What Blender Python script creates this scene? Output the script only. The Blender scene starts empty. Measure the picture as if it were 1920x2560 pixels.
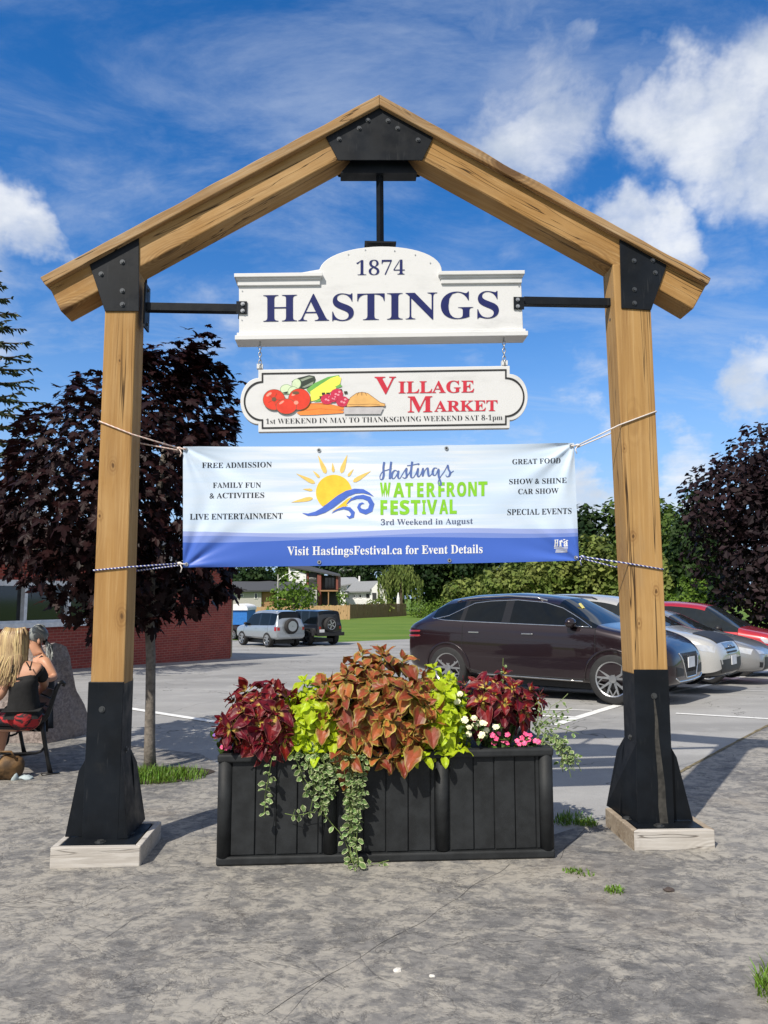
import bpy, bmesh, math, random
from mathutils import Vector, Matrix, noise, geometry
from mathutils.bvhtree import BVHTree
R = math.radians
SC = bpy.context.scene
COL = SC.collection
random.seed(7)

# ------------------------------------------------------------------ camera, sky, sun, exposure
PITCH, FPX, CAMH = R(6.3), 1924.0, 1.6
cd = bpy.data.cameras.new('camera'); cam = bpy.data.objects.new('camera', cd); COL.objects.link(cam)
cam.location = (0, 0, CAMH); cam.rotation_euler = (R(90) + PITCH, 0, 0)
cd.sensor_fit = 'VERTICAL'; cd.sensor_height = 34.6; cd.lens = 34.6 * FPX / 2560
cd.clip_start = 0.05; cd.clip_end = 3000
SC.camera = cam
SUN_AZ, SUN_EL = R(33), R(46)          # light travels towards (+x, +y), down
sd = bpy.data.lights.new('sun', 'SUN'); sun = bpy.data.objects.new('sun', sd); COL.objects.link(sun)
sd.energy = 5.0; sd.angle = R(0.53); sd.color = (1.0, 0.93, 0.82)
LD = Vector((math.sin(SUN_AZ) * math.cos(SUN_EL), math.cos(SUN_AZ) * math.cos(SUN_EL), -math.sin(SUN_EL)))
sun.rotation_euler = LD.to_track_quat('-Z', 'Y').to_euler(); sun.location = (-8, -12, 15)
vs = SC.view_settings; vs.view_transform = 'Standard'; vs.look = 'None'; vs.exposure = 0.06; vs.gamma = 1; vs.use_curve_mapping = False


def ray(px, py):
    x = (px - 960) / FPX; y = (1280 - py) / FPX
    return Vector((x, math.cos(PITCH) - y * math.sin(PITCH), math.sin(PITCH) + y * math.cos(PITCH)))


def atY(px, py, Y):
    d = ray(px, py); t = Y / d.y
    return Vector((d.x * t, Y, CAMH + d.z * t))


class NT:
    """small helper to write node trees"""
    def __init__(s, tree): s.t = tree; s.n = tree.nodes; s.l = tree.links
    def __call__(s, typ, ins=None, **kw):
        nd = s.n.new('ShaderNode' + typ)
        for k, v in kw.items(): setattr(nd, k, v)
        for k, v in (ins or {}).items():
            if isinstance(v, bpy.types.NodeSocket): s.l.new(v, nd.inputs[k])
            else: nd.inputs[k].default_value = v
        return nd
    def math(s, op, a, b=0.0, c=0.0, clamp=False):
        return s('Math', {0: a, 1: b, 2: c}, operation=op, use_clamp=clamp).outputs[0]
    def vmath(s, op, a, b=(0, 0, 0)):
        return s('VectorMath', {0: a, 1: b}, operation=op)
    def mrange(s, v, a, b, c=0.0, d=1.0, smooth=True):
        return s('MapRange', {0: v, 1: a, 2: b, 3: c, 4: d}, interpolation_type='SMOOTHSTEP' if smooth else 'LINEAR').outputs[0]
    def mix(s, f, a, b, blend='MIX'):
        nd = s('Mix', data_type='RGBA', blend_type=blend)
        for k, v in ((0, f), (6, a), (7, b)):
            if isinstance(v, bpy.types.NodeSocket): s.l.new(v, nd.inputs[k])
            else: nd.inputs[k].default_value = v if k == 0 or len(v) == 4 else (*v, 1)
        return nd.outputs[2]
    def noise(s, vec, scale, detail=4.0, rough=0.55, dist=0.0, out=0):
        return s('TexNoise', {'Vector': vec, 'Scale': scale, 'Detail': detail, 'Roughness': rough, 'Distortion': dist}).outputs[out]
    def map(s, vec, sc=(1, 1, 1), rot=(0, 0, 0), loc=(0, 0, 0)):
        return s('Mapping', {0: vec, 1: loc, 2: rot, 3: sc}).outputs[0]


world = bpy.data.worlds.new('World'); SC.world = world; world.use_nodes = True
wt = NT(world.node_tree); wt.n.clear()
sky = wt('TexSky', sky_type='NISHITA', sun_disc=False, sun_elevation=SUN_EL, sun_rotation=R(180) + SUN_AZ,
         altitude=200, air_density=1.0, dust_density=0.3, ozone_density=2.6)
hs = wt('HueSaturation', {'Hue': 0.507, 'Saturation': 1.38, 'Value': 1.62, 'Color': sky.outputs[0]})
dirv = wt('TexCoord').outputs['Generated']
dn = wt.vmath('NORMALIZE', dirv).outputs[0]
warp = wt.noise(dn, 5.0, 6, 0.6, out=1)
dw = wt.vmath('ADD', dn, wt.vmath('SCALE', wt.vmath('SUBTRACT', warp, (0.5, 0.5, 0.5)).outputs[0]).outputs[0])
for nd in wt.n:
    if nd.bl_idname == 'ShaderNodeVectorMath' and nd.operation == 'SCALE': nd.inputs['Scale'].default_value = 0.22
dw = dw.outputs[0]
sx = wt('SeparateXYZ', {0: dn})
den = wt.math('ADD', wt.math('MAXIMUM', sx.outputs[2], 0.0), 0.22)
plane = wt('CombineXYZ', {0: wt.math('DIVIDE', sx.outputs[0], den), 1: wt.math('DIVIDE', sx.outputs[1], den), 2: 0.0}).outputs[0]
wisp = wt.noise(wt.map(plane, (1.0, 2.0, 1), (0, 0, R(-24))), 1.7, 9, 0.66, 0.5)
fine = wt.noise(plane, 5.0, 8, 0.62, 0.25)
# cumulus banks: (direction given by where they stand, radius, weight)
blobs = [(1310, 230, .10, .60), (1400, 380, .12, .74), (1450, 300, .08, .6), (1240, 320, .09, .42), (1420, 170, .05, .5), (1560, 210, .06, .55), (1680, 250, .09, .8), (1800, 300, .125, .95), (1870, 430, .085, .75), (1920, 190, .08, .7), (1580, 560, .06, .8), (1650, 590, .075, .9), (1700, 640, .05, .7), (1800, 660, .09, .40), (1480, 1090, .05, .5), (1330, 1150, .05, .6), (1700, 1210, .05, .55),
         (20, 580, .085, 1.0), (90, 630, .06, .85), (-60, 560, .1, 1.0), (1430, 1250, .085, 1.0), (1465, 1215, .06, 1.0), (1520, 1275, .08, 1.0), (1400, 1300, .08, .9),
         (1730, 1150, .08, .75), (1900, 930, .07, .9), (480, 840, .13, .42), (700, 900, .08, .42), (860, 1090, .08, .5), (1300, 1100, .12, .38), (1150, 850, .1, .3), (1380, 700, .12, .3),
         (300, 450, .14, .3), (600, 620, .14, .3), (150, 900, .15, .3), (2150, 300, .2, .9), (-400, 700, .25, .8), (1250, 20, .1, .36), (1180, 90, .06, .4), (1450, 1020, .08, .42)]
cum = None
for bx, by, br, bw in blobs:
    c = ray(bx, by).normalized()
    dd = wt('VectorMath', {0: dw, 1: c}, operation='DISTANCE').outputs['Value']
    m = wt.mrange(dd, br, br * 0.25, 0.0, bw)
    cum = m if cum is None else wt.math('MAXIMUM', cum, m)
dens = wt.math('ADD', wt.math('MULTIPLY', cum, 0.95), wt.math('MULTIPLY', wt.math('SUBTRACT', fine, 0.5), 1.25))
cmask = wt.mrange(dens, 0.10, 1.05, 0.0, 0.92)
wmask = wt.mrange(wisp, 0.38, 0.80, 0.0, 0.48)
hz = wt.mrange(sx.outputs[2], 0.0, 0.5, 0.30, 0.0)
mask = wt.math('MAXIMUM', cmask, wmask, clamp=True)
mask = wt.math('MAXIMUM', mask, wt.math('MULTIPLY', hz, wt.math('ADD', wisp, 0.25)), clamp=True)
shade = wt.noise(dn, 9.0, 5, 0.6)
cloud = wt.mix(wt.mrange(shade, 0.35, 0.7), (6.2, 6.8, 7.7), (9.2, 9.4, 9.7))
cloud = wt.mix(wt.mrange(dens, 0.25, 0.7), (5.9, 6.8, 8.2), cloud)
skyb = wt.mix(wt.mrange(sx.outputs[2], -.02, .34, .85, 0.0), hs.outputs[0], (2.6, 4.7, 8.4))
skyc = wt.mix(mask, skyb, cloud)
# unseen cloud bank added behind and above the viewer to whiten the fill light
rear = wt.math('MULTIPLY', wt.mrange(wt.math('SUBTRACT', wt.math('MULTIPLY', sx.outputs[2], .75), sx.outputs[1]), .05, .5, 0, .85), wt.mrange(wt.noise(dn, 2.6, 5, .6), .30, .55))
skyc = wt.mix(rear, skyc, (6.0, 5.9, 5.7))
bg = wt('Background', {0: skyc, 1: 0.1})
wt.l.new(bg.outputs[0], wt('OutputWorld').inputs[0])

# ------------------------------------------------------------------ materials
MATS = {}


def newmat(name):
    m = bpy.data.materials.new(name); m.use_nodes = True; MATS[name] = m
    t = NT(m.node_tree); b = m.node_tree.nodes['Principled BSDF']
    return m, t, b


def objv(t): return t('TexCoord').outputs['Object']


def plain(name, col, rough=0.5, metal=0.0, var=0.12, vscale=8.0, bump=0.0, bscale=60.0, coat=0.0, spec=0.5):
    m, t, b = newmat(name)
    v = objv(t)
    n = t.noise(v, vscale, 5, 0.6)
    lo = tuple(c * (1 - var) for c in col); hi = tuple(min(1, c * (1 + var)) for c in col)
    t.l.new(t.mix(t.mrange(n, 0.3, 0.7), lo, hi), b.inputs['Base Color'])
    b.inputs['Roughness'].default_value = rough; b.inputs['Metallic'].default_value = metal
    b.inputs['Specular IOR Level'].default_value = spec
    b.inputs['Coat Weight'].default_value = coat; b.inputs['Coat Roughness'].default_value = 0.04
    if bump:
        bp = t('Bump', {'Strength': bump, 'Distance': 0.01, 'Height': t.noise(v, bscale, 4, 0.6)})
        t.l.new(bp.outputs[0], b.inputs['Normal'])
    return m


def wood(name, rot=0.0, base=(.39, .222, .076), dark=(.20, .10, .034), pale=(.50, .325, .145), grey=0.0, seed=0.0, crack=1.0, knots=()):
    m, t, b = newmat(name)
    v = t.map(objv(t), rot=(0, rot, 0), loc=(seed, seed * .7, seed * 1.3))
    g = t.map(v, (9, 9, 0.55)); g2 = t.map(v, (46, 46, 1.3)); g3 = t.map(v, (13, 13, .22))
    c = t.mix(t.mrange(t.noise(g, 1.0, 6, .6, .8), .3, .72), dark, base)
    c = t.mix(.55, c, base)
    c = t.mix(t.mrange(t.noise(g2, 1.0, 6, .7, .5), .45, .70, 0, .6), c, pale)
    c = t.mix(t.mrange(t.noise(v, 2.2, 3, .5), .45, .75, 0, .35), c, pale)
    c = t.mix(t.mrange(t.noise(t.map(v, (34, 34, 1.6)), 1.0, 7, .72, .4), .52, .72, 0, .5), c, dark)
    c = t.mix(t.mrange(t.noise(t.map(v, (3, 3, .9)), 1.0, 5, .6), .5, .75, 0, .4), c, (.22, .16, .10))
    # long drying cracks follow contour lines of stretched noise
    k = t.math('ABSOLUTE', t.math('SUBTRACT', t.noise(g3, 1.0, 3, .5, .2), .5))
    gate_ = t.mrange(t.noise(t.map(v, (4, 4, .5)), 1.0, 3, .5), .43, .55)
    ck = t.math('MULTIPLY', t.mrange(k, .0, .011, crack, 0), gate_)
    # knots
    vo = t('TexVoronoi', {'Vector': t.map(v, (3.1, 3.1, 1.25)), 'Scale': 1.0}, feature='F1').outputs['Distance']
    kn = t.mrange(vo, .10, .19, .85, 0)
    rings = t.math('SINE', t.math('MULTIPLY', vo, 130.0))
    c = t.mix(t.math('MULTIPLY', t.mrange(vo, .16, .42, .55, 0), t.mrange(rings, -1, 1)), c, dark)
    c = t.mix(kn, c, (.10, .05, .02))
    for px, py, Y, r in knots:
        k0 = atY(px, py, Y) - Vector((0, 5.06, .01)); wv = t.vmath('ADD', objv(t), t.vmath('MULTIPLY', t.noise(objv(t), 14, 3, .6, out=1), (.03, .03, .05)).outputs[0]).outputs[0]
        kd = t('VectorMath', {0: t.vmath('MULTIPLY', t.vmath('SUBTRACT', wv, k0 + Vector((.015, .015, .025))).outputs[0], (1, .6, .55)).outputs[0]}, operation='LENGTH').outputs['Value']
        c = t.mix(t.math('MULTIPLY', t.mrange(kd, r, r * 3.2, .6, 0), t.mrange(t.math('SINE', t.math('MULTIPLY', kd, 420.0)), -1, 1, .25, 1)), c, dark)
        c = t.mix(t.mrange(kd, r * .35, r * .9, .85, 0), c, (.09, .045, .018))
    c = t.mix(ck, c, (.035, .018, .008))
    if grey: c = t.mix(grey, c, (.33, .31, .28))
    t.l.new(c, b.inputs['Base Color']); b.inputs['Roughness'].default_value = .75; b.inputs['Specular IOR Level'].default_value = .25
    h = t.math('SUBTRACT', t.math('MULTIPLY', t.noise(g2, 1.0, 4, .6), .5), t.math('MULTIPLY', ck, 2.0))
    t.l.new(t('Bump', {'Strength': .5, 'Distance': .006, 'Height': h}).outputs[0], b.inputs['Normal'])
    return m


wood('wood_post', 0, seed=1.3, knots=((304, 1542, 4.975, .020), (282, 1165, 4.975, .014), (250, 1290, 4.972, .010), (300, 900, 4.975, .008))); wood('wood_post_right', 0, seed=6.1, knots=((1582, 1342, 5.14, .013), (1640, 1478, 5.14, .013), (1598, 1560, 5.14, .010), (1560, 1120, 5.14, .009)), base=(.41, .242, .088))
wood('wood_beam_left', R(-61.5), seed=2.2, base=(.37, .205, .07), dark=(.18, .092, .032), pale=(.50, .34, .17)); wood('wood_beam_right', R(61.5), seed=4.4, base=(.38, .21, .068), dark=(.18, .092, .032), pale=(.48, .31, .14))
wood('wood_cap_left', R(-61.5), seed=9.2, base=(.36, .21, .085), dark=(.14, .085, .045), pale=(.48, .37, .24)); wood('wood_cap_right', R(61.5), seed=3.7, base=(.36, .21, .085), dark=(.14, .085, .045), pale=(.48, .37, .24))
wood('wood_pale', R(90), seed=5.5, base=(.50, .475, .44), dark=(.26, .23, .20), pale=(.64, .62, .59), crack=.7)
wood('wood_weathered', R(90), seed=7.5, base=(.34, .28, .21), dark=(.15, .11, .08), pale=(.5, .44, .36))
wood('fence_new', 0, seed=2.5, base=(.55, .36, .20), dark=(.42, .26, .13)); wood('fence_old', 0, seed=8.5, base=(.27, .18, .11), dark=(.15, .10, .06), pale=(.33, .24, .16))


def steel(name, streak=False):
    m, t, b = newmat(name)
    v = objv(t)
    c = t.mix(t.mrange(t.noise(v, 3.0, 5, .6), .35, .7), (.0045, .006, .0085), (.008, .011, .016))  # bluish tint in the colour stands in for reflected sky
    sc = t.mrange(t.noise(t.map(v, (60, 60, 4)), 1.0, 3, .6), .62, .74, 0, .3)
    c = t.mix(t.mrange(t.noise(v, 7, 7, .7), .58, .78, 0, .2), c, (.05, .047, .042))
    c = t.mix(sc, c, (.06, .062, .065))
    t.l.new(c, b.inputs['Base Color'])
    t.l.new(t.mrange(t.noise(v, 9, 4, .6), .3, .7, .36, .55), b.inputs['Roughness']); b.inputs['Specular IOR Level'].default_value = .2
    t.l.new(t('Bump', {'Strength': .08, 'Distance': .004, 'Height': t.noise(v, 90, 3, .6)}).outputs[0], b.inputs['Normal'])
    return m


steel('black_steel')
plain('bolt_steel', (.10, .105, .11), .35, .7)
plain('rust_streak', (.034, .032, .028), .7, var=.5, vscale=22)
plain('soil', (.035, .024, .016), .95, bump=.6, bscale=40)
plain('zinc', (.45, .46, .47), .35, .8)


def sign_white(name):
    m, t, b = newmat(name)
    v = objv(t)
    st = t.mrange(t.noise(t.map(v, (2.2, 2.2, 7)), 1.0, 6, .65), .50, .76, 0, .55)
    c = t.mix(st, (.66, .665, .67), (.47, .475, .48))
    c = t.mix(t.mrange(t.noise(v, 38, 3, .6), .68, .75, 0, .25), c, (.5, .49, .47))
    t.l.new(c, b.inputs['Base Color']); b.inputs['Roughness'].default_value = .5
    t.l.new(t('Bump', {'Strength': .12, 'Distance': .004, 'Height': t.noise(v, 30, 4, .6)}).outputs[0], b.inputs['Normal'])


sign_white('sign_white')
for nme, c in dict(navy=(.014, .02, .11), ink=(.02, .022, .028), sign_red=(.55, .035, .06), dark_outline=(.03, .03, .032), tomato=(.70, .06, .035), tomato_light=(.82, .33, .25),
                   stem_brown=(.16, .10, .06), zucchini=(.045, .06, .05), zucchini_light=(.28, .33, .26), slice_green=(.62, .74, .50), slice_rim=(.25, .36, .22), corn=(.85, .80, .12), husk=(.16, .42, .10), raspberry=(.55, .04, .09),
                   raspberry_light=(.78, .30, .36), carrot=(.85, .26, .06), carrot_dark=(.62, .16, .04), crust=(.72, .42, .15), crust_line=(.22, .11, .05), tin=(.48, .47, .49), leaf_dark=(.05, .045, .035),
                   sun_yellow=(.90, .55, .055), ray_yellow=(.80, .56, .16), wave_blue=(.075, .15, .55), fest_green=(.23, .56, .035), script_blue=(.10, .16, .40), slate_text=(.09, .11, .20), print_white=(.72, .74, .76)).items():
    plain('paint_' + nme, c, .6, var=.08, vscale=20, spec=.2)


def banner_mat():
    m, t, b = newmat('banner_print')
    uv = t('UVMap').outputs[0]
    s = t('SeparateXYZ', {0: uv}); u, v = s.outputs[0], s.outputs[1]
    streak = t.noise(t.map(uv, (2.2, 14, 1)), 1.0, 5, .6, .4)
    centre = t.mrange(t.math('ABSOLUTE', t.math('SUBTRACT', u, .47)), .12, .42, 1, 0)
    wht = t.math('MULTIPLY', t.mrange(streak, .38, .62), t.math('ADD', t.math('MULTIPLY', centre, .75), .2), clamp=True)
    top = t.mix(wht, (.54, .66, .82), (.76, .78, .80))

    def wave(base, amp, fr, ph): return t.math('ADD', base, t.math('MULTIPLY', t.math('SINE', t.math('ADD', t.math('MULTIPLY', u, fr), ph)), amp))
    d1 = t.math('LESS_THAN', v, wave(.283, .013, 9.0, 2.0)); d2 = t.math('LESS_THAN', v, wave(.245, .012, 10.5, 1.0)); d3 = t.math('LESS_THAN', v, wave(.215, .014, 7.5, 4.1))
    c = t.mix(d1, top, (.30, .37, .68)); c = t.mix(d2, c, (.17, .25, .60)); c = t.mix(d3, c, (.05, .125, .50))
    t.l.new(c, b.inputs['Base Color']); b.inputs['Roughness'].default_value = .42; b.inputs['Specular IOR Level'].default_value = .4
    # thin vinyl lets a little light through
    wv = t.noise(t.map(uv, (900, 300, 1)), 1.0, 1, .5)
    t.l.new(t('Bump', {'Strength': .04, 'Distance': .002, 'Height': wv}).outputs[0], b.inputs['Normal'])


banner_mat()


def patio_mat():
    m, t, b = newmat('stamped_concrete')
    v = objv(t)
    big = t.noise(v, .6, 5, .6, .4)
    med = t.noise(t.map(v, (1, 1.2, 1), (0, 0, .5)), 6.5, 12, .74, .4)
    fn = t.noise(t.map(v, (1, 1.25, 1), (0, 0, .7)), 17, 7, .62, .6)
    veins = t.math('ABSOLUTE', t.math('SUBTRACT', t.noise(t.map(v, (1, 1.6, 1), (0, 0, .45)), 2.1, 7, .66, 1.2), .5))
    veins2 = t.math('ABSOLUTE', t.math('SUBTRACT', t.noise(t.map(v, (1, 1.5, 1), (0, 0, -.3)), 1.0, 6, .6, .8), .5))
    nb = t.noise(t.map(v, (1, 1.35, 1), (0, 0, .62), (5, 2, 0)), 8.5, 12, .76, .25)
    lowf = t.math('MULTIPLY', t.math('SUBTRACT', big, .5), .45)
    tan_ = t.mrange(t.math('ADD', med, lowf), .44, .56)            # pale release-powder flakes with crisp edges
    drk = t.mrange(t.math('SUBTRACT', nb, lowf), .52, .61)            # slate coloured recesses
    col = t.mix(t.mrange(fn, .3, .7), (.142, .140, .139), (.215, .208, .199))
    col = t.mix(t.math('MULTIPLY', tan_, t.mrange(fn, .34, .56, .4, .9)), col, (.335, .315, .28))
    col = t.mix(t.math('MULTIPLY', drk, .62), col, (.085, .086, .092))
    col = t.mix(t.mrange(veins, 0, .010, .55, 0), col, (.07, .066, .064))
    col = t.mix(t.mrange(veins2, 0, .005, .6, 0), col, (.05, .048, .047))
    warm = t.mrange(t.noise(t.map(v, loc=(3, 1, 0)), .8, 4, .6), .54, .74, 0, .28)
    col = t.mix(warm, col, (.26, .21, .155))
    col = t.mix(t.mrange(t.noise(v, 160, 2, .5), .62, .72, 0, .4), col, (.42, .40, .37))
    t.l.new(col, b.inputs['Base Color']); b.inputs['Roughness'].default_value = .82; b.inputs['Specular IOR Level'].default_value = .3
    h = t.math('SUBTRACT', t.math('ADD', t.math('ADD', t.math('MULTIPLY', tan_, .25), t.math('MULTIPLY', drk, -.25)), t.math('MULTIPLY', fn, .6)), t.mrange(veins, 0, .03, .5, 0))
    h = t.math('SUBTRACT', h, t.mrange(veins2, 0, .015, .5, 0))
    t.l.new(t('Bump', {'Strength': .45, 'Distance': .010, 'Height': h}).outputs[0], b.inputs['Normal'])


patio_mat()


def asphalt_mat():
    m, t, b = newmat('asphalt')
    v = objv(t)
    big = t.noise(t.map(v, (1, 2.2, 1), (0, 0, .35)), .22, 6, .62, .5)
    sp = t.noise(v, 110, 3, .7)
    c = t.mix(t.mrange(big, .3, .7), (.25, .248, .243), (.36, .356, .348))
    c = t.mix(t.mrange(t.noise(v, 1.6, 7, .65), .5, .72, 0, .45), c, (.46, .455, .44))
    c = t.mix(t.mrange(sp, .45, .7, 0, .4), c, (.16, .16, .16))
    c = t.mix(t.mrange(t.noise(t.map(v, (1, 1.6, 1)), .9, 6, .6), .6, .72, 0, .4), c, (.17, .168, .165))
    ck = t.math('ABSOLUTE', t.math('SUBTRACT', t.noise(v, .35, 5, .55, .6), .5))
    c = t.mix(t.mrange(ck, 0, .0035, .75, 0), c, (.06, .06, .055))
    t.l.new(c, b.inputs['Base Color']); b.inputs['Roughness'].default_value = .9; b.inputs['Specular IOR Level'].default_value = .25
    t.l.new(t('Bump', {'Strength': .4, 'Distance': .008, 'Height': sp}).outputs[0], b.inputs['Normal'])


asphalt_mat()


def lawn_mat():
    m, t, b = newmat('lawn')
    v = objv(t)
    c = t.mix(t.mrange(t.noise(t.map(v, (.6, 2.4, 1)), .22, 7, .65), .35, .65), (.085, .16, .022), (.15, .22, .04))
    c = t.mix(t.mrange(t.noise(t.map(v, (1, 3, 1)), 1.8, 5, .7), .45, .75, 0, .5), c, (.055, .11, .015))
    c = t.mix(t.mrange(t.noise(t.map(v, (.5, 2, 1)), .09, 4, .6), .55, .7, 0, .4), c, (.24, .23, .08))
    t.l.new(c, b.inputs['Base Color']); b.inputs['Roughness'].default_value = .9; b.inputs['Specular IOR Level'].default_value = .15
    t.l.new(t('Bump', {'Strength': .6, 'Distance': .05, 'Height': t.noise(v, 14, 4, .7)}).outputs[0], b.inputs['Normal'])


lawn_mat()
plain('line_paint', (.74, .74, .72), .7, var=.12, vscale=14, bump=.2)


def brick_mat():
    m, t, b = newmat('brick')
    s = t('SeparateXYZ', {0: objv(t)})
    v = t('CombineXYZ', {0: s.outputs[0], 1: s.outputs[2], 2: 0.0}).outputs[0]
    br = t('TexBrick', {'Vector': v, 'Color1': (.34, .055, .036, 1), 'Color2': (.25, .042, .030, 1), 'Mortar': (.36, .18, .14, 1), 'Scale': 1.0, 'Mortar Size': .006, 'Bias': .0, 'Brick Width': .225, 'Row Height': .075})
    c = t.mix(t.mrange(t.noise(v, 1.5, 4, .6), .4, .7, 0, .35), br.outputs[0], (.10, .022, .02))
    t.l.new(c, b.inputs['Base Color']); b.inputs['Roughness'].default_value = .8
    t.l.new(t('Bump', {'Strength': .4, 'Distance': .006, 'Height': t.math('SUBTRACT', 1.0, br.outputs[1])}).outputs[0], b.inputs['Normal'])


brick_mat()


def leaf_attr_mat(name, core, mid, edge, flare=None, rough=.45, trans=.3, edge_w=.12, vary=.25, serr=0.0):
    """leaf colours by position on the leaf: attribute 'leaf' = (across 0..1, along 0..1, random)"""
    m, t, b = newmat(name)
    a = t('Attribute', attribute_name='leaf').outputs['Vector']
    s = t('SeparateXYZ', {0: a}); ac, al, rn = s.outputs[0], s.outputs[1], s.outputs[2]
    wob = t.math('MULTIPLY', t.math('SUBTRACT', t.noise(objv(t), 120, 2, .5), .5), .12)
    c = t.mix(t.mrange(t.math('ADD', ac, wob), .15, .75), core, mid)
    vein = t.math('ABSOLUTE', t.math('SINE', t.math('MULTIPLY', t.math('SUBTRACT', al, t.math('MULTIPLY', ac, .22)), 22.0)))
    c = t.mix(t.mrange(vein, 0, .22, .35, 0), c, tuple(x * .5 for x in mid))
    if flare: c = t.mix(t.mrange(t.math('ADD', t.math('ADD', al, t.math('MULTIPLY', ac, .35)), wob), .22, .42, .9, 0), c, flare)
    c = t.mix(t.mrange(t.math('ADD', ac, t.math('MULTIPLY', wob, .5)), 1 - edge_w, 1 - edge_w * .4), c, edge)
    hv = t('HueSaturation', {'Hue': t.mrange(rn, 0, 1, .5 - vary * .04, .5 + vary * .04, False), 'Saturation': 1.0, 'Value': t.mrange(rn, 0, 1, 1 - vary, 1 + vary, False), 'Color': c})
    t.l.new(hv.outputs[0], b.inputs['Base Color']); b.inputs['Roughness'].default_value = rough; b.inputs['Specular IOR Level'].default_value = .15 if name == 'maple_dark' else .35
    if trans:
        tr = t('BsdfTranslucent', {0: hv.outputs[0]})
        mx = t('MixShader', {0: trans, 1: b.outputs[0], 2: tr.outputs[0]})
        t.l.new(mx.outputs[0], t.n['Material Output'].inputs[0])
    return m


leaf_attr_mat('coleus_red', (.19, .007, .015), (.10, .004, .013), (.30, .10, .075), flare=(.50, .38, .07), trans=.22, edge_w=.10)
leaf_attr_mat('coleus_orange', (.36, .085, .032), (.26, .095, .030), (.34, .26, .05), flare=(.20, .15, .035), trans=.2, edge_w=.26, vary=.4)
leaf_attr_mat('lime_leaf', (.48, .60, .02), (.42, .56, .015), (.50, .60, .03), trans=.35, vary=.2)
leaf_attr_mat('vine_leaf', (.14, .24, .07), (.17, .27, .09), (.58, .62, .36), trans=.25, edge_w=.34, vary=.25)
leaf_attr_mat('maple_dark', (.019, .006, .007), (.015, .005, .006), (.019, .006, .007), trans=.12, rough=.5, vary=.5)
leaf_attr_mat('green_leaf', (.06, .12, .02), (.05, .10, .018), (.06, .12, .02), trans=.25, vary=.5)
leaf_attr_mat('grass_blade', (.14, .24, .03), (.12, .21, .025), (.14, .24, .03), trans=.3, vary=.5)
leaf_attr_mat('spruce_needles', (.055, .075, .03), (.05, .07, .028), (.07, .09, .04), trans=.1, vary=.5)
plain('petal_pink', (.80, .09, .24), .5, var=.25, vscale=30); plain('petal_white', (.80, .78, .52), .5, var=.12, vscale=30); plain('petal_purple', (.25, .13, .5), .5)
plain('stem_green', (.14, .20, .05), .6); plain('bark_grey', (.16, .14, .12), .9, var=.35, vscale=18, bump=.7, bscale=45); plain('bark_brown', (.10, .075, .055), .9, var=.3, bump=.5)


def tree_mat(name, a, b_, sc=.35):
    m, t, b = newmat(name)
    v = objv(t)
    at = t('SeparateXYZ', {0: t('Attribute', attribute_name='leaf').outputs['Vector']})
    c = t.mix(t.mrange(t.noise(v, sc, 4, .6), .35, .65), a, b_)
    hv = t('HueSaturation', {'Hue': .5, 'Saturation': 1.0, 'Value': t.mrange(at.outputs[2], 0, 1, .6, 1.4, False), 'Color': c})
    t.l.new(hv.outputs[0], b.inputs['Base Color']); b.inputs['Roughness'].default_value = .6; b.inputs['Specular IOR Level'].default_value = .2
    tr = t('BsdfTranslucent', {0: hv.outputs[0]})
    t.l.new(t('MixShader', {0: .25, 1: b.outputs[0], 2: tr.outputs[0]}).outputs[0], t.n['Material Output'].inputs[0])


tree_mat('tree_green', (.03, .065, .014), (.085, .135, .025)); tree_mat('tree_olive', (.095, .145, .028), (.18, .205, .05)); tree_mat('tree_deep', (.012, .032, .010), (.032, .06, .015))
tree_mat('tree_maroon', (.015, .0095, .012), (.026, .013, .016)); tree_mat('tree_willow', (.10, .15, .035), (.17, .21, .06)); tree_mat('tree_bright', (.09, .16, .02), (.14, .22, .03))


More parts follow.
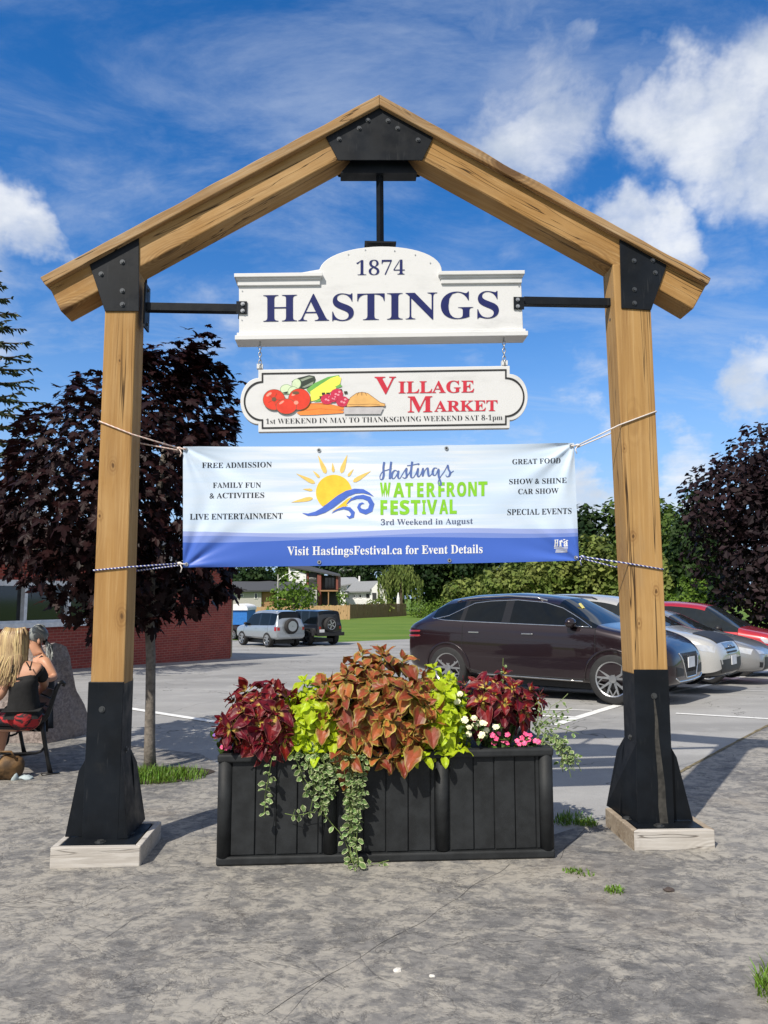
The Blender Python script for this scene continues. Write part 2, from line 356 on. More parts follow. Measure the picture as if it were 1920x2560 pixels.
# ------------------------------------------------------------------ mesh helpers
class MB:
    """collects vertices and faces and links them as one mesh object"""
    def __init__(s): s.v = []; s.f = []; s.m = []; s.a = None
    def add(s, vs, fs, mi=0, attr=None):
        o = len(s.v); s.v += [tuple(p) for p in vs]; s.f += [tuple(i + o for i in f) for f in fs]; s.m += [mi] * len(fs)
        if attr is not None:
            if s.a is None: s.a = [(0, 0, 0)] * o
            s.a += attr
        elif s.a is not None: s.a += [(0, 0, 0)] * len(vs)
    def box(s, lo, hi, mi=0, M=None):
        x0, y0, z0 = lo; x1, y1, z1 = hi
        vs = [Vector(p) for p in ((x0, y0, z0), (x1, y0, z0), (x1, y1, z0), (x0, y1, z0), (x0, y0, z1), (x1, y0, z1), (x1, y1, z1), (x0, y1, z1))]
        if M: vs = [M @ p for p in vs]
        s.add(vs, [(0, 3, 2, 1), (4, 5, 6, 7), (0, 1, 5, 4), (1, 2, 6, 5), (2, 3, 7, 6), (3, 0, 4, 7)], mi)
        return s
    def prism(s, poly, ext, mi=0):
        """poly: 3-D outline, ext: extrusion vector"""
        n = len(poly); a = [Vector(p) for p in poly]; e = Vector(ext)
        s.add(a + [p + e for p in a], [tuple(range(n)), tuple(reversed(range(n, 2 * n)))] + [((i + 1) % n, i, i + n, (i + 1) % n + n) for i in range(n)], mi)
        return s
    def tube(s, pts, r, seg=8, mi=0, cap=True):
        pts = [Vector(p) for p in pts]; n = len(pts)
        rs = r if isinstance(r, (list, tuple)) else [r] * n
        vs = []; up = None
        for i, p in enumerate(pts):
            d = (pts[min(i + 1, n - 1)] - pts[max(i - 1, 0)])
            d = d.normalized() if d.length > 1e-9 else Vector((0, 0, 1))
            if up is None: up = Vector((0, 0, 1)) if abs(d.z) < .9 else Vector((1, 0, 0))
            sx_ = d.cross(up).normalized(); up = sx_.cross(d).normalized()
            vs += [p + (sx_ * math.cos(2 * math.pi * k / seg) + up * math.sin(2 * math.pi * k / seg)) * rs[i] for k in range(seg)]
        fs = [(i * seg + k, i * seg + (k + 1) % seg, (i + 1) * seg + (k + 1) % seg, (i + 1) * seg + k) for i in range(n - 1) for k in range(seg)]
        if cap: fs += [tuple(reversed(range(seg))), tuple(range((n - 1) * seg, n * seg))]
        s.add(vs, fs, mi)
        return s
    def lathe(s, prof, c, ax='Z', seg=16, mi=0, cap=True):
        """prof: (radius, height) pairs turned about an axis through c"""
        c = Vector(c); vs = []
        for r, h in prof:
            for k in range(seg):
                a = 2 * math.pi * k / seg; x, y = r * math.cos(a), r * math.sin(a)
                vs.append(c + (Vector((x, y, h)) if ax == 'Z' else Vector((x, h, y)) if ax == 'Y' else Vector((h, x, y))))
        n = len(prof)
        s.add(vs, [(i * seg + k, i * seg + (k + 1) % seg, (i + 1) * seg + (k + 1) % seg, (i + 1) * seg + k) for i in range(n - 1) for k in range(seg)] + ([tuple(reversed(range(seg))), tuple(range((n - 1) * seg, n * seg))] if cap else []), mi)
        return s
    def ball(s, c, r, seg=10, rings=6, mi=0, sq=(1, 1, 1)):
        c = Vector(c); vs = [c + Vector((0, 0, -r * sq[2]))]
        for i in range(1, rings):
            a = -math.pi / 2 + math.pi * i / rings
            vs += [c + Vector((r * math.cos(a) * math.cos(2 * math.pi * k / seg) * sq[0], r * math.cos(a) * math.sin(2 * math.pi * k / seg) * sq[1], r * math.sin(a) * sq[2])) for k in range(seg)]
        vs.append(c + Vector((0, 0, r * sq[2]))); L = len(vs) - 1
        fs = [(0, 1 + (k + 1) % seg, 1 + k) for k in range(seg)]
        for i in range(rings - 2): fs += [(1 + i * seg + k, 1 + i * seg + (k + 1) % seg, 1 + (i + 1) * seg + (k + 1) % seg, 1 + (i + 1) * seg + k) for k in range(seg)]
        b = 1 + (rings - 2) * seg
        fs += [(b + k, b + (k + 1) % seg, L) for k in range(seg)]
        s.add(vs, fs, mi)
        return s
    def build(s, name, mats, parent=None, smooth=False, bevel=0, world=True, segs=2):
        me = bpy.data.meshes.new(name)
        off = root_off(parent) if (world and parent) else Vector((0, 0, 0))
        me.from_pydata([Vector(p) - off for p in s.v], [], s.f); me.update()
        if not isinstance(mats, (list, tuple)): mats = [mats]
        for q in mats: me.materials.append(MATS[q] if isinstance(q, str) else q)
        if len(mats) > 1: me.polygons.foreach_set('material_index', s.m)
        if smooth: me.polygons.foreach_set('use_smooth', [True] * len(s.f))
        if s.a is not None:
            at = me.attributes.new('leaf', 'FLOAT_VECTOR', 'POINT'); at.data.foreach_set('vector', [c for q in s.a for c in q])
        o = bpy.data.objects.new(name, me); COL.objects.link(o)
        if parent: o.parent = parent
        if bevel:
            b = o.modifiers.new('bevel', 'BEVEL'); b.width = bevel; b.segments = segs; b.limit_method = 'ANGLE'; b.angle_limit = R(40)
        return o


OFFS = {}


def root_off(o):
    while o.parent: o = o.parent
    return OFFS.get(o.name, Vector((0, 0, 0)))


def tag(o, label=None, cat=None, group=None, kind=None):
    if label: o['label'] = label
    if cat: o['category'] = cat
    if group: o['group'] = group
    if kind: o['kind'] = kind
    return o


def thing(name, label, cat, loc, group=None, rz=None):
    """an Empty at the thing's base; with rz the parts are built in its own axes, else in world coordinates"""
    o = bpy.data.objects.new(name, None); COL.objects.link(o); o.location = loc; o.empty_display_size = .2
    if rz is None: OFFS[o.name] = Vector(loc)
    else: o.rotation_euler = (0, 0, rz)
    return tag(o, label, cat, group)


def evaluated(o):
    dg = bpy.context.evaluated_depsgraph_get(); dg.update()
    return bpy.data.meshes.new_from_object(o.evaluated_get(dg))


def ml(s, base=0x1D400):
    r = ''
    for c in s:
        r += chr(base + ord(c) - 65) if 'A' <= c <= 'Z' else chr(base + 26 + ord(c) - 97) if 'a' <= c <= 'z' else chr(0x1D7CE + ord(c) - 48) if '0' <= c <= '9' else c
    return r


CURVED = []


def text_geo(s, serif=True, fat=0.0, cap=None):
    """flat letter outlines as (verts2d, faces, xmin, xmax, capheight)"""
    c = bpy.data.curves.new('text', 'FONT'); c.body = ml(s, 0x1D5D4) if serif == 2 else ml(s) if serif else s; c.size = 1; c.offset = fat; c.resolution_u = 3
    o = bpy.data.objects.new('text', c); COL.objects.link(o)
    me = evaluated(o); bpy.data.objects.remove(o); bpy.data.curves.remove(c)
    vs = [tuple(v.co)[:2] for v in me.vertices]; fs = [tuple(p.vertices) for p in me.polygons]; bpy.data.meshes.remove(me)
    xs = [v[0] for v in vs]; ys = [v[1] for v in vs]
    return vs, fs, min(xs), max(xs), (cap or max(ys))


def sliced(vs, fs, step):
    bm = bmesh.new(); q = [bm.verts.new((x, y, 0)) for x, y in vs]
    for f in fs:
        try: bm.faces.new([q[i] for i in f])
        except ValueError: pass
    for ax in (0, 1):
        lo, hi = min(v[ax] for v in vs), max(v[ax] for v in vs)
        for k in range(1, int((hi - lo) / step) + 1):
            co = [0, 0, 0]; no = [0, 0, 0]; co[ax] = lo + k * step; no[ax] = 1
            bmesh.ops.bisect_plane(bm, geom=bm.verts[:] + bm.edges[:] + bm.faces[:], plane_co=co, plane_no=no)
    bm.verts.index_update(); r = [tuple(v.co)[:2] for v in bm.verts], [tuple(v.index for v in f.verts) for f in bm.faces]; bm.free()
    return r


def lettering(mb, s, mapf, x0, x1, y0, y1, h, serif=True, fat=0.0, mi=0):
    """writes s between pixel (x0,y0) and (x1,y1) on the baseline, h pixels tall, through mapf(px,py)->3-D"""
    vs, fs, a, b, ch = text_geo(s, serif, fat)
    if mapf in CURVED: vs, fs = sliced(vs, fs, .2)
    out = []
    for x, y in vs:
        f = (x - a) / (b - a)
        out.append(mapf(x0 + (x1 - x0) * f, y0 + (y1 - y0) * f - h * y / ch))
    mb.add(out, fs, mi)


# ------------------------------------------------------------------ ground
def gz(x, y):
    if y < 12: z = 0
    elif y < 38.6: z = -(y - 12) * .0338
    elif y < 115: z = -.9 - .43 * (y - 38.6) / 76.4
    else: z = -1.33
    return z + .0145 * max(-5, min(5, x)) * max(0, min(1, (15 - y) / 6))


def G(px, py):
    d = ray(px, py); z = 0.0
    for _ in range(40):
        t = (z - CAMH) / d.z; z = .5 * z + .5 * (gz(d.x * t, d.y * t) + .012)
    t = (z - CAMH) / d.z
    return Vector((d.x * t, d.y * t, z))


XC = [-60, -20, -10, -5, -2.5, 0, 2.5, 5, 10, 20, 60]
YC = [0, 3, 5, 7, 9, 10, 11, 12, 13, 14, 15, 18, 25, 38.6, 60, 90, 115, 150]


def drape(name, polys, off, mat, thick=0):
    bm = bmesh.new()
    for poly in polys:
        bm.faces.new([bm.verts.new((x, y, 0)) for x, y in poly])
    for ax, cuts in ((0, XC), (1, YC)):
        for c in cuts:
            no = (1, 0, 0) if ax == 0 else (0, 1, 0); co = (c, 0, 0) if ax == 0 else (0, c, 0)
            bmesh.ops.bisect_plane(bm, geom=bm.verts[:] + bm.edges[:] + bm.faces[:], plane_co=co, plane_no=no)
    for v in bm.verts: v.co.z = gz(v.co.x, v.co.y) + off
    bmesh.ops.recalc_face_normals(bm, faces=bm.faces[:])
    for f in bm.faces:
        if f.normal.z < 0: f.normal_flip()
    me = bpy.data.meshes.new(name); bm.to_mesh(me); bm.free()
    me.materials.append(MATS[mat]); o = bpy.data.objects.new(name, me); COL.objects.link(o)
    return o


tag(drape('ground', [[(-900, -60), (900, -60), (900, 1200), (-900, 1200)]], 0, 'lawn'), kind='structure')
pe = [(.98, 5.2), (1.5, 5.62), (2.80, 7.26), (4.58, 9.4), (9, 14.7), (16, 23), (24, 23), (24, -8), (-24, -8), (-24, 12.5), (-8, 11), (-4, 9.4), (-1.9, 8.2), (-1.05, 6.7), (-1.0, 5.6)]
tag(drape('patio', [pe], .014, 'stamped_concrete'), kind='structure')
L1, L2 = G(848, 1605), G(1029, 1597)
dl = (L2 - L1)
asp = [(1.1, 4.9), (30, 4.9), (30, 24), (16, 30), (L2.x + dl.x * 1.2, L2.y + dl.y * .9), (L2.x, L2.y), (L1.x, L1.y), (L1.x - 12, L1.y + 4.0), (-30, 46), (-30, 4.9)]
tag(drape('parking_lot', [asp], .007, 'asphalt'), kind='structure')


def stripe(a, b, w):
    a, b = Vector(a[:2]), Vector(b[:2]); n = (b - a).normalized().orthogonal() * w / 2
    return [tuple(a + n), tuple(b + n), tuple(b - n), tuple(a - n)]


ln = [stripe(G(1385, 1812), G(1925, 1676), .13), stripe(G(1690, 1783), G(1925, 1797), .09), stripe(G(1780, 1724), G(1925, 1728), .08),
      stripe(G(1290, 1772), G(1480, 1776), .07), stripe(G(1330, 1788), G(1452, 1794), .11), stripe(G(255, 1760), G(560, 1808), .12)]
for i, l in enumerate(ln):
    tag(drape('parking_line', [l], .012 + .0006 * i, 'line_paint'), kind='structure')


def crack(pts, w, seed):
    """a thin meandering crack or saw cut in the patio, as a strip just above it"""
    q = [G(*p) for p in pts]; vs = []; rn_ = random.Random(seed); N = 0
    for a, c in zip(q, q[1:]):
        n = max(3, int((c - a).length / .03)); d = (c - a).normalized(); s_ = Vector((-d.y, d.x, 0))
        for k in range(n):
            p = a.lerp(c, k / n) + s_ * noise.noise(Vector((N * .11, seed, 0))) * .03; ww = w * .6 * (.35 + abs(noise.noise(Vector((N * .3, seed, 3)))) * 1.3); N += 1
            for e in (p + s_ * ww, p - s_ * ww): vs.append((e.x, e.y, gz(e.x, e.y) + .0155))
    b = MB(); b.add(vs, [(2 * i, 2 * i + 1, 2 * i + 3, 2 * i + 2) for i in range(N - 1)])
    tag(b.build('crack', 'crack_dark'), kind='structure')


plain('crack_dark', (.05, .047, .045), .95)
for i, (p, w) in enumerate((([(1275, 2160), (1100, 2275), (985, 2345), (820, 2440), (650, 2545)], .0035), ([(0, 2330), (150, 2290), (330, 2215), (470, 2170)], .0025), ([(260, 2350), (330, 2300), (500, 2230)], .0025), ([(1280, 2320), (1420, 2370), (1560, 2390)], .002),
                            ([(1400, 2150), (1420, 2110), (1470, 2070), (1540, 2080)], .004), ([(1620, 2380), (1700, 2450), (1790, 2500)], .002), ([(700, 2560), (760, 2490), (820, 2440)], .002), ([(290, 2500), (420, 2480), (560, 2470)], .0018))): crack(p, w, i)

# ------------------------------------------------------------------ the timber gate
GB = (5.14 - 4.98) / 3.45
GU = Vector((1, GB, 0)).normalized(); GN = Vector((GB, -1, 0)).normalized()     # along the gate, towards the viewer


def GP(px, py, w=0.0):
    """point of the photo laid on the gate's front plane, w metres in front of it"""
    a = 4.98 + 1.68 * GB - w * math.sqrt(1 + GB * GB)
    d = ray(px, py); t = a / (d.y - GB * d.x)
    return Vector((d.x * t, d.y * t, CAMH + d.z * t))


def gz3(p): return gz(p.x, p.y) + .014


TD = .212     # timber depth
gate = thing('timber_gate', 'tall gabled gate of golden square timbers with black steel plates, standing over the planter', 'gate', (0, 5.06, .01))
back = -GN


def bolt(parent, p, n=None, r=.011):
    n = n or GN
    b = MB(); q = p
    u = n.orthogonal().normalized(); w_ = n.cross(u)
    for rr, h0, h1, k in ((r * 1.55, 0, .003, 12), (r, .003, .012, 6)):
        b.prism([q + n * h0 + (u * math.cos(2 * math.pi * i / k) + w_ * math.sin(2 * math.pi * i / k)) * rr for i in range(k)], n * (h1 - h0))
    return b.build('bolt', 'bolt_steel', parent)


# posts
for side, (tl, tr, bl, br), m in (('l', ((262.8, 690), (341.8, 690), (226, 1712), (309.8, 1712)), 'wood_post'), ('r', ((1532, 660), (1622.5, 660), (1584.0, 1686), (1670.5, 1686)), 'wood_post_right')):
    b = MB(); q = [GP(*tl), GP(*tr), GP(*br), GP(*bl)]
    if side == 'l': q[0] = GP(266, 668); q[1] = GP(344, 640)
    b.prism(q, back * TD)
    b.build('post', m, gate, bevel=.008)
# rafters: front outline on the plane, w a little behind the plates
for nm, m, out in (('l', 'wood_beam_left', [(949, 252), (812, 338), (347, 588), (116, 703), (152, 779), (246, 728), (350, 667), (842, 400), (949, 341)]),
                   ('r', 'wood_beam_right', [(949, 252), (949, 341), (1056, 400), (1547, 670), (1649, 724), (1733, 773), (1772, 702), (1549, 588), (1084, 338)])):
    b = MB(); b.prism([GP(x, y, -.002) for x, y in out], back * (TD - .004))
    b.build('rafter', m, gate, bevel=.008)
# roof boards with a ragged (waney) edge and two lengths
rnd = random.Random(4)
for nm, m, P0, P1, e0, e1 in (('l', 'wood_cap_left', (949, 235), (99.5, 693), (949, 262), (113, 713)), ('r', 'wood_cap_right', (949, 235), (1778, 695), (949, 262), (1771, 711))):
    b = MB(); n = 40; top = []; bot = []
    A0, A1, B0, B1 = GP(*P0, .045), GP(*P1, .045), GP(*e0, .045), GP(*e1, .045)
    up = (A0 - B0).normalized()
    for i in range(n + 1):
        f = i / n
        nz = (noise.noise(Vector((f * 9, 3 if nm == 'l' else 8, 0))) * .012 + noise.noise(Vector((f * 40, 1, 5))) * .004) if 0 < i < n else 0
        top.append(A0.lerp(A1, f) + Vector((0, 0, nz))); bot.append(B0.lerp(B1, f))
    D = back * (TD + .09)
    vs = top + bot + [p + D for p in top] + [p + D for p in bot]; N = n + 1; fs = []
    for i in range(n):
        j = i + 1
        fs += [(i, j, N + j, N + i), (2 * N + j, 2 * N + i, 3 * N + i, 3 * N + j), (j, i, 2 * N + i, 2 * N + j), (N + i, N + j, 3 * N + j, 3 * N + i)]
    fs += [(0, N, 3 * N, 2 * N), (n, 2 * N + n, 3 * N + n, N + n)]
    b.add(vs, fs); o = b.build('roof_board', m, gate, bevel=.006)
# steel plates front and back with bolts
for pts, bolts in (([(949, 261), (813, 339.5), (845, 400), (1056, 400), (1084, 342)], [(920, 301), (898, 321), (848, 348), (970, 302), (994, 321), (1045, 350)]),
                   ([(347, 591), (223, 659), (262, 777.5), (347, 777.5)], [(306, 655), (253, 685), (306, 727), (306, 761)]),
                   ([(1549, 589), (1554, 770), (1628, 775), (1667, 663)], [(1585, 652), (1632, 651), (1638, 682), (1586, 724), (1586, 758)])):
    b = MB(); b.prism([GP(x, y, .010) for x, y in pts], back * .0095)
    o = b.build('steel_plate', 'black_steel', gate, bevel=.0015)
    for x, y in bolts: bolt(o, GP(x, y, .010))
    b = MB(); b.prism([GP(x, y) + back * (TD + .001) for x, y in pts], back * .0095)
    b.build('steel_plate', 'black_steel', gate, bevel=.0015)
# sleeves with flared skirts, base plates and timber curbs
for side, (sl, sr), ty, by_, (bx0, bx1), cx in (('l', (220.7, 309), 1705, 2114, (162, 376), 265), ('r', (1585.5, 1671), 1674, 2076, (1528, 1746), 1628)):
    A, B = GP(sl, ty, .008), GP(sr, ty, .008)
    ground_z = gz3(GP(cx, by_)); zb = ground_z + .116
    L_, R_ = A.copy(), B.copy()
    b = MB()
    ring = [A, B, B + back * (TD + .016), A + back * (TD + .016)]
    lo = [Vector((p.x, p.y, zb)) for p in ring]
    b.add(lo + ring, [(0, 1, 5, 4), (1, 2, 6, 5), (2, 3, 7, 6), (3, 0, 4, 7), (4, 5, 6, 7)])
    sl_ = b.build('steel_sleeve', 'black_steel', gate, bevel=.003)
    W = (B - A).length; Dp = TD + .016
    O = Vector((A.x, A.y, zb))
    bolt(sl_, O + GU * (W * .42 if side == 'l' else W * .55) + Vector((0, 0, A.z - zb - .17)), GN, .013)
    fx = 1 if side == 'l' else -1
    fb = O + (GU * W if side == 'l' else Vector((0, 0, 0))) - GN * Dp * .5 + Vector((0, 0, .52))
    bolt(sl_, fb, GU * fx, .013)
    # skirts: plates in the sleeve's face planes, half a metre high, flaring outwards
    h1, h2, e_ = .50, .40, .009
    out_, O2 = (-GU, O) if side == 'l' else (GU, O + GU * W)
    in_, I2 = (GU, O + GU * W) if side == 'l' else (-GU, O)
    for o_, u_, n_, fl in ((O2, out_, GN, .122 if side == 'l' else .145), (I2, in_, GN, .05 if side == 'l' else .012), (O2 - GN * Dp, out_, -GN, .08), (I2 - GN * Dp, in_, -GN, .05), (O2 - GN * Dp + out_ * .0005, -GN, out_, .17)):
        sk = MB(); top = min(.055, fl * .45); o_ = o_ - n_ * (.055 if fl > .06 else 0)
        sk.prism([o_ + Vector((0, 0, .003)), o_ + u_ * fl + Vector((0, 0, .003)), o_ + u_ * top + Vector((0, 0, h2)), o_ + Vector((0, 0, h1))], -n_ * e_)
        sk.build('steel_skirt', 'black_steel', gate)
    fo, bo = (.06, .06) if side == 'l' else (.004, .075); zv = lambda z: Vector((0, 0, z))
    sk = MB(); sk.prism([I2 + in_ * fo + zv(.003), I2 - GN * (Dp + .19) + in_ * bo + zv(.003), I2 - GN * (Dp + .09) + in_ * bo * .3 + zv(h2), I2 - GN * Dp + in_ * .001 + zv(h1), I2 - GN * .004 + in_ * .001 + zv(h1)], -in_ * e_); sk.build('steel_skirt', 'black_steel', gate)
    ol, ir = (.088, .13) if side == 'l' else (.05, .143)
    b = MB(); pb = O - GU * ol + GN * .10
    PW, PD = W + ol + ir, Dp + .20
    b.prism([pb, pb + GU * PW, pb + GU * PW - GN * PD, pb - GN * PD], Vector((0, 0, -.02)))
    pl = b.build('base_plate', 'black_steel', gate)
    bolt(pl, O + GU * (W * .5 + (.02 if side == 'l' else -.01)) + GN * .055, Vector((0, 0, 1)), .022)
    bolt(pl, O + (GU * (W + .04) if side == 'l' else -GU * .04) - GN * Dp * .5, Vector((0, 0, 1)), .022)
    # curb of four weathered timbers, mitred
    th, hh = .04, .115
    o0 = pb - GU * .008 + GN * .012; PW2, PD2 = PW + .016, PD + .024
    base = Vector((0, 0, ground_z - zb - .018))
    cr = [o0 - GU * th + GN * th, o0 + GU * (PW2 + th) + GN * th, o0 + GU * (PW2 + th) - GN * (PD2 + th), o0 - GU * th - GN * (PD2 + th)]
    ci = [o0, o0 + GU * PW2, o0 + GU * PW2 - GN * PD2, o0 - GN * PD2]
    for k in range(4):
        j = (k + 1) % 4
        b = MB(); g_ = (cr[j] - cr[k]).normalized() * .001
        b.prism([p + base for p in (cr[k] + g_, cr[j] - g_, ci[j] - g_, ci[k] + g_)], Vector((0, 0, hh + .02)))
        b.build('base_timber', 'wood_pale' if side == 'l' or k == 0 else 'wood_weathered', gate, bevel=.006)
    if side == 'r':   # pale water streak below the bolt
        b = MB(); t0 = O + GU * W * .55 + Vector((0, 0, A.z - zb - .19)) + GN * .0015
        w_ = [.008, .02, .03, .036, .045, .052, .055]
        for i in range(6):
            z0, z1 = -i * .135, -(i + 1) * .135
            b.add([t0 + GU * (-w_[i] * .5 + i * .006 + .004 * math.sin(i * 2.1)) + Vector((0, 0, z0)), t0 + GU * (w_[i] * .5 + i * .006 + .004 * math.sin(i * 2.1)) + Vector((0, 0, z0)), t0 + GU * (w_[i + 1] * .5 + (i + 1) * .006 + .004 * math.sin((i + 1) * 2.1)) + Vector((0, 0, z1)), t0 + GU * (-w_[i + 1] * .5 + (i + 1) * .006 + .004 * math.sin((i + 1) * 2.1)) + Vector((0, 0, z1))], [(0, 3, 2, 1)])
        b.build('water_streak', 'rust_streak', sl_)
# steel rods to the sign
MID = -.105
b = MB(); b.tube([GP(949, 392, MID), GP(950.5, 612, MID)], .026, 4)
b.build('hanger_rod', 'black_steel', gate)
b = MB(); p = GP(950.5, 614, MID); b.box((-.11, -.045, 0), (.11, .045, .012), 0, Matrix.Translation(p) @ Matrix(((GU.x, -GU.y, 0, 0), (GU.y, GU.x, 0, 0), (0, 0, 1, 0), (0, 0, 0, 1))))
b.build('hanger_flange', 'black_steel', gate)
FR = Matrix(((GU.x, -GU.y, 0, 0), (GU.y, GU.x, 0, 0), (0, 0, 1, 0), (0, 0, 0, 1)))
b = MB(); b.prism([GP(x, y, -.05) for x, y in ((851, 432), (880, 400), (1018, 400), (1043, 432))], back * .11)
b.build('hanger_plate', 'black_steel', gate)
for (x0, y0), (x1, y1), wall in (((366, 769), (604, 769), 366), ((1530, 758), (1297, 758), 1530)):
    p0, p1 = GP(x0, y0, MID), GP(x1, y1, MID)
    b = MB(); dx = (p1 - p0).normalized(); s = 1 if x1 > x0 else -1
    b.box((0, -.028, -.028), ((p1 - p0).length - .03, .028, .028), 0, Matrix.Translation(p0) @ (FR if s > 0 else FR @ Matrix.Rotation(math.pi, 4, 'Z')))
    rod = b.build('side_rod', 'black_steel', gate, bevel=.003)
    b = MB(); b.box((-.004, -.06, -.155), (.008, .06, .155), 0, Matrix.Translation(p0) @ (FR if s > 0 else FR @ Matrix.Rotation(math.pi, 4, 'Z')))
    pl = b.build('rod_plate', 'black_steel', rod)
    for z in (-.12, .12): bolt(rod, p0 + GU * s * .008 + Vector((0, 0, z)), GU * s, .010)
    # clamp fork on the sign's face
    b = MB(); cc = GP(604 if s > 0 else 1297, 769 if s > 0 else 758, -.058)
    b.box((-.036, -.004, -.044), (.036, .004, .044), 0, Matrix.Translation(cc) @ FR)
    b.build('sign_clamp', 'black_steel', rod); b = MB()
    b.box((-.036, -.004, -.044), (.036, .004, .044), 0, Matrix.Translation(cc - GN * .098) @ FR)
    cl = b.build('sign_clamp', 'black_steel', rod)
    for z in (-.024, .024):
        k = bolt(rod, cc + GN * .004 + Vector((0, 0, z)) + GU * s * .008, GN, .009); k.data.materials[0] = MATS['zinc']

# ------------------------------------------------------------------ town sign
def z3(x, y, w): return GP(560 + x * .48222, 600 + y * .48222, w)


SW = -.065; SDEP = .085
sign = thing('town_sign', 'white arched wooden town sign with navy lettering, held by black rods under the gable', 'sign', z3(810, 470, SW))
out = [(77, 225), (78, 486), (1551, 468), (1541, 210)]
arc = [(1130 + (495 - 1130) * (1 - math.cos(math.pi * i / 24)) / 2, 0) for i in range(25)]
arc = [(x, 172 + (162 - 172) * (x - 495) / 630 - 134 * math.sqrt(max(0, 1 - ((x - 811) / 318.5) ** 2)) ** .9) for x, _ in arc]
poly = out + arc
b = MB(); b.prism([z3(x, y, SW) for x, y in poly], back * SDEP); b.build('board', 'sign_white', sign, bevel=.004)
for prof in ([(52, 172, 510, 166, 38), (62, 193, 503, 188, 24), (70, 206, 498, 202, 15)], [(1113, 160, 1560, 155, 38), (1120, 182, 1552, 177, 24), (1126, 195, 1545, 191, 15)]):
    b = MB()
    for i, (x0, y0, x1, y1, pr) in enumerate(prof):
        pr *= .001; hgt = (20, 13, 30)[i]
        b.prism([z3(x0, y0 + .3, SW + pr), z3(x0, y0 + hgt, SW + pr), z3(x1, y1 + hgt, SW + pr), z3(x1, y1 + .3, SW + pr)], back * (SDEP + 2 * pr))
    b.build('cornice', 'sign_white', sign, bevel=.003)
b = MB()
for x0, y0, x1, y1, hgt, pr in ((66, 480, 1564, 459, 16, .02), (56, 493, 1577, 470, 24, .038)):
    b.prism([z3(x0, y0, SW + pr), z3(x0, y0 + hgt, SW + pr), z3(x1, y1 + hgt, SW + pr), z3(x1, y1, SW + pr)], back * (SDEP + 2 * pr))
b.build('bottom_moulding', 'sign_white', sign, bevel=.003)
b = MB(); lettering(b, 'HASTINGS', lambda x, y: z3(x, y, SW + .003), 203, 1425, 424, 404, 141, fat=-.006); b.build('lettering', 'paint_navy', sign)
b = MB(); lettering(b, '1874', lambda x, y: z3(x, y, SW + .003), 686, 937, 182.5, 179, 79, fat=-.014); b.build('lettering', 'paint_navy', sign)
for x, y in ((733, 52), (885, 57), (992, 78), (1070, 120), (645, 75), (95, 265), (93, 415), (1530, 240)):
    b = MB(); b.prism([z3(x + 4 * math.cos(k), y + 4 * math.sin(k), SW + .0015) for k in (0, 1, 2, 3, 4, 5)], GN * .0012); b.build('screw_head', 'zinc', sign)
MW = -.075
for cx0, cy0, cx1, cy1 in ((187, 524, 187, 664), (1450, 503, 1453, 645)):
    p0, p1 = z3(cx0, cy0, MW), z3(cx1, cy1, MW)
    ch = thing('chain', 'short steel chain holding up the %s end of the oval market sign' % ('left' if cx0 < 500 else 'right'), 'chain', p1, 'chains between the two signs')
    n = 7
    for i in range(n):
        c = p0.lerp(p1, (i + .5) / n); r = (p1 - p0).length / n * .66
        b = MB(); a = GU if i % 2 else GN
        pts = [c + Vector((0, 0, r * math.cos(t))) + a * r * .55 * math.sin(t) for t in [2 * math.pi * k / 12 for k in range(13)]]
        b.tube(pts, .0035, 6, cap=False); b.build('link', 'zinc', ch, smooth=True)

# ------------------------------------------------------------------ market sign
mk = thing('market_sign', 'white oval-ended market sign with painted vegetables and red lettering, hanging on chains', 'sign', z3(820, 990, MW))


def arcp(cx, cy, rx, ry, a0, a1, n): return [(cx + rx * math.cos(R(a0 + (a1 - a0) * i / n)), cy - ry * math.sin(R(a0 + (a1 - a0) * i / n))) for i in range(n + 1)]


def mk_outline(ins):
    """outline of the sign shrunk by ins zoom pixels"""
    def tilt(p): x, y = p; return (x, y - (x - 820) * .0155)
    k = ins
    top, bot = 662 + k, 986 - k; xl, xr = 178 + k, 1482 - k; n0, n1 = 705 + k, 944 - k
    q = [(xl, top), (xl, n0)] + [(x, y) for x, y in arcp(178 + k * .9, 825, 93 - 0 * k + k * -.1, 120 - k, 95, 265, 22)] + [(xl, n1), (xl, bot), (xr, bot), (xr, n1)] + arcp(1482 - k * .9, 825, 93 - k * .1, 120 - k, -85, 85, 22) + [(xr, n0), (xr, top)]
    return [tilt(p) for p in q]


b = MB(); b.prism([z3(x, y, MW) for x, y in mk_outline(0)], back * .045); b.build('board', 'sign_white', mk, bevel=.003)
o1, o2 = mk_outline(17), mk_outline(25); n = len(o1); b = MB()
b.add([z3(x, y, MW + .003) for x, y in o1] + [z3(x, y, MW + .003) for x, y in o2], [(i, (i + 1) % n, n + (i + 1) % n, n + i) for i in range(n)]); b.build('border', 'paint_dark_outline', mk)
for x, y in ((187, 655), (1453, 637)):
    b = MB(); b.box((-.02, -.02, -.02), (.02, .02, .012), 0, Matrix.Translation(z3(x, y, MW - .022)) @ FR); b.build('eye_bracket', 'sign_white', mk)
f3 = lambda x, y: z3(x, y, MW + .003)
for s, x0, x1, y0, y1, h in (('V', 780, 892, 796, 795, 87), ('ILLAGE', 904, 1297, 794, 789, 62), ('M', 952, 1080, 893, 891, 82), ('ARKET', 1090, 1418, 889, 885, 56)):
    b = MB(); lettering(b, s, f3, x0, x1, y0, y1, h, fat=.004); b.build('lettering', 'paint_sign_red', mk)
b = MB(); lettering(b, '1st WEEKEND IN MAY TO THANKSGIVING WEEKEND SAT 8-1pm', f3, 217, 1443, 953, 932, 27.5, fat=-.012); b.build('lettering', 'paint_ink', mk)
# the painted produce: flat shapes in thin layers
lay = [0]


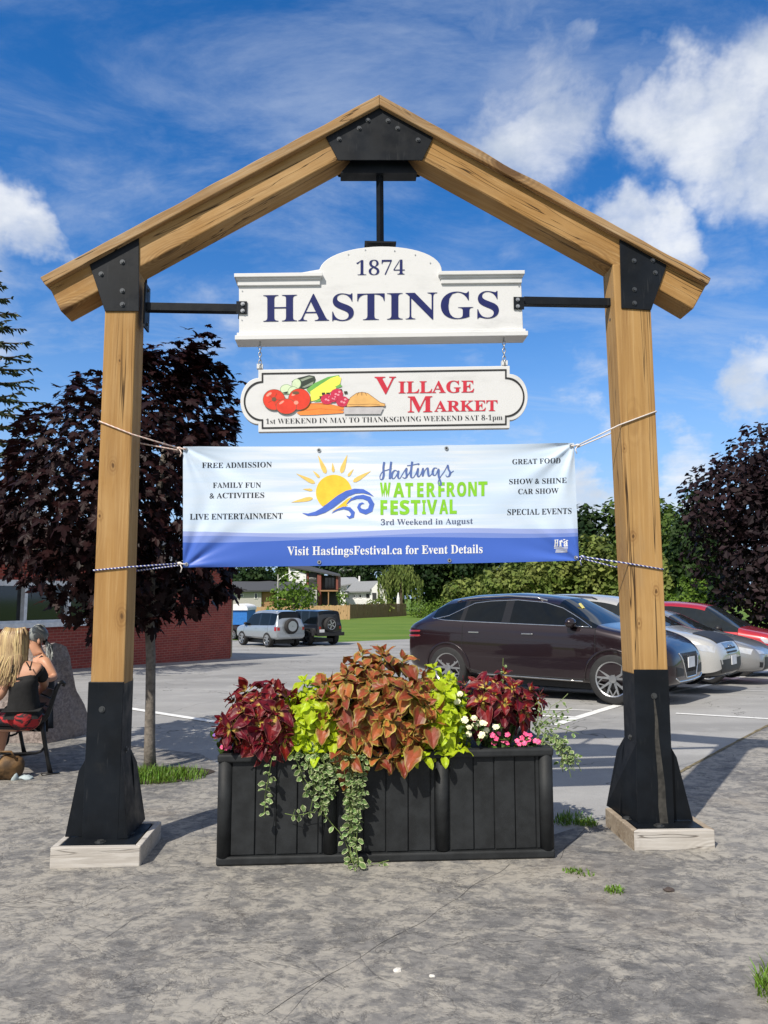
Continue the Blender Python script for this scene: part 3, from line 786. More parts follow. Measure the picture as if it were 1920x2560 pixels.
def paint(mb_, pts, name_i, zoom='v'):
    lay[0] += 1
    w = MW + .0025 + lay[0] * .00012
    mb_.add([GP(630 + x * .22303, 920 + y * .22303, w) for x, y in pts], [tuple(range(len(pts)))], name_i)


PM = ['tomato', 'tomato_light', 'stem_brown', 'zucchini', 'zucchini_light', 'slice_green', 'slice_rim', 'corn', 'husk', 'raspberry', 'raspberry_light', 'carrot', 'carrot_dark', 'crust', 'crust_line', 'tin', 'leaf_dark', 'husk']
ix = {k: i for i, k in enumerate(PM)}
def el(cx, cy, rx, ry, rot=0, n=26):
    c, s = math.cos(R(rot)), math.sin(R(rot))
    return [(cx + rx * math.cos(t) * c - ry * math.sin(t) * s, cy + rx * math.cos(t) * s + ry * math.sin(t) * c) for t in [2 * math.pi * i / n for i in range(n)]]


b = MB()
paint(b, [(445, 150), (520, 110), (640, 80), (700, 90), (715, 130), (690, 190), (620, 225), (545, 240), (470, 220)], ix['zucchini'])
paint(b, [(540, 130), (640, 95), (690, 100), (560, 150)], ix['zucchini_light']); paint(b, [(560, 215), (690, 150), (680, 185), (590, 222)], ix['zucchini_light'])
paint(b, el(497, 180, 52, 62, 20), ix['slice_rim']); paint(b, el(497, 180, 46, 56, 20), ix['slice_green'])
paint(b, el(385, 240, 70, 58), ix['slice_rim']); paint(b, el(385, 240, 64, 52), ix['slice_green']); paint(b, [(340, 275), (400, 262), (400, 290), (370, 290)], ix['zucchini'])
paint(b, el(462, 262, 62, 56), ix['slice_rim']); paint(b, el(462, 262, 56, 50), ix['slice_green'])
paint(b, [(610, 240), (700, 170), (850, 100), (980, 78), (960, 120), (800, 240), (660, 300)], ix['husk'])
paint(b, [(655, 262), (760, 190), (880, 115), (960, 88), (1000, 110), (990, 170), (930, 240), (830, 300), (720, 360), (655, 375)], ix['corn'])
paint(b, [(690, 380), (760, 345), (800, 340), (760, 375)], ix['husk']); paint(b, [(930, 210), (990, 178), (1012, 205), (960, 225)], ix['husk'])
for c in ([(505, 470), (640, 400), (900, 415), (1040, 440), (1045, 465), (900, 470), (650, 470)], [(500, 500), (640, 440), (860, 450), (1030, 480), (1020, 505), (700, 525), (540, 528)]): paint(b, c, ix['carrot'])
paint(b, [(600, 470), (760, 452), (1000, 472), (1000, 478), (760, 460), (610, 480)], ix['carrot_dark']); paint(b, [(650, 395), (780, 390), (980, 425), (800, 405), (660, 405)], ix['carrot_dark'])
for cx, cy in ((850, 290), (990, 250), (1050, 275), (800, 290), (775, 330), (1095, 360), (1085, 410)): paint(b, [(cx - 20, cy - 14), (cx + 18, cy - 16), (cx + 22, cy + 10), (cx - 14, cy + 16)], ix['leaf_dark'])
for cx, cy, r in ((950, 290, 70), (840, 350, 70), (1015, 375, 72), (910, 340, 50)):
    paint(b, el(cx, cy, r, r * .82), ix['raspberry'])
    for k in range(7): paint(b, el(cx + r * .6 * math.cos(k * 2.4) * (k / 7) ** .5, cy - r * .1 + r * .5 * math.sin(k * 2.4) * (k / 7) ** .5, r * .2, r * .16), ix['raspberry_light'] if k % 2 else ix['raspberry'])
paint(b, [(1030, 440), (1475, 440), (1440, 515), (1030, 517)], ix['tin'])
paint(b, [(1060, 415), (1100, 330), (1170, 280), (1230, 268), (1300, 282), (1380, 340), (1440, 385), (1495, 400), (1490, 430), (1430, 428), (1300, 436), (1180, 430), (1060, 440)], ix['crust_line'])
paint(b, [(1066, 415), (1104, 334), (1172, 285), (1230, 273), (1298, 287), (1378, 345), (1438, 390), (1488, 405), (1484, 425), (1430, 422), (1300, 430), (1180, 425), (1066, 433)], ix['crust'])
paint(b, [(1080, 404), (1200, 408), (1320, 402), (1430, 408), (1430, 412), (1320, 407), (1200, 413), (1080, 409)], ix['crust_line'])
for x0, x1 in ((1195, 1178), (1231, 1231), (1267, 1285)): paint(b, [(x0 - 4, 272), (x0 + 4, 272), (x1 + 3, 308), (x1 - 3, 308)], ix['crust_line'])
for cx, cy, rx, ry in ((247, 355, 126, 118), (530, 350, 126, 122), (385, 430, 118, 88)):
    paint(b, el(cx, cy, rx, ry), ix['stem_brown']); paint(b, el(cx, cy, rx - 5, ry - 5), ix['tomato'])
    paint(b, el(cx - rx * .45, cy - ry * .5, rx * .28, ry * .13, -35), ix['tomato_light'])
paint(b, el(247, 350, 26, 24), ix['stem_brown']); paint(b, el(490, 278, 40, 18), ix['stem_brown']); paint(b, el(495, 388, 26, 22), ix['tomato_light'])
for k in range(5): paint(b, [(247 + 8 * math.cos(k * 1.25), 350 + 8 * math.sin(k * 1.25)), (247 + 75 * math.cos(k * 1.25 + .1), 350 + 70 * math.sin(k * 1.25 + .1)), (247 + 75 * math.cos(k * 1.25 + .15), 350 + 70 * math.sin(k * 1.25 + .15))], ix['stem_brown'])
b.build('painted_produce', ['paint_' + k for k in PM], mk)

# ------------------------------------------------------------------ festival banner
BW = -.095
TL, TR_, BR_, BL = GP(458.5, 1117, BW), GP(1434.5, 1108, BW), GP(1448.5, 1401.5, BW), GP(457.5, 1418.5, BW)


def ban(u, v, lift=0.0):
    p = BL.lerp(BR_, u).lerp(TL.lerp(TR_, u), v)
    sag = -.006 * 4 * u * (1 - u)
    d = 0
    for cu, cv in ((0, 1), (1, 1), (0, 0), (1, 0)):
        du, dv = abs(u - cu) * 2.5, abs(v - cv) * .77; r = math.hypot(du, dv); an = math.atan2(dv, du)
        fade = math.exp(-r * 2.3) * min(1, r * 9)
        d += .010 * fade * math.sin(an * 9 + (1.3 if cu else 0) + cv) + .003 * fade * math.sin(an * 19 + 2 * cv)
    d += .010 * math.sin(u * 7 + 1) * (v - .5) + .006 * math.sin(u * 17 + v * 3) * abs(v - .5) + .012 * math.sin(v * 3.1 + u * 4) * math.sin(u * math.pi)
    return p + Vector((0, 0, sag * (1 - v) + sag * v)) + GN * (d + lift)


banner = thing('banner', 'white and blue vinyl festival banner with sun and wave emblem, roped between the two posts', 'banner', GP(950, 1415, BW))
NU, NV = 260, 90
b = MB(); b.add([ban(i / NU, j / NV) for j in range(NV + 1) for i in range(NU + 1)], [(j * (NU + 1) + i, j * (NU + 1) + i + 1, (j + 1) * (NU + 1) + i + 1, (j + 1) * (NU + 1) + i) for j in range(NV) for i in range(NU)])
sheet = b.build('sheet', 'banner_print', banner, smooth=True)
uvl = sheet.data.uv_layers.new(name='UVMap')
for p in sheet.data.polygons:
    for li in p.loop_indices:
        vi = sheet.data.loops[li].vertex_index; uvl.data[li].uv = ((vi % (NU + 1)) / NU, (vi // (NU + 1)) / NV)


def fullpx(X, Y, lift=.002):
    xl = 458.5 - (Y - 1117) * .003; xr = 1434.5 + (Y - 1108) * .0477
    u = (X - xl) / (xr - xl); yt = 1117 - 9 * u; yb = 1418.5 - 17 * u
    return ban(u, (yb - Y) / (yb - yt), lift)


def z4(x, y, l=.002): return fullpx(420 + x * .32550, 1080 + y * .32550, l)
def z5(x, y, l=.002): return fullpx(900 + x * .36166, 1080 + y * .36166, l)


CURVED += [z4, z5]
for s, x0, x1, y0, y1, h in (('FREE ADMISSION', 260, 785, 278, 268, 42), ('FAMILY FUN', 340, 703, 431, 427, 41), ('& ACTIVITIES', 313, 728, 512, 505, 41), ('LIVE ENTERTAINMENT', 168, 868, 676, 665, 44)):
    b = MB(); lettering(b, s, z4, x0, x1, y0, y1, h, fat=-.004); b.build('lettering', 'paint_ink', banner)
for s, x0, x1, y0, y1, h in (('GREAT FOOD', 1045, 1383, 221, 217, 36), ('SHOW & SHINE', 1022, 1423, 360, 355, 36), ('CAR SHOW', 1085, 1368, 429, 425, 36), ('SPECIAL EVENTS', 1010, 1460, 573, 568, 40)):
    b = MB(); lettering(b, s, z5, x0, x1, y0, y1, h, fat=-.004); b.build('lettering', 'paint_ink', banner)
b = MB(); lettering(b, '3rd Weekend in August', z5, 127, 768, 641, 632, 42, fat=-.004); b.build('lettering', 'paint_slate_text', banner)
b = MB(); lettering(b, 'Visit HastingsFestival.ca for Event Details', lambda x, y: fullpx(x, y), 714, 1202, 1387, 1381.5, 21.5, fat=.004); b.build('lettering', 'paint_print_white', banner)
b = MB()
for ch, x0, x1, y0, y1, h in [(c, *q) for c, q in zip('WATERFRONT', [(122, 196, 446, 445, 101), (214, 290, 445, 444, 99), (298, 352, 444, 444, 97), (380, 424, 443, 443, 97), (446, 508, 443, 442, 97), (527, 572, 442, 441, 98), (586, 646, 441, 440, 97), (658, 722, 440, 439, 98), (736, 796, 439, 438, 97), (806, 870, 438, 437, 98)])] + \
        [(c, *q) for c, q in zip('FESTIVAL', [(125, 172, 567, 567, 100), (194, 246, 566, 566, 97), (258, 326, 565, 565, 99), (336, 402, 564, 564, 98), (414, 440, 563, 563, 97), (446, 520, 562, 562, 98), (534, 596, 561, 561, 98), (606, 656, 560, 560, 97)])]:
    lettering(b, ch, z5, x0, x1, y0, y1, h, serif=2, fat=.022)
b.build('lettering', 'paint_fest_green', banner)


def brush(mb_, strokes, conv, w0, lift=.0028):
    """handwriting as flat ribbons: thick on the way down, thin on the way up"""
    for st in strokes:
        pts = []
        n = len(st)
        for i in range(n - 1):      # Catmull-Rom
            p0, p1, p2, p3 = st[max(i - 1, 0)], st[i], st[i + 1], st[min(i + 2, n - 1)]
            for k in range(6):
                t = k / 6
                pts.append(tuple(.5 * (2 * p1[a] + (p2[a] - p0[a]) * t + (2 * p0[a] - 5 * p1[a] + 4 * p2[a] - p3[a]) * t * t + (3 * p1[a] - p0[a] - 3 * p2[a] + p3[a]) * t ** 3) for a in (0, 1)))
        pts.append(st[-1]); vs = []
        for i, p in enumerate(pts):
            q0, q1 = pts[max(0, i - 1)], pts[min(len(pts) - 1, i + 1)]
            dx, dy = q1[0] - q0[0], q1[1] - q0[1]; L = math.hypot(dx, dy) or 1
            w = w0 * (.42 + .75 * max(0, dy / L) ** 2)
            vs += [conv(p[0] - dy / L * w, p[1] + dx / L * w, lift), conv(p[0] + dy / L * w, p[1] - dx / L * w, lift)]
        mb_.add(vs, [(2 * i, 2 * i + 1, 2 * i + 3, 2 * i + 2) for i in range(len(pts) - 1)])


b = MB()
brush(b, [[(152, 200), (146, 240), (148, 290), (140, 318), (126, 322), (122, 300), (140, 268), (172, 256), (205, 245)], [(200, 198), (194, 250), (190, 318)],
          [(246, 268), (226, 258), (208, 278), (204, 306), (218, 316), (238, 290), (250, 262), (246, 300), (258, 316), (272, 296)],
          [(272, 296), (292, 262), (306, 244), (304, 272), (308, 300), (294, 314), (278, 306)], [(308, 300), (330, 268), (346, 200)], [(346, 198), (338, 260), (338, 304), (354, 308), (372, 280)], [(310, 226), (345, 222), (392, 212)],
          [(372, 280), (386, 244), (382, 288), (392, 304), (408, 282)], [(388, 212), (391, 220)], [(408, 282), (420, 244), (420, 300), (432, 264), (452, 242), (456, 270), (462, 300), (480, 286), (490, 262)],
          [(520, 246), (500, 244), (488, 268), (494, 292), (510, 290), (528, 250), (530, 300), (546, 352), (536, 366), (526, 344), (540, 308), (566, 272)],
          [(566, 272), (584, 240), (592, 224), (598, 252), (610, 276), (602, 300), (586, 304), (580, 292)], [(604, 290), (618, 276), (634, 264)]], z5, 6.2)
b.build('script_lettering', 'paint_script_blue', banner)
# sun, rays and waves
b = MB(); cx, cy, r = 1258, 462, 138
sunp = [(cx + r * math.cos(R(a)), cy - r * math.sin(R(a))) for a in range(-4, 232, 6)] + [(1175, 568)]
sunp += [(1230, 535), (1320, 470), (1380, 440)]
b.add([z4(x, y, .002) for x, y in sunp], [tuple(range(len(sunp)))])
low = [(1240, 612), (1300, 562), (1360, 510), (1394, 495), (1370, 530), (1350, 556), (1365, 560), (1340, 572), (1290, 585)]
b.add([z4(x, y, .002) for x, y in low], [tuple(range(len(low)))])
b.v = b.v; b.build('sun_emblem', 'paint_sun_yellow', banner)
b = MB()
for (x0, y0), (x1, y1), w in (((968, 316), (1112, 390), 17), ((1095, 292), (1148, 347), 11), ((1136, 172), (1196, 314), 19), ((1246, 230), (1254, 304), 12), ((1360, 165), (1312, 310), 19), ((1408, 278), (1364, 335), 11), ((1542, 292), (1404, 377), 18), ((1018, 436), (1094, 444), 11), ((930, 540), (1096, 506), 17)):
    dx, dy = x1 - x0, y1 - y0; L = math.hypot(dx, dy); nx, ny = -dy / L, dx / L
    pts = [(x0, y0)] + [(x0 + dx * f + nx * w * g, y0 + dy * f + ny * w * g) for f, g in ((.35, .55), (.7, .95), (.88, .85), (.97, .4))] + [(x1, y1)] + [(x0 + dx * f - nx * w * g, y0 + dy * f - ny * w * g) for f, g in ((.97, .4), (.88, .85), (.7, .95), (.35, .55))]
    b.add([z4(x, y, .002) for x, y in pts], [tuple(range(len(pts)))])
b.build('sun_rays', 'paint_ray_yellow', banner)


def ribbon(mb_, path, ws, conv, lift):
    vs = []
    for i, p in enumerate(path):
        q0, q1 = path[max(0, i - 1)], path[min(len(path) - 1, i + 1)]
        dx, dy = q1[0] - q0[0], q1[1] - q0[1]; L = math.hypot(dx, dy) or 1; w = ws[i]
        vs += [conv(p[0] - dy / L * w, p[1] + dx / L * w, lift), conv(p[0] + dy / L * w, p[1] - dx / L * w, lift)]
    mb_.add(vs, [(2 * i, 2 * i + 1, 2 * i + 3, 2 * i + 2) for i in range(len(path) - 1)])


b = MB()
ribbon(b, [(1018, 622), (1060, 634), (1120, 625), (1180, 598), (1240, 555), (1300, 508), (1360, 468), (1420, 450), (1480, 450), (1525, 468), (1560, 490)], [1, 9, 16, 22, 27, 27, 23, 19, 15, 8, 1], z4, .003)
ribbon(b, [(1352, 552), (1385, 518), (1430, 498), (1480, 494), (1525, 510), (1548, 550), (1535, 595), (1500, 612), (1462, 600), (1446, 575), (1455, 552), (1475, 543), (1490, 548)], [1, 7, 12, 16, 19, 19, 20, 19, 16, 12, 9, 6, 1], z4, .003)
ribbon(b, [(1240, 622), (1280, 596), (1330, 580), (1375, 588), (1402, 618), (1398, 645), (1375, 655), (1352, 640)], [1, 6, 10, 14, 16, 14, 9, 1], z4, .003)
b.build('wave_emblem', 'paint_wave_blue', banner)
# small white association emblem in the lower right corner
b = MB()
for s, x0, x1, y0, h in (('H', 1338, 1368, 792, 46), ('r', 1372, 1400, 792, 40), ('a', 1404, 1440, 792, 36)): lettering(b, s, z5, x0, x1, y0, y0 - 2, h, fat=.02)
for yy, x0, x1 in ((806, 1340, 1438), (820, 1352, 1430), (832, 1350, 1432)):
    for k in range(12):
        xa = x0 + (x1 - x0) * k / 12; b.add([z5(xa, yy), z5(xa + (x1 - x0) / 15, yy), z5(xa + (x1 - x0) / 15, yy - 8), z5(xa, yy - 8)], [(0, 1, 2, 3)])
for k in range(3): b.add([z5(x, y) for x, y in ((1385 + k * 20, 755 - k % 2 * 6), (1399 + k * 20, 755 - k % 2 * 6), (1399 + k * 20, 747 - k % 2 * 6), (1385 + k * 20, 747 - k % 2 * 6))], [(0, 1, 2, 3)])
b.build('association_emblem', 'paint_print_white', banner)
for x, y in ((792, 1123.5), (1111, 1119), (793, 1404), (1118, 1399.5), (465, 1124), (1427, 1116), (466, 1411), (1440, 1394)):
    c = fullpx(x, y, .003)
    b = MB(); bh = MB(); vs = []
    for rr, h in ((.014, 0), (.013, .003), (.007, .003), (.006, 0)): vs += [c + (GU * math.cos(2 * math.pi * k / 12) + Vector((0, 0, 1)) * math.sin(2 * math.pi * k / 12)) * rr + GN * h for k in range(12)]
    b.add(vs, [(i * 12 + k, i * 12 + (k + 1) % 12, (i + 1) * 12 + (k + 1) % 12, (i + 1) * 12 + k) for i in range(3) for k in range(12)])
    bh.add([c + (GU * math.cos(2 * math.pi * k / 12) + Vector((0, 0, 1)) * math.sin(2 * math.pi * k / 12)) * .0062 + GN * .0008 for k in range(12)], [tuple(range(12))])
    gm = b.build('grommet', 'zinc', banner); bh.build('grommet_hole', 'paint_ink', gm)


def rope_mat(name, c1, c2, th=0.0):
    m, t, bs = newmat(name)
    v = t('SeparateXYZ', {0: objv(t)})
    s = t.math('SINE', t.math('ADD', t.math('MULTIPLY', v.outputs[0], 260.0), t.math('MULTIPLY', v.outputs[2], 240.0)))
    t.l.new(t.mix(t.mrange(s, th - .2, th + .2), c1, c2), bs.inputs['Base Color']); bs.inputs['Roughness'].default_value = .8


rope_mat('rope_pink', (.62, .42, .36), (.70, .60, .54)); rope_mat('rope_blue', (.04, .06, .28), (.66, .67, .70), .3)
plain('rope_white', (.66, .61, .58), .8, var=.2, vscale=200)


def rope(label, mat, corner, post_l, post_r, y_out, y_in, kx, knot):
    """a loop from the grommet round the far side of a post and back"""
    t_ = thing('rope', label, 'rope', GP(*corner, BW), 'ropes holding the banner')
    c = fullpx(*corner, .004)
    e = .008
    sgn = 1 if kx > 0 else -1
    far, near = (post_l, post_r) if sgn > 0 else (post_r, post_l)
    f1 = GP(far, y_out, e); f1b = f1 + back * (TD + 2 * e)
    f2 = GP(near, y_in, e); f2b = GP(near, y_in + 6, e) + back * (TD + 2 * e)
    kn = c - GU * sgn * .045 + Vector((0, 0, .006))
    b = MB()
    b.tube([kn, f2, f1 - GU * 0, f1 - GU * sgn * .006 + back * .02, f1b - GU * sgn * .004, f2b, kn + Vector((0, 0, -.012)) + back * .01], .0048, 8)
    b.build('loop', mat, t_, smooth=True)
    b = MB(); b.ball(kn, .012, 8, 6, sq=(1.5, 1, .9)); b.tube([kn, kn.lerp(c, .5) + GN * .01, c + GN * .006, c - GN * .012, kn - GN * .01], .005, 6)
    b.tube([kn, kn + Vector((sgn * .02, -.012, -.03)), kn + Vector((sgn * .012, -.014, -.06))], .004, 6)
    b.build('knot', knot, t_, smooth=True)


rope('pinkish cord from the left post to the upper left banner corner', 'rope_pink', (465, 1124), 248, 331, 1053, 1086, 1, 'rope_pink')
rope('striped blue cord from the left post to the lower left banner corner', 'rope_blue', (466, 1411), 233.5, 317, 1426, 1418, 1, 'rope_white')
rope('pale plain cord from the right post to the upper right banner corner', 'rope_white', (1427, 1116), 1547, 1641, 1028, 1063, -1, 'rope_white')
rope('striped blue cord from the right post to the lower right banner corner', 'rope_blue', (1440, 1394), 1566, 1658.5, 1423.5, 1408, -1, 'rope_blue')

# ------------------------------------------------------------------ planter box
PL, PR = G(536.5, 2169), G(1391, 2148)
PU = (PR - PL).normalized(); PXW = (PR - PL).length; PU2 = Vector((PU.x, PU.y, 0)).normalized(); PBK = Vector((-PU2.y, PU2.x, 0)); PH = atY(538, 1889, PL.y).z - PL.z; PDP = .78
PMX = Matrix(((PU.x, PBK.x, 0, PL.x), (PU.y, PBK.y, 0, PL.y), (PU.z, 0, 1, PL.z + .004), (0, 0, 0, 1)))


def PB(x, y, z): return PMX @ Vector((x, y, z))


plain('planter_plastic', (.017, .019, .021), .6, var=.3, vscale=9, bump=.15, bscale=200, spec=.3)
planter = thing('planter_box', 'long charcoal plastic planter box with ribbed panels under the gate', 'planter', PB(PXW / 2, 0, 0))


def pbox(x0, y0, z0, x1, y1, z1, mb_): mb_.box((x0, y0, z0), (x1, y1, z1), 0, PMX)


for face, flip in (('front', 0), ('back', 1)):
    b = MB(); e = .028
    n = 3; mw = PXW / n
    for k in range(n):
        xs = [k * mw + (.085 if k == 0 else .045)]; xe = (k + 1) * mw - (.085 if k == n - 1 else .045)
        step = (xe - xs[0]) / 4.35
        edges = [xs[0] + step * i for i in (0, 1.15, 2.15, 3.15, 4.15)] + [xe]
        for i in range(5):
            y0 = e if not flip else PDP - e - .02
            pbox(edges[i] + .0035, y0 + (.004 if i % 2 else 0), .055, edges[i + 1] - .0035, y0 + .02, PH - .045, b)
    b.build('panel', 'planter_plastic', planter, bevel=.003)
    b = MB(); y0 = e + .012 if not flip else PDP - e - .03
    pbox(.04, y0, .05, PXW - .04, y0 + .018, PH - .05, b); b.build('panel_backing', 'planter_plastic', planter)
for x in (0, PXW):
    b = MB(); xx = .03 if x == 0 else PXW - .05
    pbox(xx, .03, .05, xx + .02, PDP - .03, PH - .05, b)
    for k in range(4): pbox(xx - .006 if x == 0 else xx + .02, .08 + k * .16, .07, xx if x == 0 else xx + .026, .22 + k * .16, PH - .07, b)
    b.build('end_panel', 'planter_plastic', planter, bevel=.002)
for x, y in ((.045, .045), (PXW - .045, .045), (.045, PDP - .045), (PXW - .045, PDP - .045)):
    b = MB(); b.tube([PB(x, y, .045), PB(x, y, PH - .02)], .044, 20); b.build('corner_post', 'planter_plastic', planter, smooth=True)
for k in (1, 2):
    for y in (.045, PDP - .045):
        b = MB(); b.tube([PB(PXW / 3 * k, y, .055), PB(PXW / 3 * k, y, PH - .03)], .041, 20); b.build('pilaster', 'planter_plastic', planter, smooth=True)
for z0, z1, nm, w, inset in ((0.0, .05, 'bottom_rail', .05, .004), (PH - .05, PH, 'rim', .07, 0)):
    b = MB()
    for (xa, ya, xb, yb) in ((inset, inset, PXW - inset, inset + w), (inset, PDP - inset - w, PXW - inset, PDP - inset), (inset, inset + w, inset + w, PDP - inset - w), (PXW - inset - w, inset + w, PXW - inset, PDP - inset - w)):
        pbox(xa, ya, z0, xb, yb, z1, b)
    b.build(nm, 'planter_plastic', planter, bevel=.014 if nm == 'rim' else .012, segs=3)
b = MB(); pbox(.09, .09, .1, PXW - .09, PDP - .09, PH - .035, b); b.build('soil', 'soil', planter)

# ------------------------------------------------------------------ brick building on the left
plain('soffit_white', (.72, .72, .70), .6); plain('roof_dark', (.05, .052, .056), .85, var=.2, bump=.3, bscale=12); plain('window_frame', (.70, .72, .74), .45)
plain('glass_dark', (.012, .016, .02), .06, spec=.8); plain('trim_tan', (.48, .40, .27), .7)
C0 = Vector((-5.25, 26.7)); C1 = Vector((-9.25, 18.5))
wd = (C1 - C0); WL = wd.length * 2.3; wd.normalize(); nrm = Vector((-wd.y, wd.x))
if nrm.y > 0: nrm = -nrm
wl_ang = math.atan2(wd.y, wd.x)
zb0 = gz(C0.x, C0.y) - .4
bld = thing('brick_building', 'low red brick building with white framed windows behind the maroon tree', 'building', (C0.x, C0.y, zb0), rz=wl_ang)
# local axes: x along the wall away from the visible corner, y outwards or inwards by sign
sg = 1 if Vector((-math.sin(wl_ang), math.cos(wl_ang))).dot(nrm) > 0 else -1
WH = 3.55
loc = lambda X, Y, Z: Vector((X, Y * sg, Z))


def lbox(b, x0, x1, y0, y1, z0, z1):
    ya, yb = sorted((y0 * sg, y1 * sg)); b.box((x0, ya, z0), (x1, yb, z1))


def wall_x(px):   # local x where the photo column px meets the wall
    k = (px - 960) / FPX; t = (C0.x - k * C0.y) / (k * wd.y - wd.x); return t


xw0, xw1 = wall_x(262), wall_x(-260)
zz = lambda py, x: CAMH + ray(960, py).z / ray(960, py).y * (C0.y + wd.y * x) - zb0
xm = wall_x(0)
zt, zbm = zz(1449, xm), zz(1563, xm)
b = MB()
for x0, x1, z0, z1 in ((0, xw0, 0, WH), (xw1, WL, 0, WH), (xw0, xw1, 0, zbm), (xw0, xw1, zt, WH)): lbox(b, x0, x1, -.3, 0, z0, z1)
b.build('wall', 'brick', bld, world=False)
b = MB(); lbox(b, -.0, .3, -14, -.302, 0, WH); lbox(b, .3, WL, -14, -13.7, 0, WH); b.build('wall', 'brick', bld, world=False)
wf = MB(); t_ = .09
lbox(wf, xw0, xw1, -.16, .03, zbm, zbm + t_); lbox(wf, xw0, xw1, -.16, .02, zt - t_ * 1.6, zt)
xs_ = [xw0, wall_x(178), wall_x(70), wall_x(-60), xw1]
for x in xs_: lbox(wf, x - t_ / 2 + (t_ / 2 if x == xw0 else 0), x + t_ / 2 - (t_ / 2 if x == xw1 else 0), -.15, .015, zbm + t_, zt - t_ * 1.6)
win = wf.build('window', 'window_frame', bld, world=False)
b = MB(); lbox(b, xw0, xw1, -.14, -.12, zbm, zt); b.build('pane', 'glass_dark', win, world=False)
b = MB(); lbox(b, xw0 - .1, xw1, .032, .14, zbm - .09, zbm + .03); b.build('sill', 'window_frame', win, world=False)
b = MB(); lbox(b, -.035, -.003, -.06, .04, .45, 2.6); b.build('corner_board', 'trim_tan', bld, world=False)
b = MB(); lbox(b, -.7, WL, -14.6, .75, WH, WH + .22); rf = b.build('roof_edge', 'soffit_white', bld, world=False)
b = MB(); P = [loc(-.75, .8, WH + .225), loc(WL, .8, WH + .225), loc(WL, -14.7, WH + .225), loc(-.75, -14.7, WH + .225), loc(6, -7, WH + 2.0), loc(WL, -7, WH + 2.0)]
b.add(P, [(0, 1, 5, 4), (2, 3, 4, 5), (3, 0, 4), (1, 2, 5), (0, 3, 2, 1)]); b.build('roof', 'roof_dark', bld, world=False)

# ------------------------------------------------------------------ trees
LEAFQ = [(-.5, 0, 0), (0, -.35, .06), (.55, 0, 0), (0, .35, .06)]


def rand_dir(rn):
    z = rn.uniform(-1, 1); a = rn.uniform(0, 2 * math.pi); r = math.sqrt(1 - z * z)
    return Vector((r * math.cos(a), r * math.sin(a), z))


def crown_mesh(rn, blobs, n, size, up=.5, shell=.62, droop=0.0):
    """many leaf clumps through a crown made of lumpy ellipsoids (centre, radii)"""
    b = MB(); tot = sum(r[0] * r[1] + r[1] * r[2] for _, r in blobs)
    for c, r in blobs:
        c = Vector(c)
        for _ in range(int(n * (r[0] * r[1] + r[1] * r[2]) / tot)):
            d = rand_dir(rn); k = shell + (1 - shell) * rn.random() ** .6
            k *= 1 + .22 * noise.noise(Vector(d * 2.2) + c * .37) + .1 * noise.noise(Vector(d * 6.5) + c)
            p = c + Vector((d.x * r[0], d.y * r[1], d.z * r[2])) * k
            nr = (d + rand_dir(rn) * .8 + Vector((0, 0, up))).normalized(); u = nr.orthogonal().normalized(); u.rotate(Matrix.Rotation(rn.uniform(0, 6.28), 3, nr))
            if droop: u = (u * (1 - droop) + Vector((0, 0, -droop))).normalized(); nr = u.orthogonal().normalized()
            w = nr.cross(u); s = size * rn.uniform(.55, 1.35); rv = rn.random()
            b.add([p + (u * x + w * y + nr * z) * s for x, y, z in LEAFQ], [(0, 1, 2, 3)], 0, [(0, 0, rv)] * 4)
    return b


def far_tree(name, label, pos, h, w, mat, n=1500, leaf=.5, seed=0, lobes=9, base=.12, group=None, cat='tree', trunk='bark_brown'):
    rn = random.Random(seed); x, y = pos[0], pos[1]; z = gz(x, y)
    t = thing(name, label, cat, (x, y, z), group)
    bl = [((x, y, z + h * (base + (1 - base) * .5)), (w * .40, w * .38, h * (1 - base) * .46))]
    for i in range(lobes):
        a = rn.uniform(0, 6.28); f = rn.uniform(.05, .95); zz_ = z + h * (base + (1 - base) * (.12 + .8 * f)); rr = w * .5 * (math.sin(math.pi * min(.97, .12 + .8 * f)) ** .6) * .62
        s_ = w * rn.uniform(.15, .27)
        bl.append(((x + rr * math.cos(a), y + rr * math.sin(a), zz_), (s_, s_, min(s_ * 1.0, h * .22))))
    crown_mesh(rn, bl, n, leaf).build('crown', mat, t)
    b = MB(); b.tube([(x, y, z - .1), (x + w * .01, y, z + h * base), (x - w * .01, y, z + h * .55)], [w * .035, w * .028, w * .012], 8); b.build('trunk', trunk, t)
    return t


def at(px, Y): return ((px - 960) / FPX * Y * 1.0, Y)


def hgt(py, Y, x=0): return atY(960, py, Y).z - gz(x, Y)


# dark maroon maple beyond the cars, right edge
Y = 41; x, y = at(1985, Y)
far_tree('maroon_maple', 'broad dark maroon maple beyond the red car at the right edge', (x, y), hgt(1085, Y, x), 11.2, 'tree_maroon', 19000, .36, 3, 34, .0)
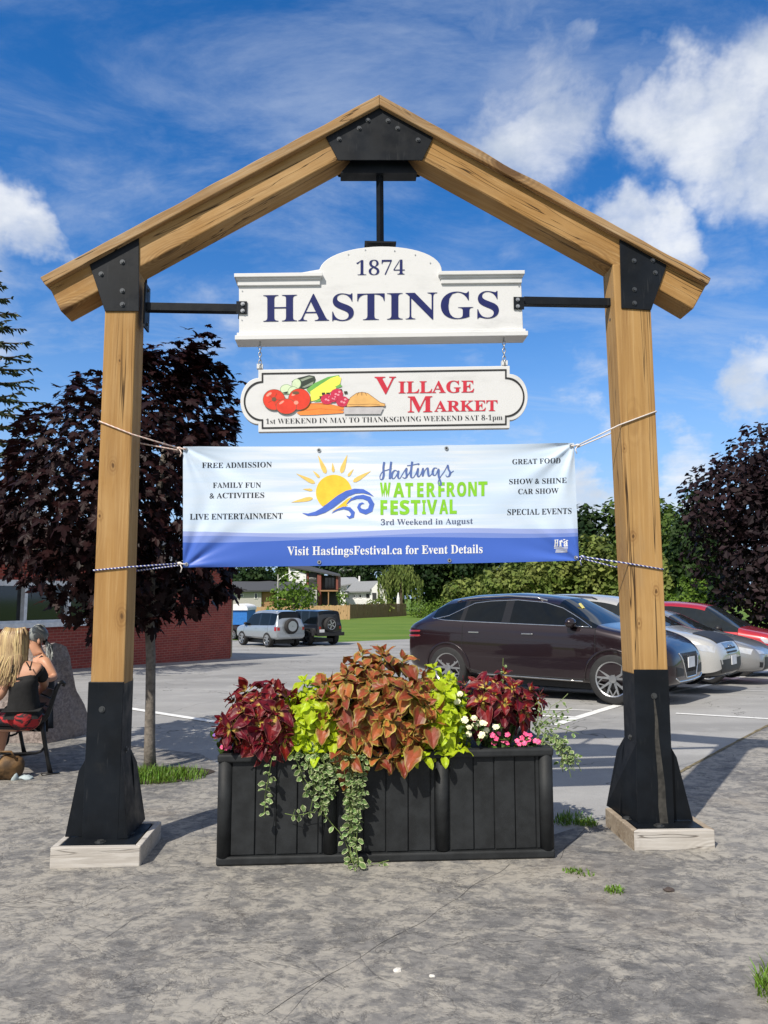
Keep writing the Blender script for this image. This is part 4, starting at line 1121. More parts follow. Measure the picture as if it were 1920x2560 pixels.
# row of trees closing the view
row = [(600, 150, 1405, 15, 'tree_deep', 'dark green tree standing behind the grey bungalow'), (700, 158, 1385, 17, 'tree_green', 'mid green tree rising just behind the roof of the modern house'), (835, 172, 1380, 20, 'tree_deep', 'deep green tree behind the white house'),
       (930, 165, 1370, 15, 'tree_deep', 'deep green tree between the white house and the willow'), (1075, 150, 1360, 17, 'tree_deep', 'dark green tree just right of the willow'), (1160, 150, 1350, 18, 'tree_green', 'mid green tree behind the rear window of the dark suv'), (1250, 140, 1330, 17, 'tree_deep', 'dark green tree behind the roof of the dark suv'),
       (1345, 135, 1320, 15, 'tree_green', 'rounded green tree behind the lower right corner of the banner'), (1410, 125, 1300, 13, 'tree_deep', 'dark green tree just right of the banner edge'), (1500, 118, 1245, 12.5, 'tree_deep', 'tallest dark green tree left of the right post'),
       (1600, 115, 1255, 12, 'tree_green', 'green tree mostly hidden behind the right post'), (1665, 105, 1247, 11, 'tree_green', 'green tree just right of the right post'), (1745, 90, 1270, 10, 'tree_green', 'rounded green tree between the right post and the maroon maple'), (1748, 70, 1190, 5.5, 'tree_deep', 'tall green tree peeping from behind the maroon maple')]
for i, (px, Y, py, w, m, lb) in enumerate(row):
    x, y = at(px, Y)
    far_tree('green_tree', lb, (x, y), hgt(py, Y, x), w, m, 4200, .95 if Y > 100 else .6, 20 + i, 15, .0, 'trees closing the view behind the lawn')
bush = [(1290, 88, 1410, 9, 'olive bush behind the roof of the dark suv'), (1370, 84, 1385, 8, 'olive bush under the lower right corner of the banner'), (1450, 82, 1352, 8, 'tall olive bush between banner and right post'), (1530, 80, 1362, 8, 'olive bush behind the white car, left of the right post'),
        (1620, 80, 1365, 8, 'olive bush behind the right post'), (1700, 74, 1385, 7, 'olive bush right of the right post above the grey car'), (1190, 95, 1440, 8, 'low olive bush left of the dark suv roof')]
for i, (px, Y, py, w, lb) in enumerate(bush):
    x, y = at(px, Y)
    far_tree('bush', lb, (x, y), hgt(py, Y, x), w, 'tree_olive', 3200, .55, 60 + i, 16, .0, 'bushes at the far edge of the lawn', 'bush')
x, y = at(1732, 52); far_tree('sapling', 'bright green sapling in front of the maroon maple', (x, y), hgt(1440, 52, x), 2.2, 'tree_bright', 500, .24, 90, 6, .35, None, 'tree')
for i, (px, Y, py, w) in enumerate(((1735, 46, 1487, 4.5), (1690, 50, 1492, 3), (1120, 100, 1490, 6), (1050, 110, 1500, 5))):
    x, y = at(px, Y); far_tree('shrub', ['low bright green shrub behind the red car', 'low bright green shrub just right of the right post', 'low green shrub left of the dark suv', 'low green shrub at the end of the brown fence'][i], (x, y), max(.8, hgt(py, Y, x)), w, 'tree_bright', 900, .25, 95 + i, 7, 0, 'low shrubs along the lawn', 'shrub')
# weeping willow
Y = 128; x, y = at(1000, Y); z = gz(x, y); hw = hgt(1400, Y, x)
wil = thing('willow', 'weeping willow with hanging pale green curtains at the end of the lawn', 'tree', (x, y, z))
rn = random.Random(12); b = MB()
for i in range(230):
    a = rn.uniform(0, 6.28); rr = 3.9 * math.sqrt(rn.random()); cx_, cy_ = x + rr * math.cos(a), y + rr * .8 * math.sin(a)
    zt_ = z + hw * (1 - .34 * (rr / 3.9) ** 2) * rn.uniform(.82, 1.0); ln_ = rn.uniform(.25, .72) * (zt_ - z)
    for k in range(int(ln_ / .34)):
        p = Vector((cx_ + rn.uniform(-.12, .12), cy_ + rn.uniform(-.12, .12), zt_ - k * .34)); s = rn.uniform(.3, .5); w_ = Vector((rn.uniform(-1, 1), rn.uniform(-1, 1), 0)).normalized(); rv = rn.random()
        b.add([p - w_ * .16, p + Vector((0, 0, -s)), p + w_ * .16, p + Vector((0, 0, s * .5))], [(0, 1, 2, 3)], 0, [(0, 0, rv)] * 4)
b.build('crown', 'tree_willow', wil)
b = MB(); b.tube([(x, y, z), (x + .2, y, z + hw * .4), (x, y, z + hw * .8)], [.5, .4, .15], 8); b.build('trunk', 'bark_brown', wil)

# spruce whose branch tips reach in at the left edge
sp = thing('spruce', 'tall spruce whose branch tips reach in at the left edge', 'tree', (-8.75, 16, gz(-8.75, 16)))
rn = random.Random(31); b = MB(); bt = MB(); zb_ = gz(-8.75, 16)
bt.tube([(-8.75, 16, zb_), (-8.75, 16, zb_ + 5), (-8.75, 16, zb_ + 9.3)], [.22, .15, .03], 10)
for k in range(120):
    f = (k + .5) / 120; h = 3.9 + f * 5.3; L = 2.0 * (1 - f) ** .75 + .12; a = k * 2.399 + rn.uniform(-.2, .2)
    d = Vector((math.cos(a), math.sin(a), 0)); pts = []
    for i in range(9):
        s = i / 8; pts.append(Vector((-8.75, 16, zb_ + h)) + d * L * s + Vector((0, 0, -.30 * L * s + .26 * L * s * s)))
    bt.tube(pts, [.022 * (1 - i / 9) + .004 for i in range(9)], 4)
    for i in range(int(46 * L / 2)):
        s = .18 + .82 * rn.random() ** .8; q = s * 8; i0 = min(7, int(q)); p = pts[i0].lerp(pts[i0 + 1], q - i0)
        sd_ = Vector((-d.y, d.x, 0)) * rn.choice((-1, 1)); dd = (d * rn.uniform(.3, 1) + sd_ * rn.uniform(.2, 1) + Vector((0, 0, rn.uniform(-.75, .15)))).normalized()
        ln_ = rn.uniform(.10, .24) * (1.25 - s * .5); w_ = dd.cross(rand_dir(rn)).normalized() * .022; rv = rn.random()
        for w2 in (w_, dd.cross(w_).normalized() * .022):
            b.add([p - w2 * .6, p + dd * ln_ * .5 - w2, p + dd * ln_, p + dd * ln_ * .5 + w2, p + w2 * .6], [(0, 1, 2, 3, 4)], 0, [(.3, .5, rv)] * 5)
b.build('foliage', 'spruce_needles', sp); bt.build('trunk', 'bark_brown', sp)

# ------------------------------------------------------------------ maroon maple on the patio
LOBES = [(0, -.30), (.10, -.06), (.34, -.16), (.30, .02), (.52, .22), (.30, .24), (.34, .40), (.14, .36), (.16, .60), (0, .88), (-.16, .60), (-.14, .36), (-.34, .40), (-.30, .24), (-.52, .22), (-.30, .02), (-.34, -.16), (-.10, -.06)]


def maple_leaf(b, p, nr, up, s, rv, cup=.1):
    up = (up - nr * up.dot(nr)).normalized(); sd_ = up.cross(nr)
    vs = [p + sd_ * x * s + up * (y + .3) * s + nr * (-(x * x + (y - .2) ** 2 * .5) * cup * s * 2.2) for x, y in LOBES] + [p + up * .38 * s]
    n = len(LOBES)
    b.add(vs, [(n, i, (i + 1) % n) for i in range(n)], 0, [(.8, .5, rv)] * n + [(0, .5, rv)])


tb = G(376, 1928); mp = thing('maroon_tree', 'young maroon leaved maple on a slim grey trunk behind the left post', 'tree', tb)
rn = random.Random(5); Y = tb.y
def mz(px, py, dy=0): return atY(px, py, Y + dy)
b = MB(); tk = [tb + Vector((0, 0, -.03)), mz(374, 1860), mz(376, 1750), mz(377, 1640), mz(374, 1560), mz(378, 1400), mz(400, 1200), mz(430, 1010), mz(462, 885)]
b.tube(tk, [.062, .052, .047, .046, .046, .042, .034, .02, .006], 12)
branches = []
for k in range(46):
    f = rn.uniform(.0, .93); q = f * 4; i0 = 4 + min(3, int(q)); p0 = tk[i0].lerp(tk[min(i0 + 1, 8)], q - int(q))
    a = k * 2.4 + rn.uniform(-.3, .3); L = (1.35 * (1 - f * .72)) * rn.uniform(.75, 1.1)
    if math.cos(a) > 0: L *= .80
    el_ = rn.uniform(-.12, .35) + f * .4
    if f < .16 and math.cos(a) < .2: el_ += .4; L *= .6
    d = Vector((math.cos(a) * math.cos(el_), math.sin(a) * math.cos(el_), math.sin(el_)))
    pts = [p0 + d * L * s + Vector((0, 0, .10 * L * s * (1 - s) * 2 - (.22 * s * s * L if f < .3 else 0))) for s in (0, .25, .5, .75, 1)]
    branches.append(pts); b.tube(pts, [.014 * (1 - i * .22) + .002 for i in range(5)], 5)
b.build('trunk', 'bark_grey', mp, smooth=True)
b = MB(); cx3 = mz(265, 1290)
def leaf_at(p):
    q = p - Vector((0, 0, CAMH)); dz_ = q.y * math.cos(PITCH) + q.z * math.sin(PITCH); sx_ = 960 + FPX * q.x / dz_; sy_ = 1280 - FPX * (q.z * math.cos(PITCH) - q.y * math.sin(PITCH)) / dz_
    if sy_ > 1400 + max(0, min(150, sx_ * .85)) and sx_ < 215: return
    if sx_ < 225 and sy_ > 1415 and rn.random() < .5: return
    if sx_ > 430 and sy_ > 1560 - (sx_ - 430) * .55: return
    if sx_ < 20 and sy_ > 1330 and rn.random() < .6: return
    n_ = ((p - cx3).normalized() * .7 + rand_dir(rn) * .7 + Vector((0, 0, .55))).normalized()
    up_ = (Vector((0, 0, -1)) * .8 + (p - cx3).normalized() * .6 + rand_dir(rn) * .5)
    if up_.cross(n_).length < .05: up_ = n_.orthogonal()
    maple_leaf(b, p, n_, up_.normalized(), rn.uniform(.085, .15), rn.random(), rn.uniform(.05, .3))
for pts in branches:
    for _ in range(46):
        s = .2 + .8 * rn.random() ** .7; q = s * 4; i0 = min(3, int(q)); leaf_at(pts[i0].lerp(pts[i0 + 1], q - i0) + rand_dir(rn) * rn.uniform(.03, .2))
# fill the crown volume: outline measured from the photo (column, top row, bottom row)
prof = [(-90, 1180, 1420), (0, 1165, 1440), (70, 1045, 1500), (130, 990, 1560), (200, 935, 1590), (262, 940, 1590), (330, 930, 1560), (400, 925, 1560), (470, 912, 1548), (540, 925, 1500), (582, 965, 1415)]
for _ in range(5000):
    px = rn.uniform(-90, 582)
    for (a0, t0, b0), (a1, t1, b1) in zip(prof, prof[1:]):
        if a0 <= px <= a1: break
    f = (px - a0) / (a1 - a0); tp, bt_ = t0 + (t1 - t0) * f, b0 + (b1 - b0) * f
    tp += 34 * noise.noise(Vector((px * .02, 1, 0))); bt_ += 45 * noise.noise(Vector((px * .022, 9, 0)))
    py = tp + (bt_ - tp) * rn.random(); u = (px - 250) / 345; v = (py - (tp + bt_) / 2) / ((bt_ - tp) / 2)
    dp = 1.15 * math.sqrt(max(.02, 1 - u * u)) * math.sqrt(max(.03, 1 - v * v))
    leaf_at(mz(px, py, rn.choice((-1, 1)) * dp * rn.random() ** .4))
for px, py in ((462, 880), (455, 900), (478, 897), (440, 905), (470, 915), (450, 925), (485, 930), (600, 948), (590, 935), (575, 930)): leaf_at(mz(px, py))
b.build('foliage', 'maple_dark', mp)

# ------------------------------------------------------------------ grass and weeds


def blade(b, p, h, rn, lean=.5, w=.006):
    a = rn.uniform(0, 6.28); d = Vector((math.cos(a), math.sin(a), 0)); s_ = Vector((-d.y, d.x, 0)) * w; rv = rn.random(); l = lean * h * rn.random()
    b.add([p - s_, p + s_, p + d * l * .4 + Vector((0, 0, h * .6)) + s_ * .8, p + d * l + Vector((0, 0, h)), p + d * l * .4 + Vector((0, 0, h * .6)) - s_ * .8], [(0, 1, 2, 4), (4, 2, 3)], 0, [(.3, .3, rv)] * 5)


def tuft(name, label, spots, n, h, cat='grass', kind=None, group=None, sp_=.05):
    rn = random.Random(hash(label) % 1000 if False else len(label) * 7 + n); b = MB()
    for _ in range(n):
        c, r = rn.choice(spots); a = rn.uniform(0, 6.28); q = r * math.sqrt(rn.random()); p = Vector((c[0] + q * math.cos(a), c[1] + q * math.sin(a), 0)); p.z = gz(p.x, p.y) + .01
        blade(b, p, h * rn.uniform(.4, 1.2) * (1.1 - .6 * q / r), rn, 1.1, .004)
    o = b.build(name, 'grass_blade', None); o['label'] = label
    if kind: o['kind'] = kind
    else: o['category'] = cat
    if group: o['group'] = group
    return o


bed = MB(); c = G(385, 1940); ringp = [Vector((c.x + .50 * math.cos(a) * (1 + .15 * math.sin(3 * a)), c.y + .02 + .34 * math.sin(a), 0)) for a in [2 * math.pi * i / 20 for i in range(20)]]
for p in ringp: p.z = gz(p.x, p.y) + .018
bed.add(ringp, [tuple(range(20))]); tag(bed.build('tree_bed', 'soil'), kind='structure')
tuft('bed_grass', 'grass growing round the foot of the slim tree', [((c.x, c.y - .05), .33), ((c.x + .26, c.y - .06), .24), ((c.x + .05, c.y - .13), .24), ((c.x - .1, c.y), .2)], 1500, .11, kind='stuff')
g0 = G(1445, 2060); tuft('weed_tuft', 'green weeds by the left side of the right curb', [((g0.x, g0.y + .12), .13), ((g0.x + .06, g0.y - .02), .07), ((g0.x - .06, g0.y + .05), .1)], 300, .065, 'weeds', group='weeds in the patio cracks')
g0 = G(1455, 2185); tuft('weed_tuft', 'tiny weeds in the patio crack right of the planter', [((g0.x, g0.y), .07), ((g0.x - .05, g0.y + .04), .05)], 110, .035, 'weeds', group='weeds in the patio cracks')
g0 = G(1537, 2228); tuft('weed_tuft', 'small round weed on the patio in front of the right curb', [((g0.x, g0.y), .06)], 120, .035, 'weeds', group='weeds in the patio cracks')
g0 = G(1952, 2490); tuft('weed_tuft', 'dry grass tuft at the bottom right edge of the patio', [((g0.x, g0.y), .1), ((g0.x + .05, g0.y + .1), .1)], 260, .1, 'weeds', group='weeds in the patio cracks')
for px0, py0, px1, py1, lb in ((200, 1655, 360, 1650, 'low weeds along the brick wall left of the slim trunk'), (385, 1648, 460, 1644, 'low weeds along the brick wall right of the slim trunk')):
    a_, b_ = G(px0, py0), G(px1, py1); tuft('weed_tuft', lb, [((a_.x + (b_.x - a_.x) * k / 5, a_.y + (b_.y - a_.y) * k / 5), .35) for k in range(6)], 420, .35, 'weeds', group='weeds along the brick wall')
# strip of moss and dirt along the joint between patio and asphalt
b = MB(); rn = random.Random(9); pts = [Vector(p) for p in ((1.75, 5.93), (2.80, 7.26), (4.58, 9.4), (6.5, 11.7))]
vs = []
for i in range(60):
    f = i / 59 * 3; k = min(2, int(f)); p = pts[k].lerp(pts[k + 1], f - k); d = (pts[k + 1] - pts[k]).normalized(); s_ = Vector((-d.y, d.x)) * (.012 + .022 * abs(noise.noise(Vector((i * .6, 0, 0)))))
    for q in (p + s_, p - s_): vs.append((q.x, q.y, gz(q.x, q.y) + .019))
b.add(vs, [(2 * i, 2 * i + 1, 2 * i + 3, 2 * i + 2) for i in range(59)]); plain('moss', (.16, .13, .07), .95, var=.5, vscale=20); tag(b.build('joint', 'moss'), kind='structure')
for px, py, nm, mt, s, lb, ct in ((993, 2428, 'pebble', 'pebble_white', .02, 'small white pebble lying on the bare patio', 'pebble'), (1672, 2228, 'dead_leaf', 'leaf_litter', .03, 'dark dead leaf lying on the patio by the right curb', 'leaf'), (1080, 2442, 'pebble', 'pebble_white', .014, 'tiny pale chip beside the white pebble', 'pebble')):
    if mt not in MATS: plain(mt, (.62, .60, .56) if 'white' in mt else (.06, .045, .04), .8, bump=.5)
    p = G(px, py); b = MB(); b.ball(p + Vector((0, 0, s * .22)), s, 9, 6, sq=(1, .8, .35)); 
    b.v = [tuple(Vector(v) + rand_dir(rn) * s * .12) for v in b.v]
    tag(b.build(nm, mt), lb, ct)

# ------------------------------------------------------------------ houses, fences, tent far behind
plain('siding_grey', (.40, .39, .37), .7); plain('siding_white', (.78, .78, .77), .6); plain('siding_black', (.035, .036, .04), .6); plain('siding_red', (.20, .055, .04), .7); plain('shingle_grey', (.24, .25, .26), .9, bump=.3); plain('shingle_dark', (.055, .058, .065), .9, bump=.3); plain('deck_wood', (.33, .19, .09), .7); plain('deck_dark', (.05, .035, .03), .7)


def fbox(parent, name, mat, px0, px1, py0, py1, Y, dep, sub=None):
    """box whose front face covers the photo rectangle at distance Y"""
    a, c_ = atY(px0, py1, Y), atY(px1, py0, Y)
    b = MB(); b.box((a.x, Y, a.z), (c_.x, Y + dep, c_.z)); return b.build(name, mat, parent)


def zx(x): return 540 + x * .34961
def zy(y): return 1380 + y * .34961


def hb(parent, name, mat, x0, x1, y0, y1, Y, dep): return fbox(parent, name, mat, zx(x0), zx(x1), zy(y0), zy(y1), Y, dep)


def win_(parent, x0, x1, y0, y1, Y, fr='siding_white'):
    f = hb(parent, 'window', fr, x0, x1, y0, y1, Y - .08, .07); hb(f, 'pane', 'glass_dark', x0 + 4, x1 - 4, y0 + 4, y1 - 4, Y - .11, .03); return f


def roof_poly(parent, name, mat, pts):
    b = MB(); P_ = [atY(zx(x), zy(y), Y_) for x, y, Y_ in pts]; b.prism(P_, Vector((0, 0, -.22))); return b.build(name, mat, parent)


Y = 112
bg_ = thing('bungalow', 'grey bungalow with a dark hip roof at the far left of the lawn', 'house', (atY(zx(260), zy(390), Y).x, Y, gz(-20, Y)))
hb(bg_, 'wall', 'siding_grey', -40, 325, 268, 440, Y, 9); hb(bg_, 'wall', 'deck_wood', 327, 402, 272, 440, Y + .5, 6); hb(bg_, 'porch', 'deck_dark', 404, 720, 272, 400, Y + 2.5, 5); hb(bg_, 'porch_post', 'deck_wood', 404, 410, 272, 440, Y, .2); hb(bg_, 'railing', 'deck_wood', 410, 500, 335, 343, Y + .1, .1); hb(bg_, 'wall', 'siding_grey', 590, 722, 268, 430, Y + 2.3, .15)
win_(bg_, 165, 198, 300, 324, Y); win_(bg_, 273, 298, 292, 335, Y); win_(bg_, 602, 622, 290, 322, Y + 2.3); win_(bg_, 680, 700, 290, 338, Y + 2.3)
roof_poly(bg_, 'roof', 'shingle_dark', [(-60, 280, Y - .7), (420, 270, Y - .7), (700, 268, Y - .3), (560, 212, Y + 5), (385, 196, Y + 5), (130, 210, Y + 5)])
Y = 118
mh = thing('modern_house', 'two storey modern house with black and rust red cladding and a white slanted gable', 'house', (atY(zx(740), zy(370), Y).x, Y, gz(-14, Y)))
hb(mh, 'wall', 'siding_red', 640, 662, 150, 390, Y, 8); hb(mh, 'wall', 'siding_black', 662, 722, 145, 390, Y + .1, 8); hb(mh, 'wall', 'siding_red', 722, 752, 160, 380, Y - .5, 8); hb(mh, 'wall', 'siding_black', 752, 872, 168, 378, Y + 1.5, 6); hb(mh, 'side_wall', 'siding_red', 858, 874, 165, 268, Y - .5, 7)
b = MB(); b.prism([atY(zx(x), zy(y), Y - .2) for x, y in ((520, 108), (644, 158), (644, 248), (520, 205))], Vector((0, .3, 0))); b.build('gable_wall', 'siding_white', mh)
roof_poly(mh, 'roof', 'shingle_dark', [(515, 100, Y - .6), (890, 166, Y - 1), (880, 155, Y + 7), (640, 92, Y + 7)])
hb(mh, 'balcony', 'deck_wood', 745, 872, 272, 282, Y - .8, 2.5); hb(mh, 'balcony_post', 'deck_wood', 800, 808, 282, 378, Y - .7, .3)
f = hb(mh, 'window', 'siding_black', 775, 850, 180, 262, Y + 1.4, .09)
for k in range(3): hb(f, 'pane', 'glass_dark', 780 + k * 23, 800 + k * 23, 184, 258, Y + 1.36, .03)
win_(mh, 668, 716, 182, 194, Y + .1, 'siding_grey')
Y = 128
wh = thing('white_house', 'small white house with grey shingled gables beside the willow', 'house', (atY(zx(1050), zy(370), Y).x, Y, gz(-8, Y)))
hb(wh, 'wall', 'siding_white', 925, 1100, 280, 395, Y, 8); hb(wh, 'porch_rail', 'siding_white', 930, 1090, 340, 372, Y - .8, .3)
b = MB(); b.prism([atY(zx(x), zy(y), Y - .3) for x, y in ((1100, 395), (1100, 275), (1160, 212), (1222, 285), (1222, 395))], Vector((0, 8, 0))); b.build('gable_wall', 'siding_white', wh)
roof_poly(wh, 'roof', 'shingle_grey', [(925, 282, Y - .7), (1100, 278, Y - .7), (1165, 206, Y + 3.8), (985, 212, Y + 3.8)])
roof_poly(wh, 'roof', 'shingle_grey', [(1165, 206, Y + 3.7), (1100, 268, Y - .9), (1104, 276, Y - .9), (1168, 216, Y + 3.8)])
hb(wh, 'rear_wall', 'siding_white', 872, 935, 235, 390, Y + 5, 6); roof_poly(wh, 'roof', 'shingle_grey', [(872, 240, Y + 4), (1035, 215, Y + 4), (995, 180, Y + 8), (880, 182, Y + 8)])
for x0, x1, y0, y1 in ((935, 952, 306, 328), (985, 998, 306, 328), (1022, 1040, 304, 328)): win_(wh, x0, x1, y0, y1, Y)
hb(wh, 'door', 'siding_black', 1118, 1146, 292, 340, Y - .38, .06); hb(wh, 'garage_opening', 'siding_black', 1075, 1098, 300, 328, Y - .08, .06); hb(wh, 'chimney', 'siding_white', 1018, 1030, 172, 210, Y + 4, 1)
Y = 165
oh = thing('grey_house', 'distant grey house roof peeping over the white house between trees', 'house', (atY(zx(935), zy(200), Y).x, Y, gz(0, Y)))
hb(oh, 'wall', 'siding_grey', 895, 975, 125, 200, Y, 6); roof_poly(oh, 'roof', 'shingle_grey', [(880, 130, Y - 1), (990, 128, Y - 1), (960, 96, Y + 4), (905, 96, Y + 4)])


def fence(lb, mat, pts, Yp):
    a = atY(zx(pts[0][0]), zy(pts[0][1]), Yp[0]); t = thing('wooden_fence', lb, 'fence', (a.x, a.y, gz(a.x, a.y)), 'board fences behind the lawn')
    A = a; B = atY(zx(pts[1][0]), zy(pts[1][1]), Yp[1]); h0 = A.z - gz(A.x, A.y); h1 = B.z - gz(B.x, B.y); n = int((B - A).length / .28); b = MB()
    for i in range(n):
        f0, f1 = i / n, (i + .96) / n; p, q = A.lerp(B, f0), A.lerp(B, f1); dz = .03 * ((i * 7) % 3); dy = .02 * ((i * 5) % 2)
        zg0, zg1 = gz(p.x, p.y) - .05, gz(q.x, q.y) - .05
        b.prism([(p.x, p.y + dy, zg0), (q.x, q.y + dy, zg1), (q.x, q.y + dy, q.z - dz), (p.x, p.y + dy, p.z - dz)], Vector((0, .04, 0)))
    b.build('boards', mat, t)
    for i in range(0, n + 1, 8): p = A.lerp(B, min(1, i / n)); b = MB(); b.box((p.x - .06, p.y + .07, gz(p.x, p.y) - .1), (p.x + .06, p.y + .19, p.z + .06)); b.build('post', mat, t)


fence('new pale board fence running behind the silver and black off roaders', 'fence_new', [(268, 392), (958, 378)], (96, 98))
fence('weathered brown board fence from the white house towards the willow', 'fence_old', [(958, 374), (1362, 368)], (104, 122))
# street lamp, folded parasol, young tree
x, y = at(zx(446), 105); lp = thing('street_lamp', 'slim street lamp over the bungalow roof', 'lamp', (x, y, gz(x, y)))
b = MB(); b.tube([(x, y, gz(x, y)), (x, y, atY(0, zy(160), 105).z)], .09, 6); b.build('pole', 'siding_grey', lp)
b = MB(); zt_ = atY(0, zy(205), 105).z; b.tube([(x, y, zt_), (x + .8, y, zt_ + .7), (x + 2.2, y, zt_ + 1.2), (x + 2.8, y, zt_ + 1.15)], [.06, .06, .09, .12], 6); b.build('lamp_arm', 'siding_white', lp)
x, y = at(zx(1303), 120); ps = thing('parasol', 'folded white parasol standing right of the white house', 'parasol', (x, y, gz(x, y)))
b = MB(); zt_ = atY(0, zy(290), 120).z; b.lathe([(.05, gz(x, y)), (.05, gz(x, y) + .6), (.32, gz(x, y) + .7), (.25, zt_ - 1), (.06, zt_)], (x, y, 0), 'Z', 8); b.build('canopy', 'siding_white', ps)
Y = 72; x, y = at(zx(560), Y); far_tree('young_tree', 'thin young green tree in front of the bungalow porch', (x, y), hgt(zy(165), Y, x), 5.4, 'tree_bright', 900, .34, 130, 9, .15)
x, y = at(zx(905), 100); far_tree('young_tree', 'very thin sapling by the join of the two fences', (x, y), hgt(zy(250), 100, x), 2.2, 'tree_bright', 170, .34, 131, 5, .25)
x, y = at(zx(1440), 118); far_tree('dead_tree', 'pale bare sapling right of the willow', (x, y), hgt(zy(270), 118, x), 1.4, 'tree_olive', 60, .3, 132, 4, .4, trunk='siding_grey')
x, y = at(zx(1190), 118); far_tree('shrub', 'rounded shrub in front of the white house', (x, y), hgt(zy(318), 118, x), 5.5, 'tree_olive', 600, .4, 133, 7, 0, 'low shrubs along the lawn', 'shrub')
plain('tent_white', (.80, .80, .80), .6); plain('tent_blue', (.02, .16, .50), .55)
Y = 45; te = thing('tent', 'small white roofed canopy tent with blue walls beside the brick corner', 'tent', atY(zx(160), zy(500), Y))
hb(te, 'wall', 'tent_blue', 60, 222, 412, 520, Y, 3)
b = MB(); a, c_ = atY(zx(60), zy(414), Y - .1), atY(zx(226), zy(414), Y - .1); w_ = c_.x - a.x
b.prism([Vector((a.x + w_ * (1 - math.cos(math.pi * i / 14)) / 2, Y - .1, a.z - .02 + .36 * math.sin(math.pi * i / 14) ** .6)) for i in range(15)], Vector((0, 3.2, 0))); b.build('roof', 'tent_white', te)

# ------------------------------------------------------------------ cars


def paint_mat(name, col, metal=.35, rough=.3):
    m, t, b = newmat(name)
    fl = t.noise(objv(t), 900, 1, .5)
    t.l.new(t.mix(t.mrange(fl, .3, .7), tuple(c * .85 for c in col), tuple(min(1, c * 1.15) for c in col)), b.inputs['Base Color'])
    b.inputs['Metallic'].default_value = metal; b.inputs['Roughness'].default_value = rough; b.inputs['Coat Weight'].default_value = 1; b.inputs['Coat Roughness'].default_value = .03


paint_mat('paint_burgundy', (.015, .0062, .009), .35, .28); paint_mat('car_white', (.46, .46, .45), .2); paint_mat('car_grey', (.30, .30, .30), .5); paint_mat('car_red', (.42, .012, .022), .2); paint_mat('car_silver', (.36, .40, .44), .5); paint_mat('car_black', (.010, .010, .012), .1); paint_mat('car_maroon', (.08, .015, .018), .2)
plain('tyre_rubber', (.018, .018, .019), .8, var=.2, bump=.2, bscale=90); plain('alloy', (.50, .51, .52), .28, .9); plain('alloy_dark', (.05, .05, .055), .4, .6); plain('chrome', (.70, .71, .72), .12, 1.0); plain('black_trim', (.014, .014, .015), .5); plain('car_glass', (.004, .006, .008), .03, spec=.3)
plain('gloss_black', (.006, .006, .007), .08, spec=.8)
plain('glass_tint', (.016, .02, .022), .03, spec=.35)
plain('lamp_red', (.30, .012, .015), .15, coat=1); plain('lamp_clear', (.55, .57, .60), .1, .3, coat=1); plain('plate_white', (.70, .72, .76), .5); plain('seat_dark', (.03, .03, .03), .8); plain('paper_yellow', (.7, .62, .2), .7)


def wheel(parent, c, r, w, s, spokes=5, rim='alloy', style='v'):
    """hub disc with a tyre and a rim as children; s = outward side (+1 or -1 along y)"""
    c = Vector(c); b = MB(); b.lathe([(.02, 0), (r * .5, 0), (r * .5, s * .03), (.02, s * .03)], c, 'Y', 20)
    wh_ = b.build('wheel', 'alloy_dark', parent, True, world=False)
    b = MB(); pr = [(r * .70, -w / 2), (r * .90, -w / 2), (r * .965, -w * .46), (r * .995, -w * .34), (r, -w * .1), (r, w * .1), (r * .995, w * .34), (r * .965, w * .46), (r * .90, w / 2), (r * .70, w / 2), (r * .66, w * .3), (r * .66, -w * .3), (r * .70, -w / 2)]
    b.lathe(pr, c, 'Y', 40, cap=False); b.build('tyre', 'tyre_rubber', wh_, True, world=False)
    b = MB(); o = s * w * .40
    b.lathe([(r * .70, o + s * .012), (r * .715, o + s * .02), (r * .70, o + s * .024), (r * .655, o + s * .012), (r * .64, -o)], c, 'Y', 40, cap=False)
    b.lathe([(.01, o), (r * .17, o), (r * .15, o + s * .012), (.01, o + s * .014)], c, 'Y', 16)
    for k in range(spokes):
        for da in ((-.16, .16) if style == 'v' else (0,)):
            a0 = 2 * math.pi * k / spokes + da * .5 + .3; a1 = 2 * math.pi * k / spokes + da * 1.6 + .3
            p0 = c + Vector((math.cos(a0) * r * .12, o - s * .005, math.sin(a0) * r * .12)); p1 = c + Vector((math.cos(a1) * r * .665, o + s * .006, math.sin(a1) * r * .665))
            d = (p1 - p0).normalized(); n_ = Vector((-d.z, 0, d.x)); wd_ = r * (.05 if style == 'v' else .1)
            b.prism([p0 - n_ * wd_, p0 + n_ * wd_, p1 + n_ * wd_ * .7, p1 - n_ * wd_ * .7], Vector((0, -s * .02, 0)))
            if style == 'v' and spokes <= 6:    # cross ties between the twin spokes
                m_ = p0.lerp(p1, .55); a2 = 2 * math.pi * k / spokes + .3 + (math.pi / spokes) * (1 if da > 0 else -1); p2 = c + Vector((math.cos(a2) * r * .665, o + s * .004, math.sin(a2) * r * .665))
                d = (p2 - m_).normalized(); n_ = Vector((-d.z, 0, d.x)); wd_ = r * .028
                b.prism([m_ - n_ * wd_, m_ + n_ * wd_, p2 + n_ * wd_ * .7, p2 - n_ * wd_ * .7], Vector((0, -s * .016, 0)))
    b.build('rim', rim, wh_, world=False)
    b = MB(); b.lathe([(.02, -s * w * .05), (r * .64, -s * w * .05)], c, 'Y', 24); b.build('brake_disc', 'black_trim', wh_, world=False)
    return wh_


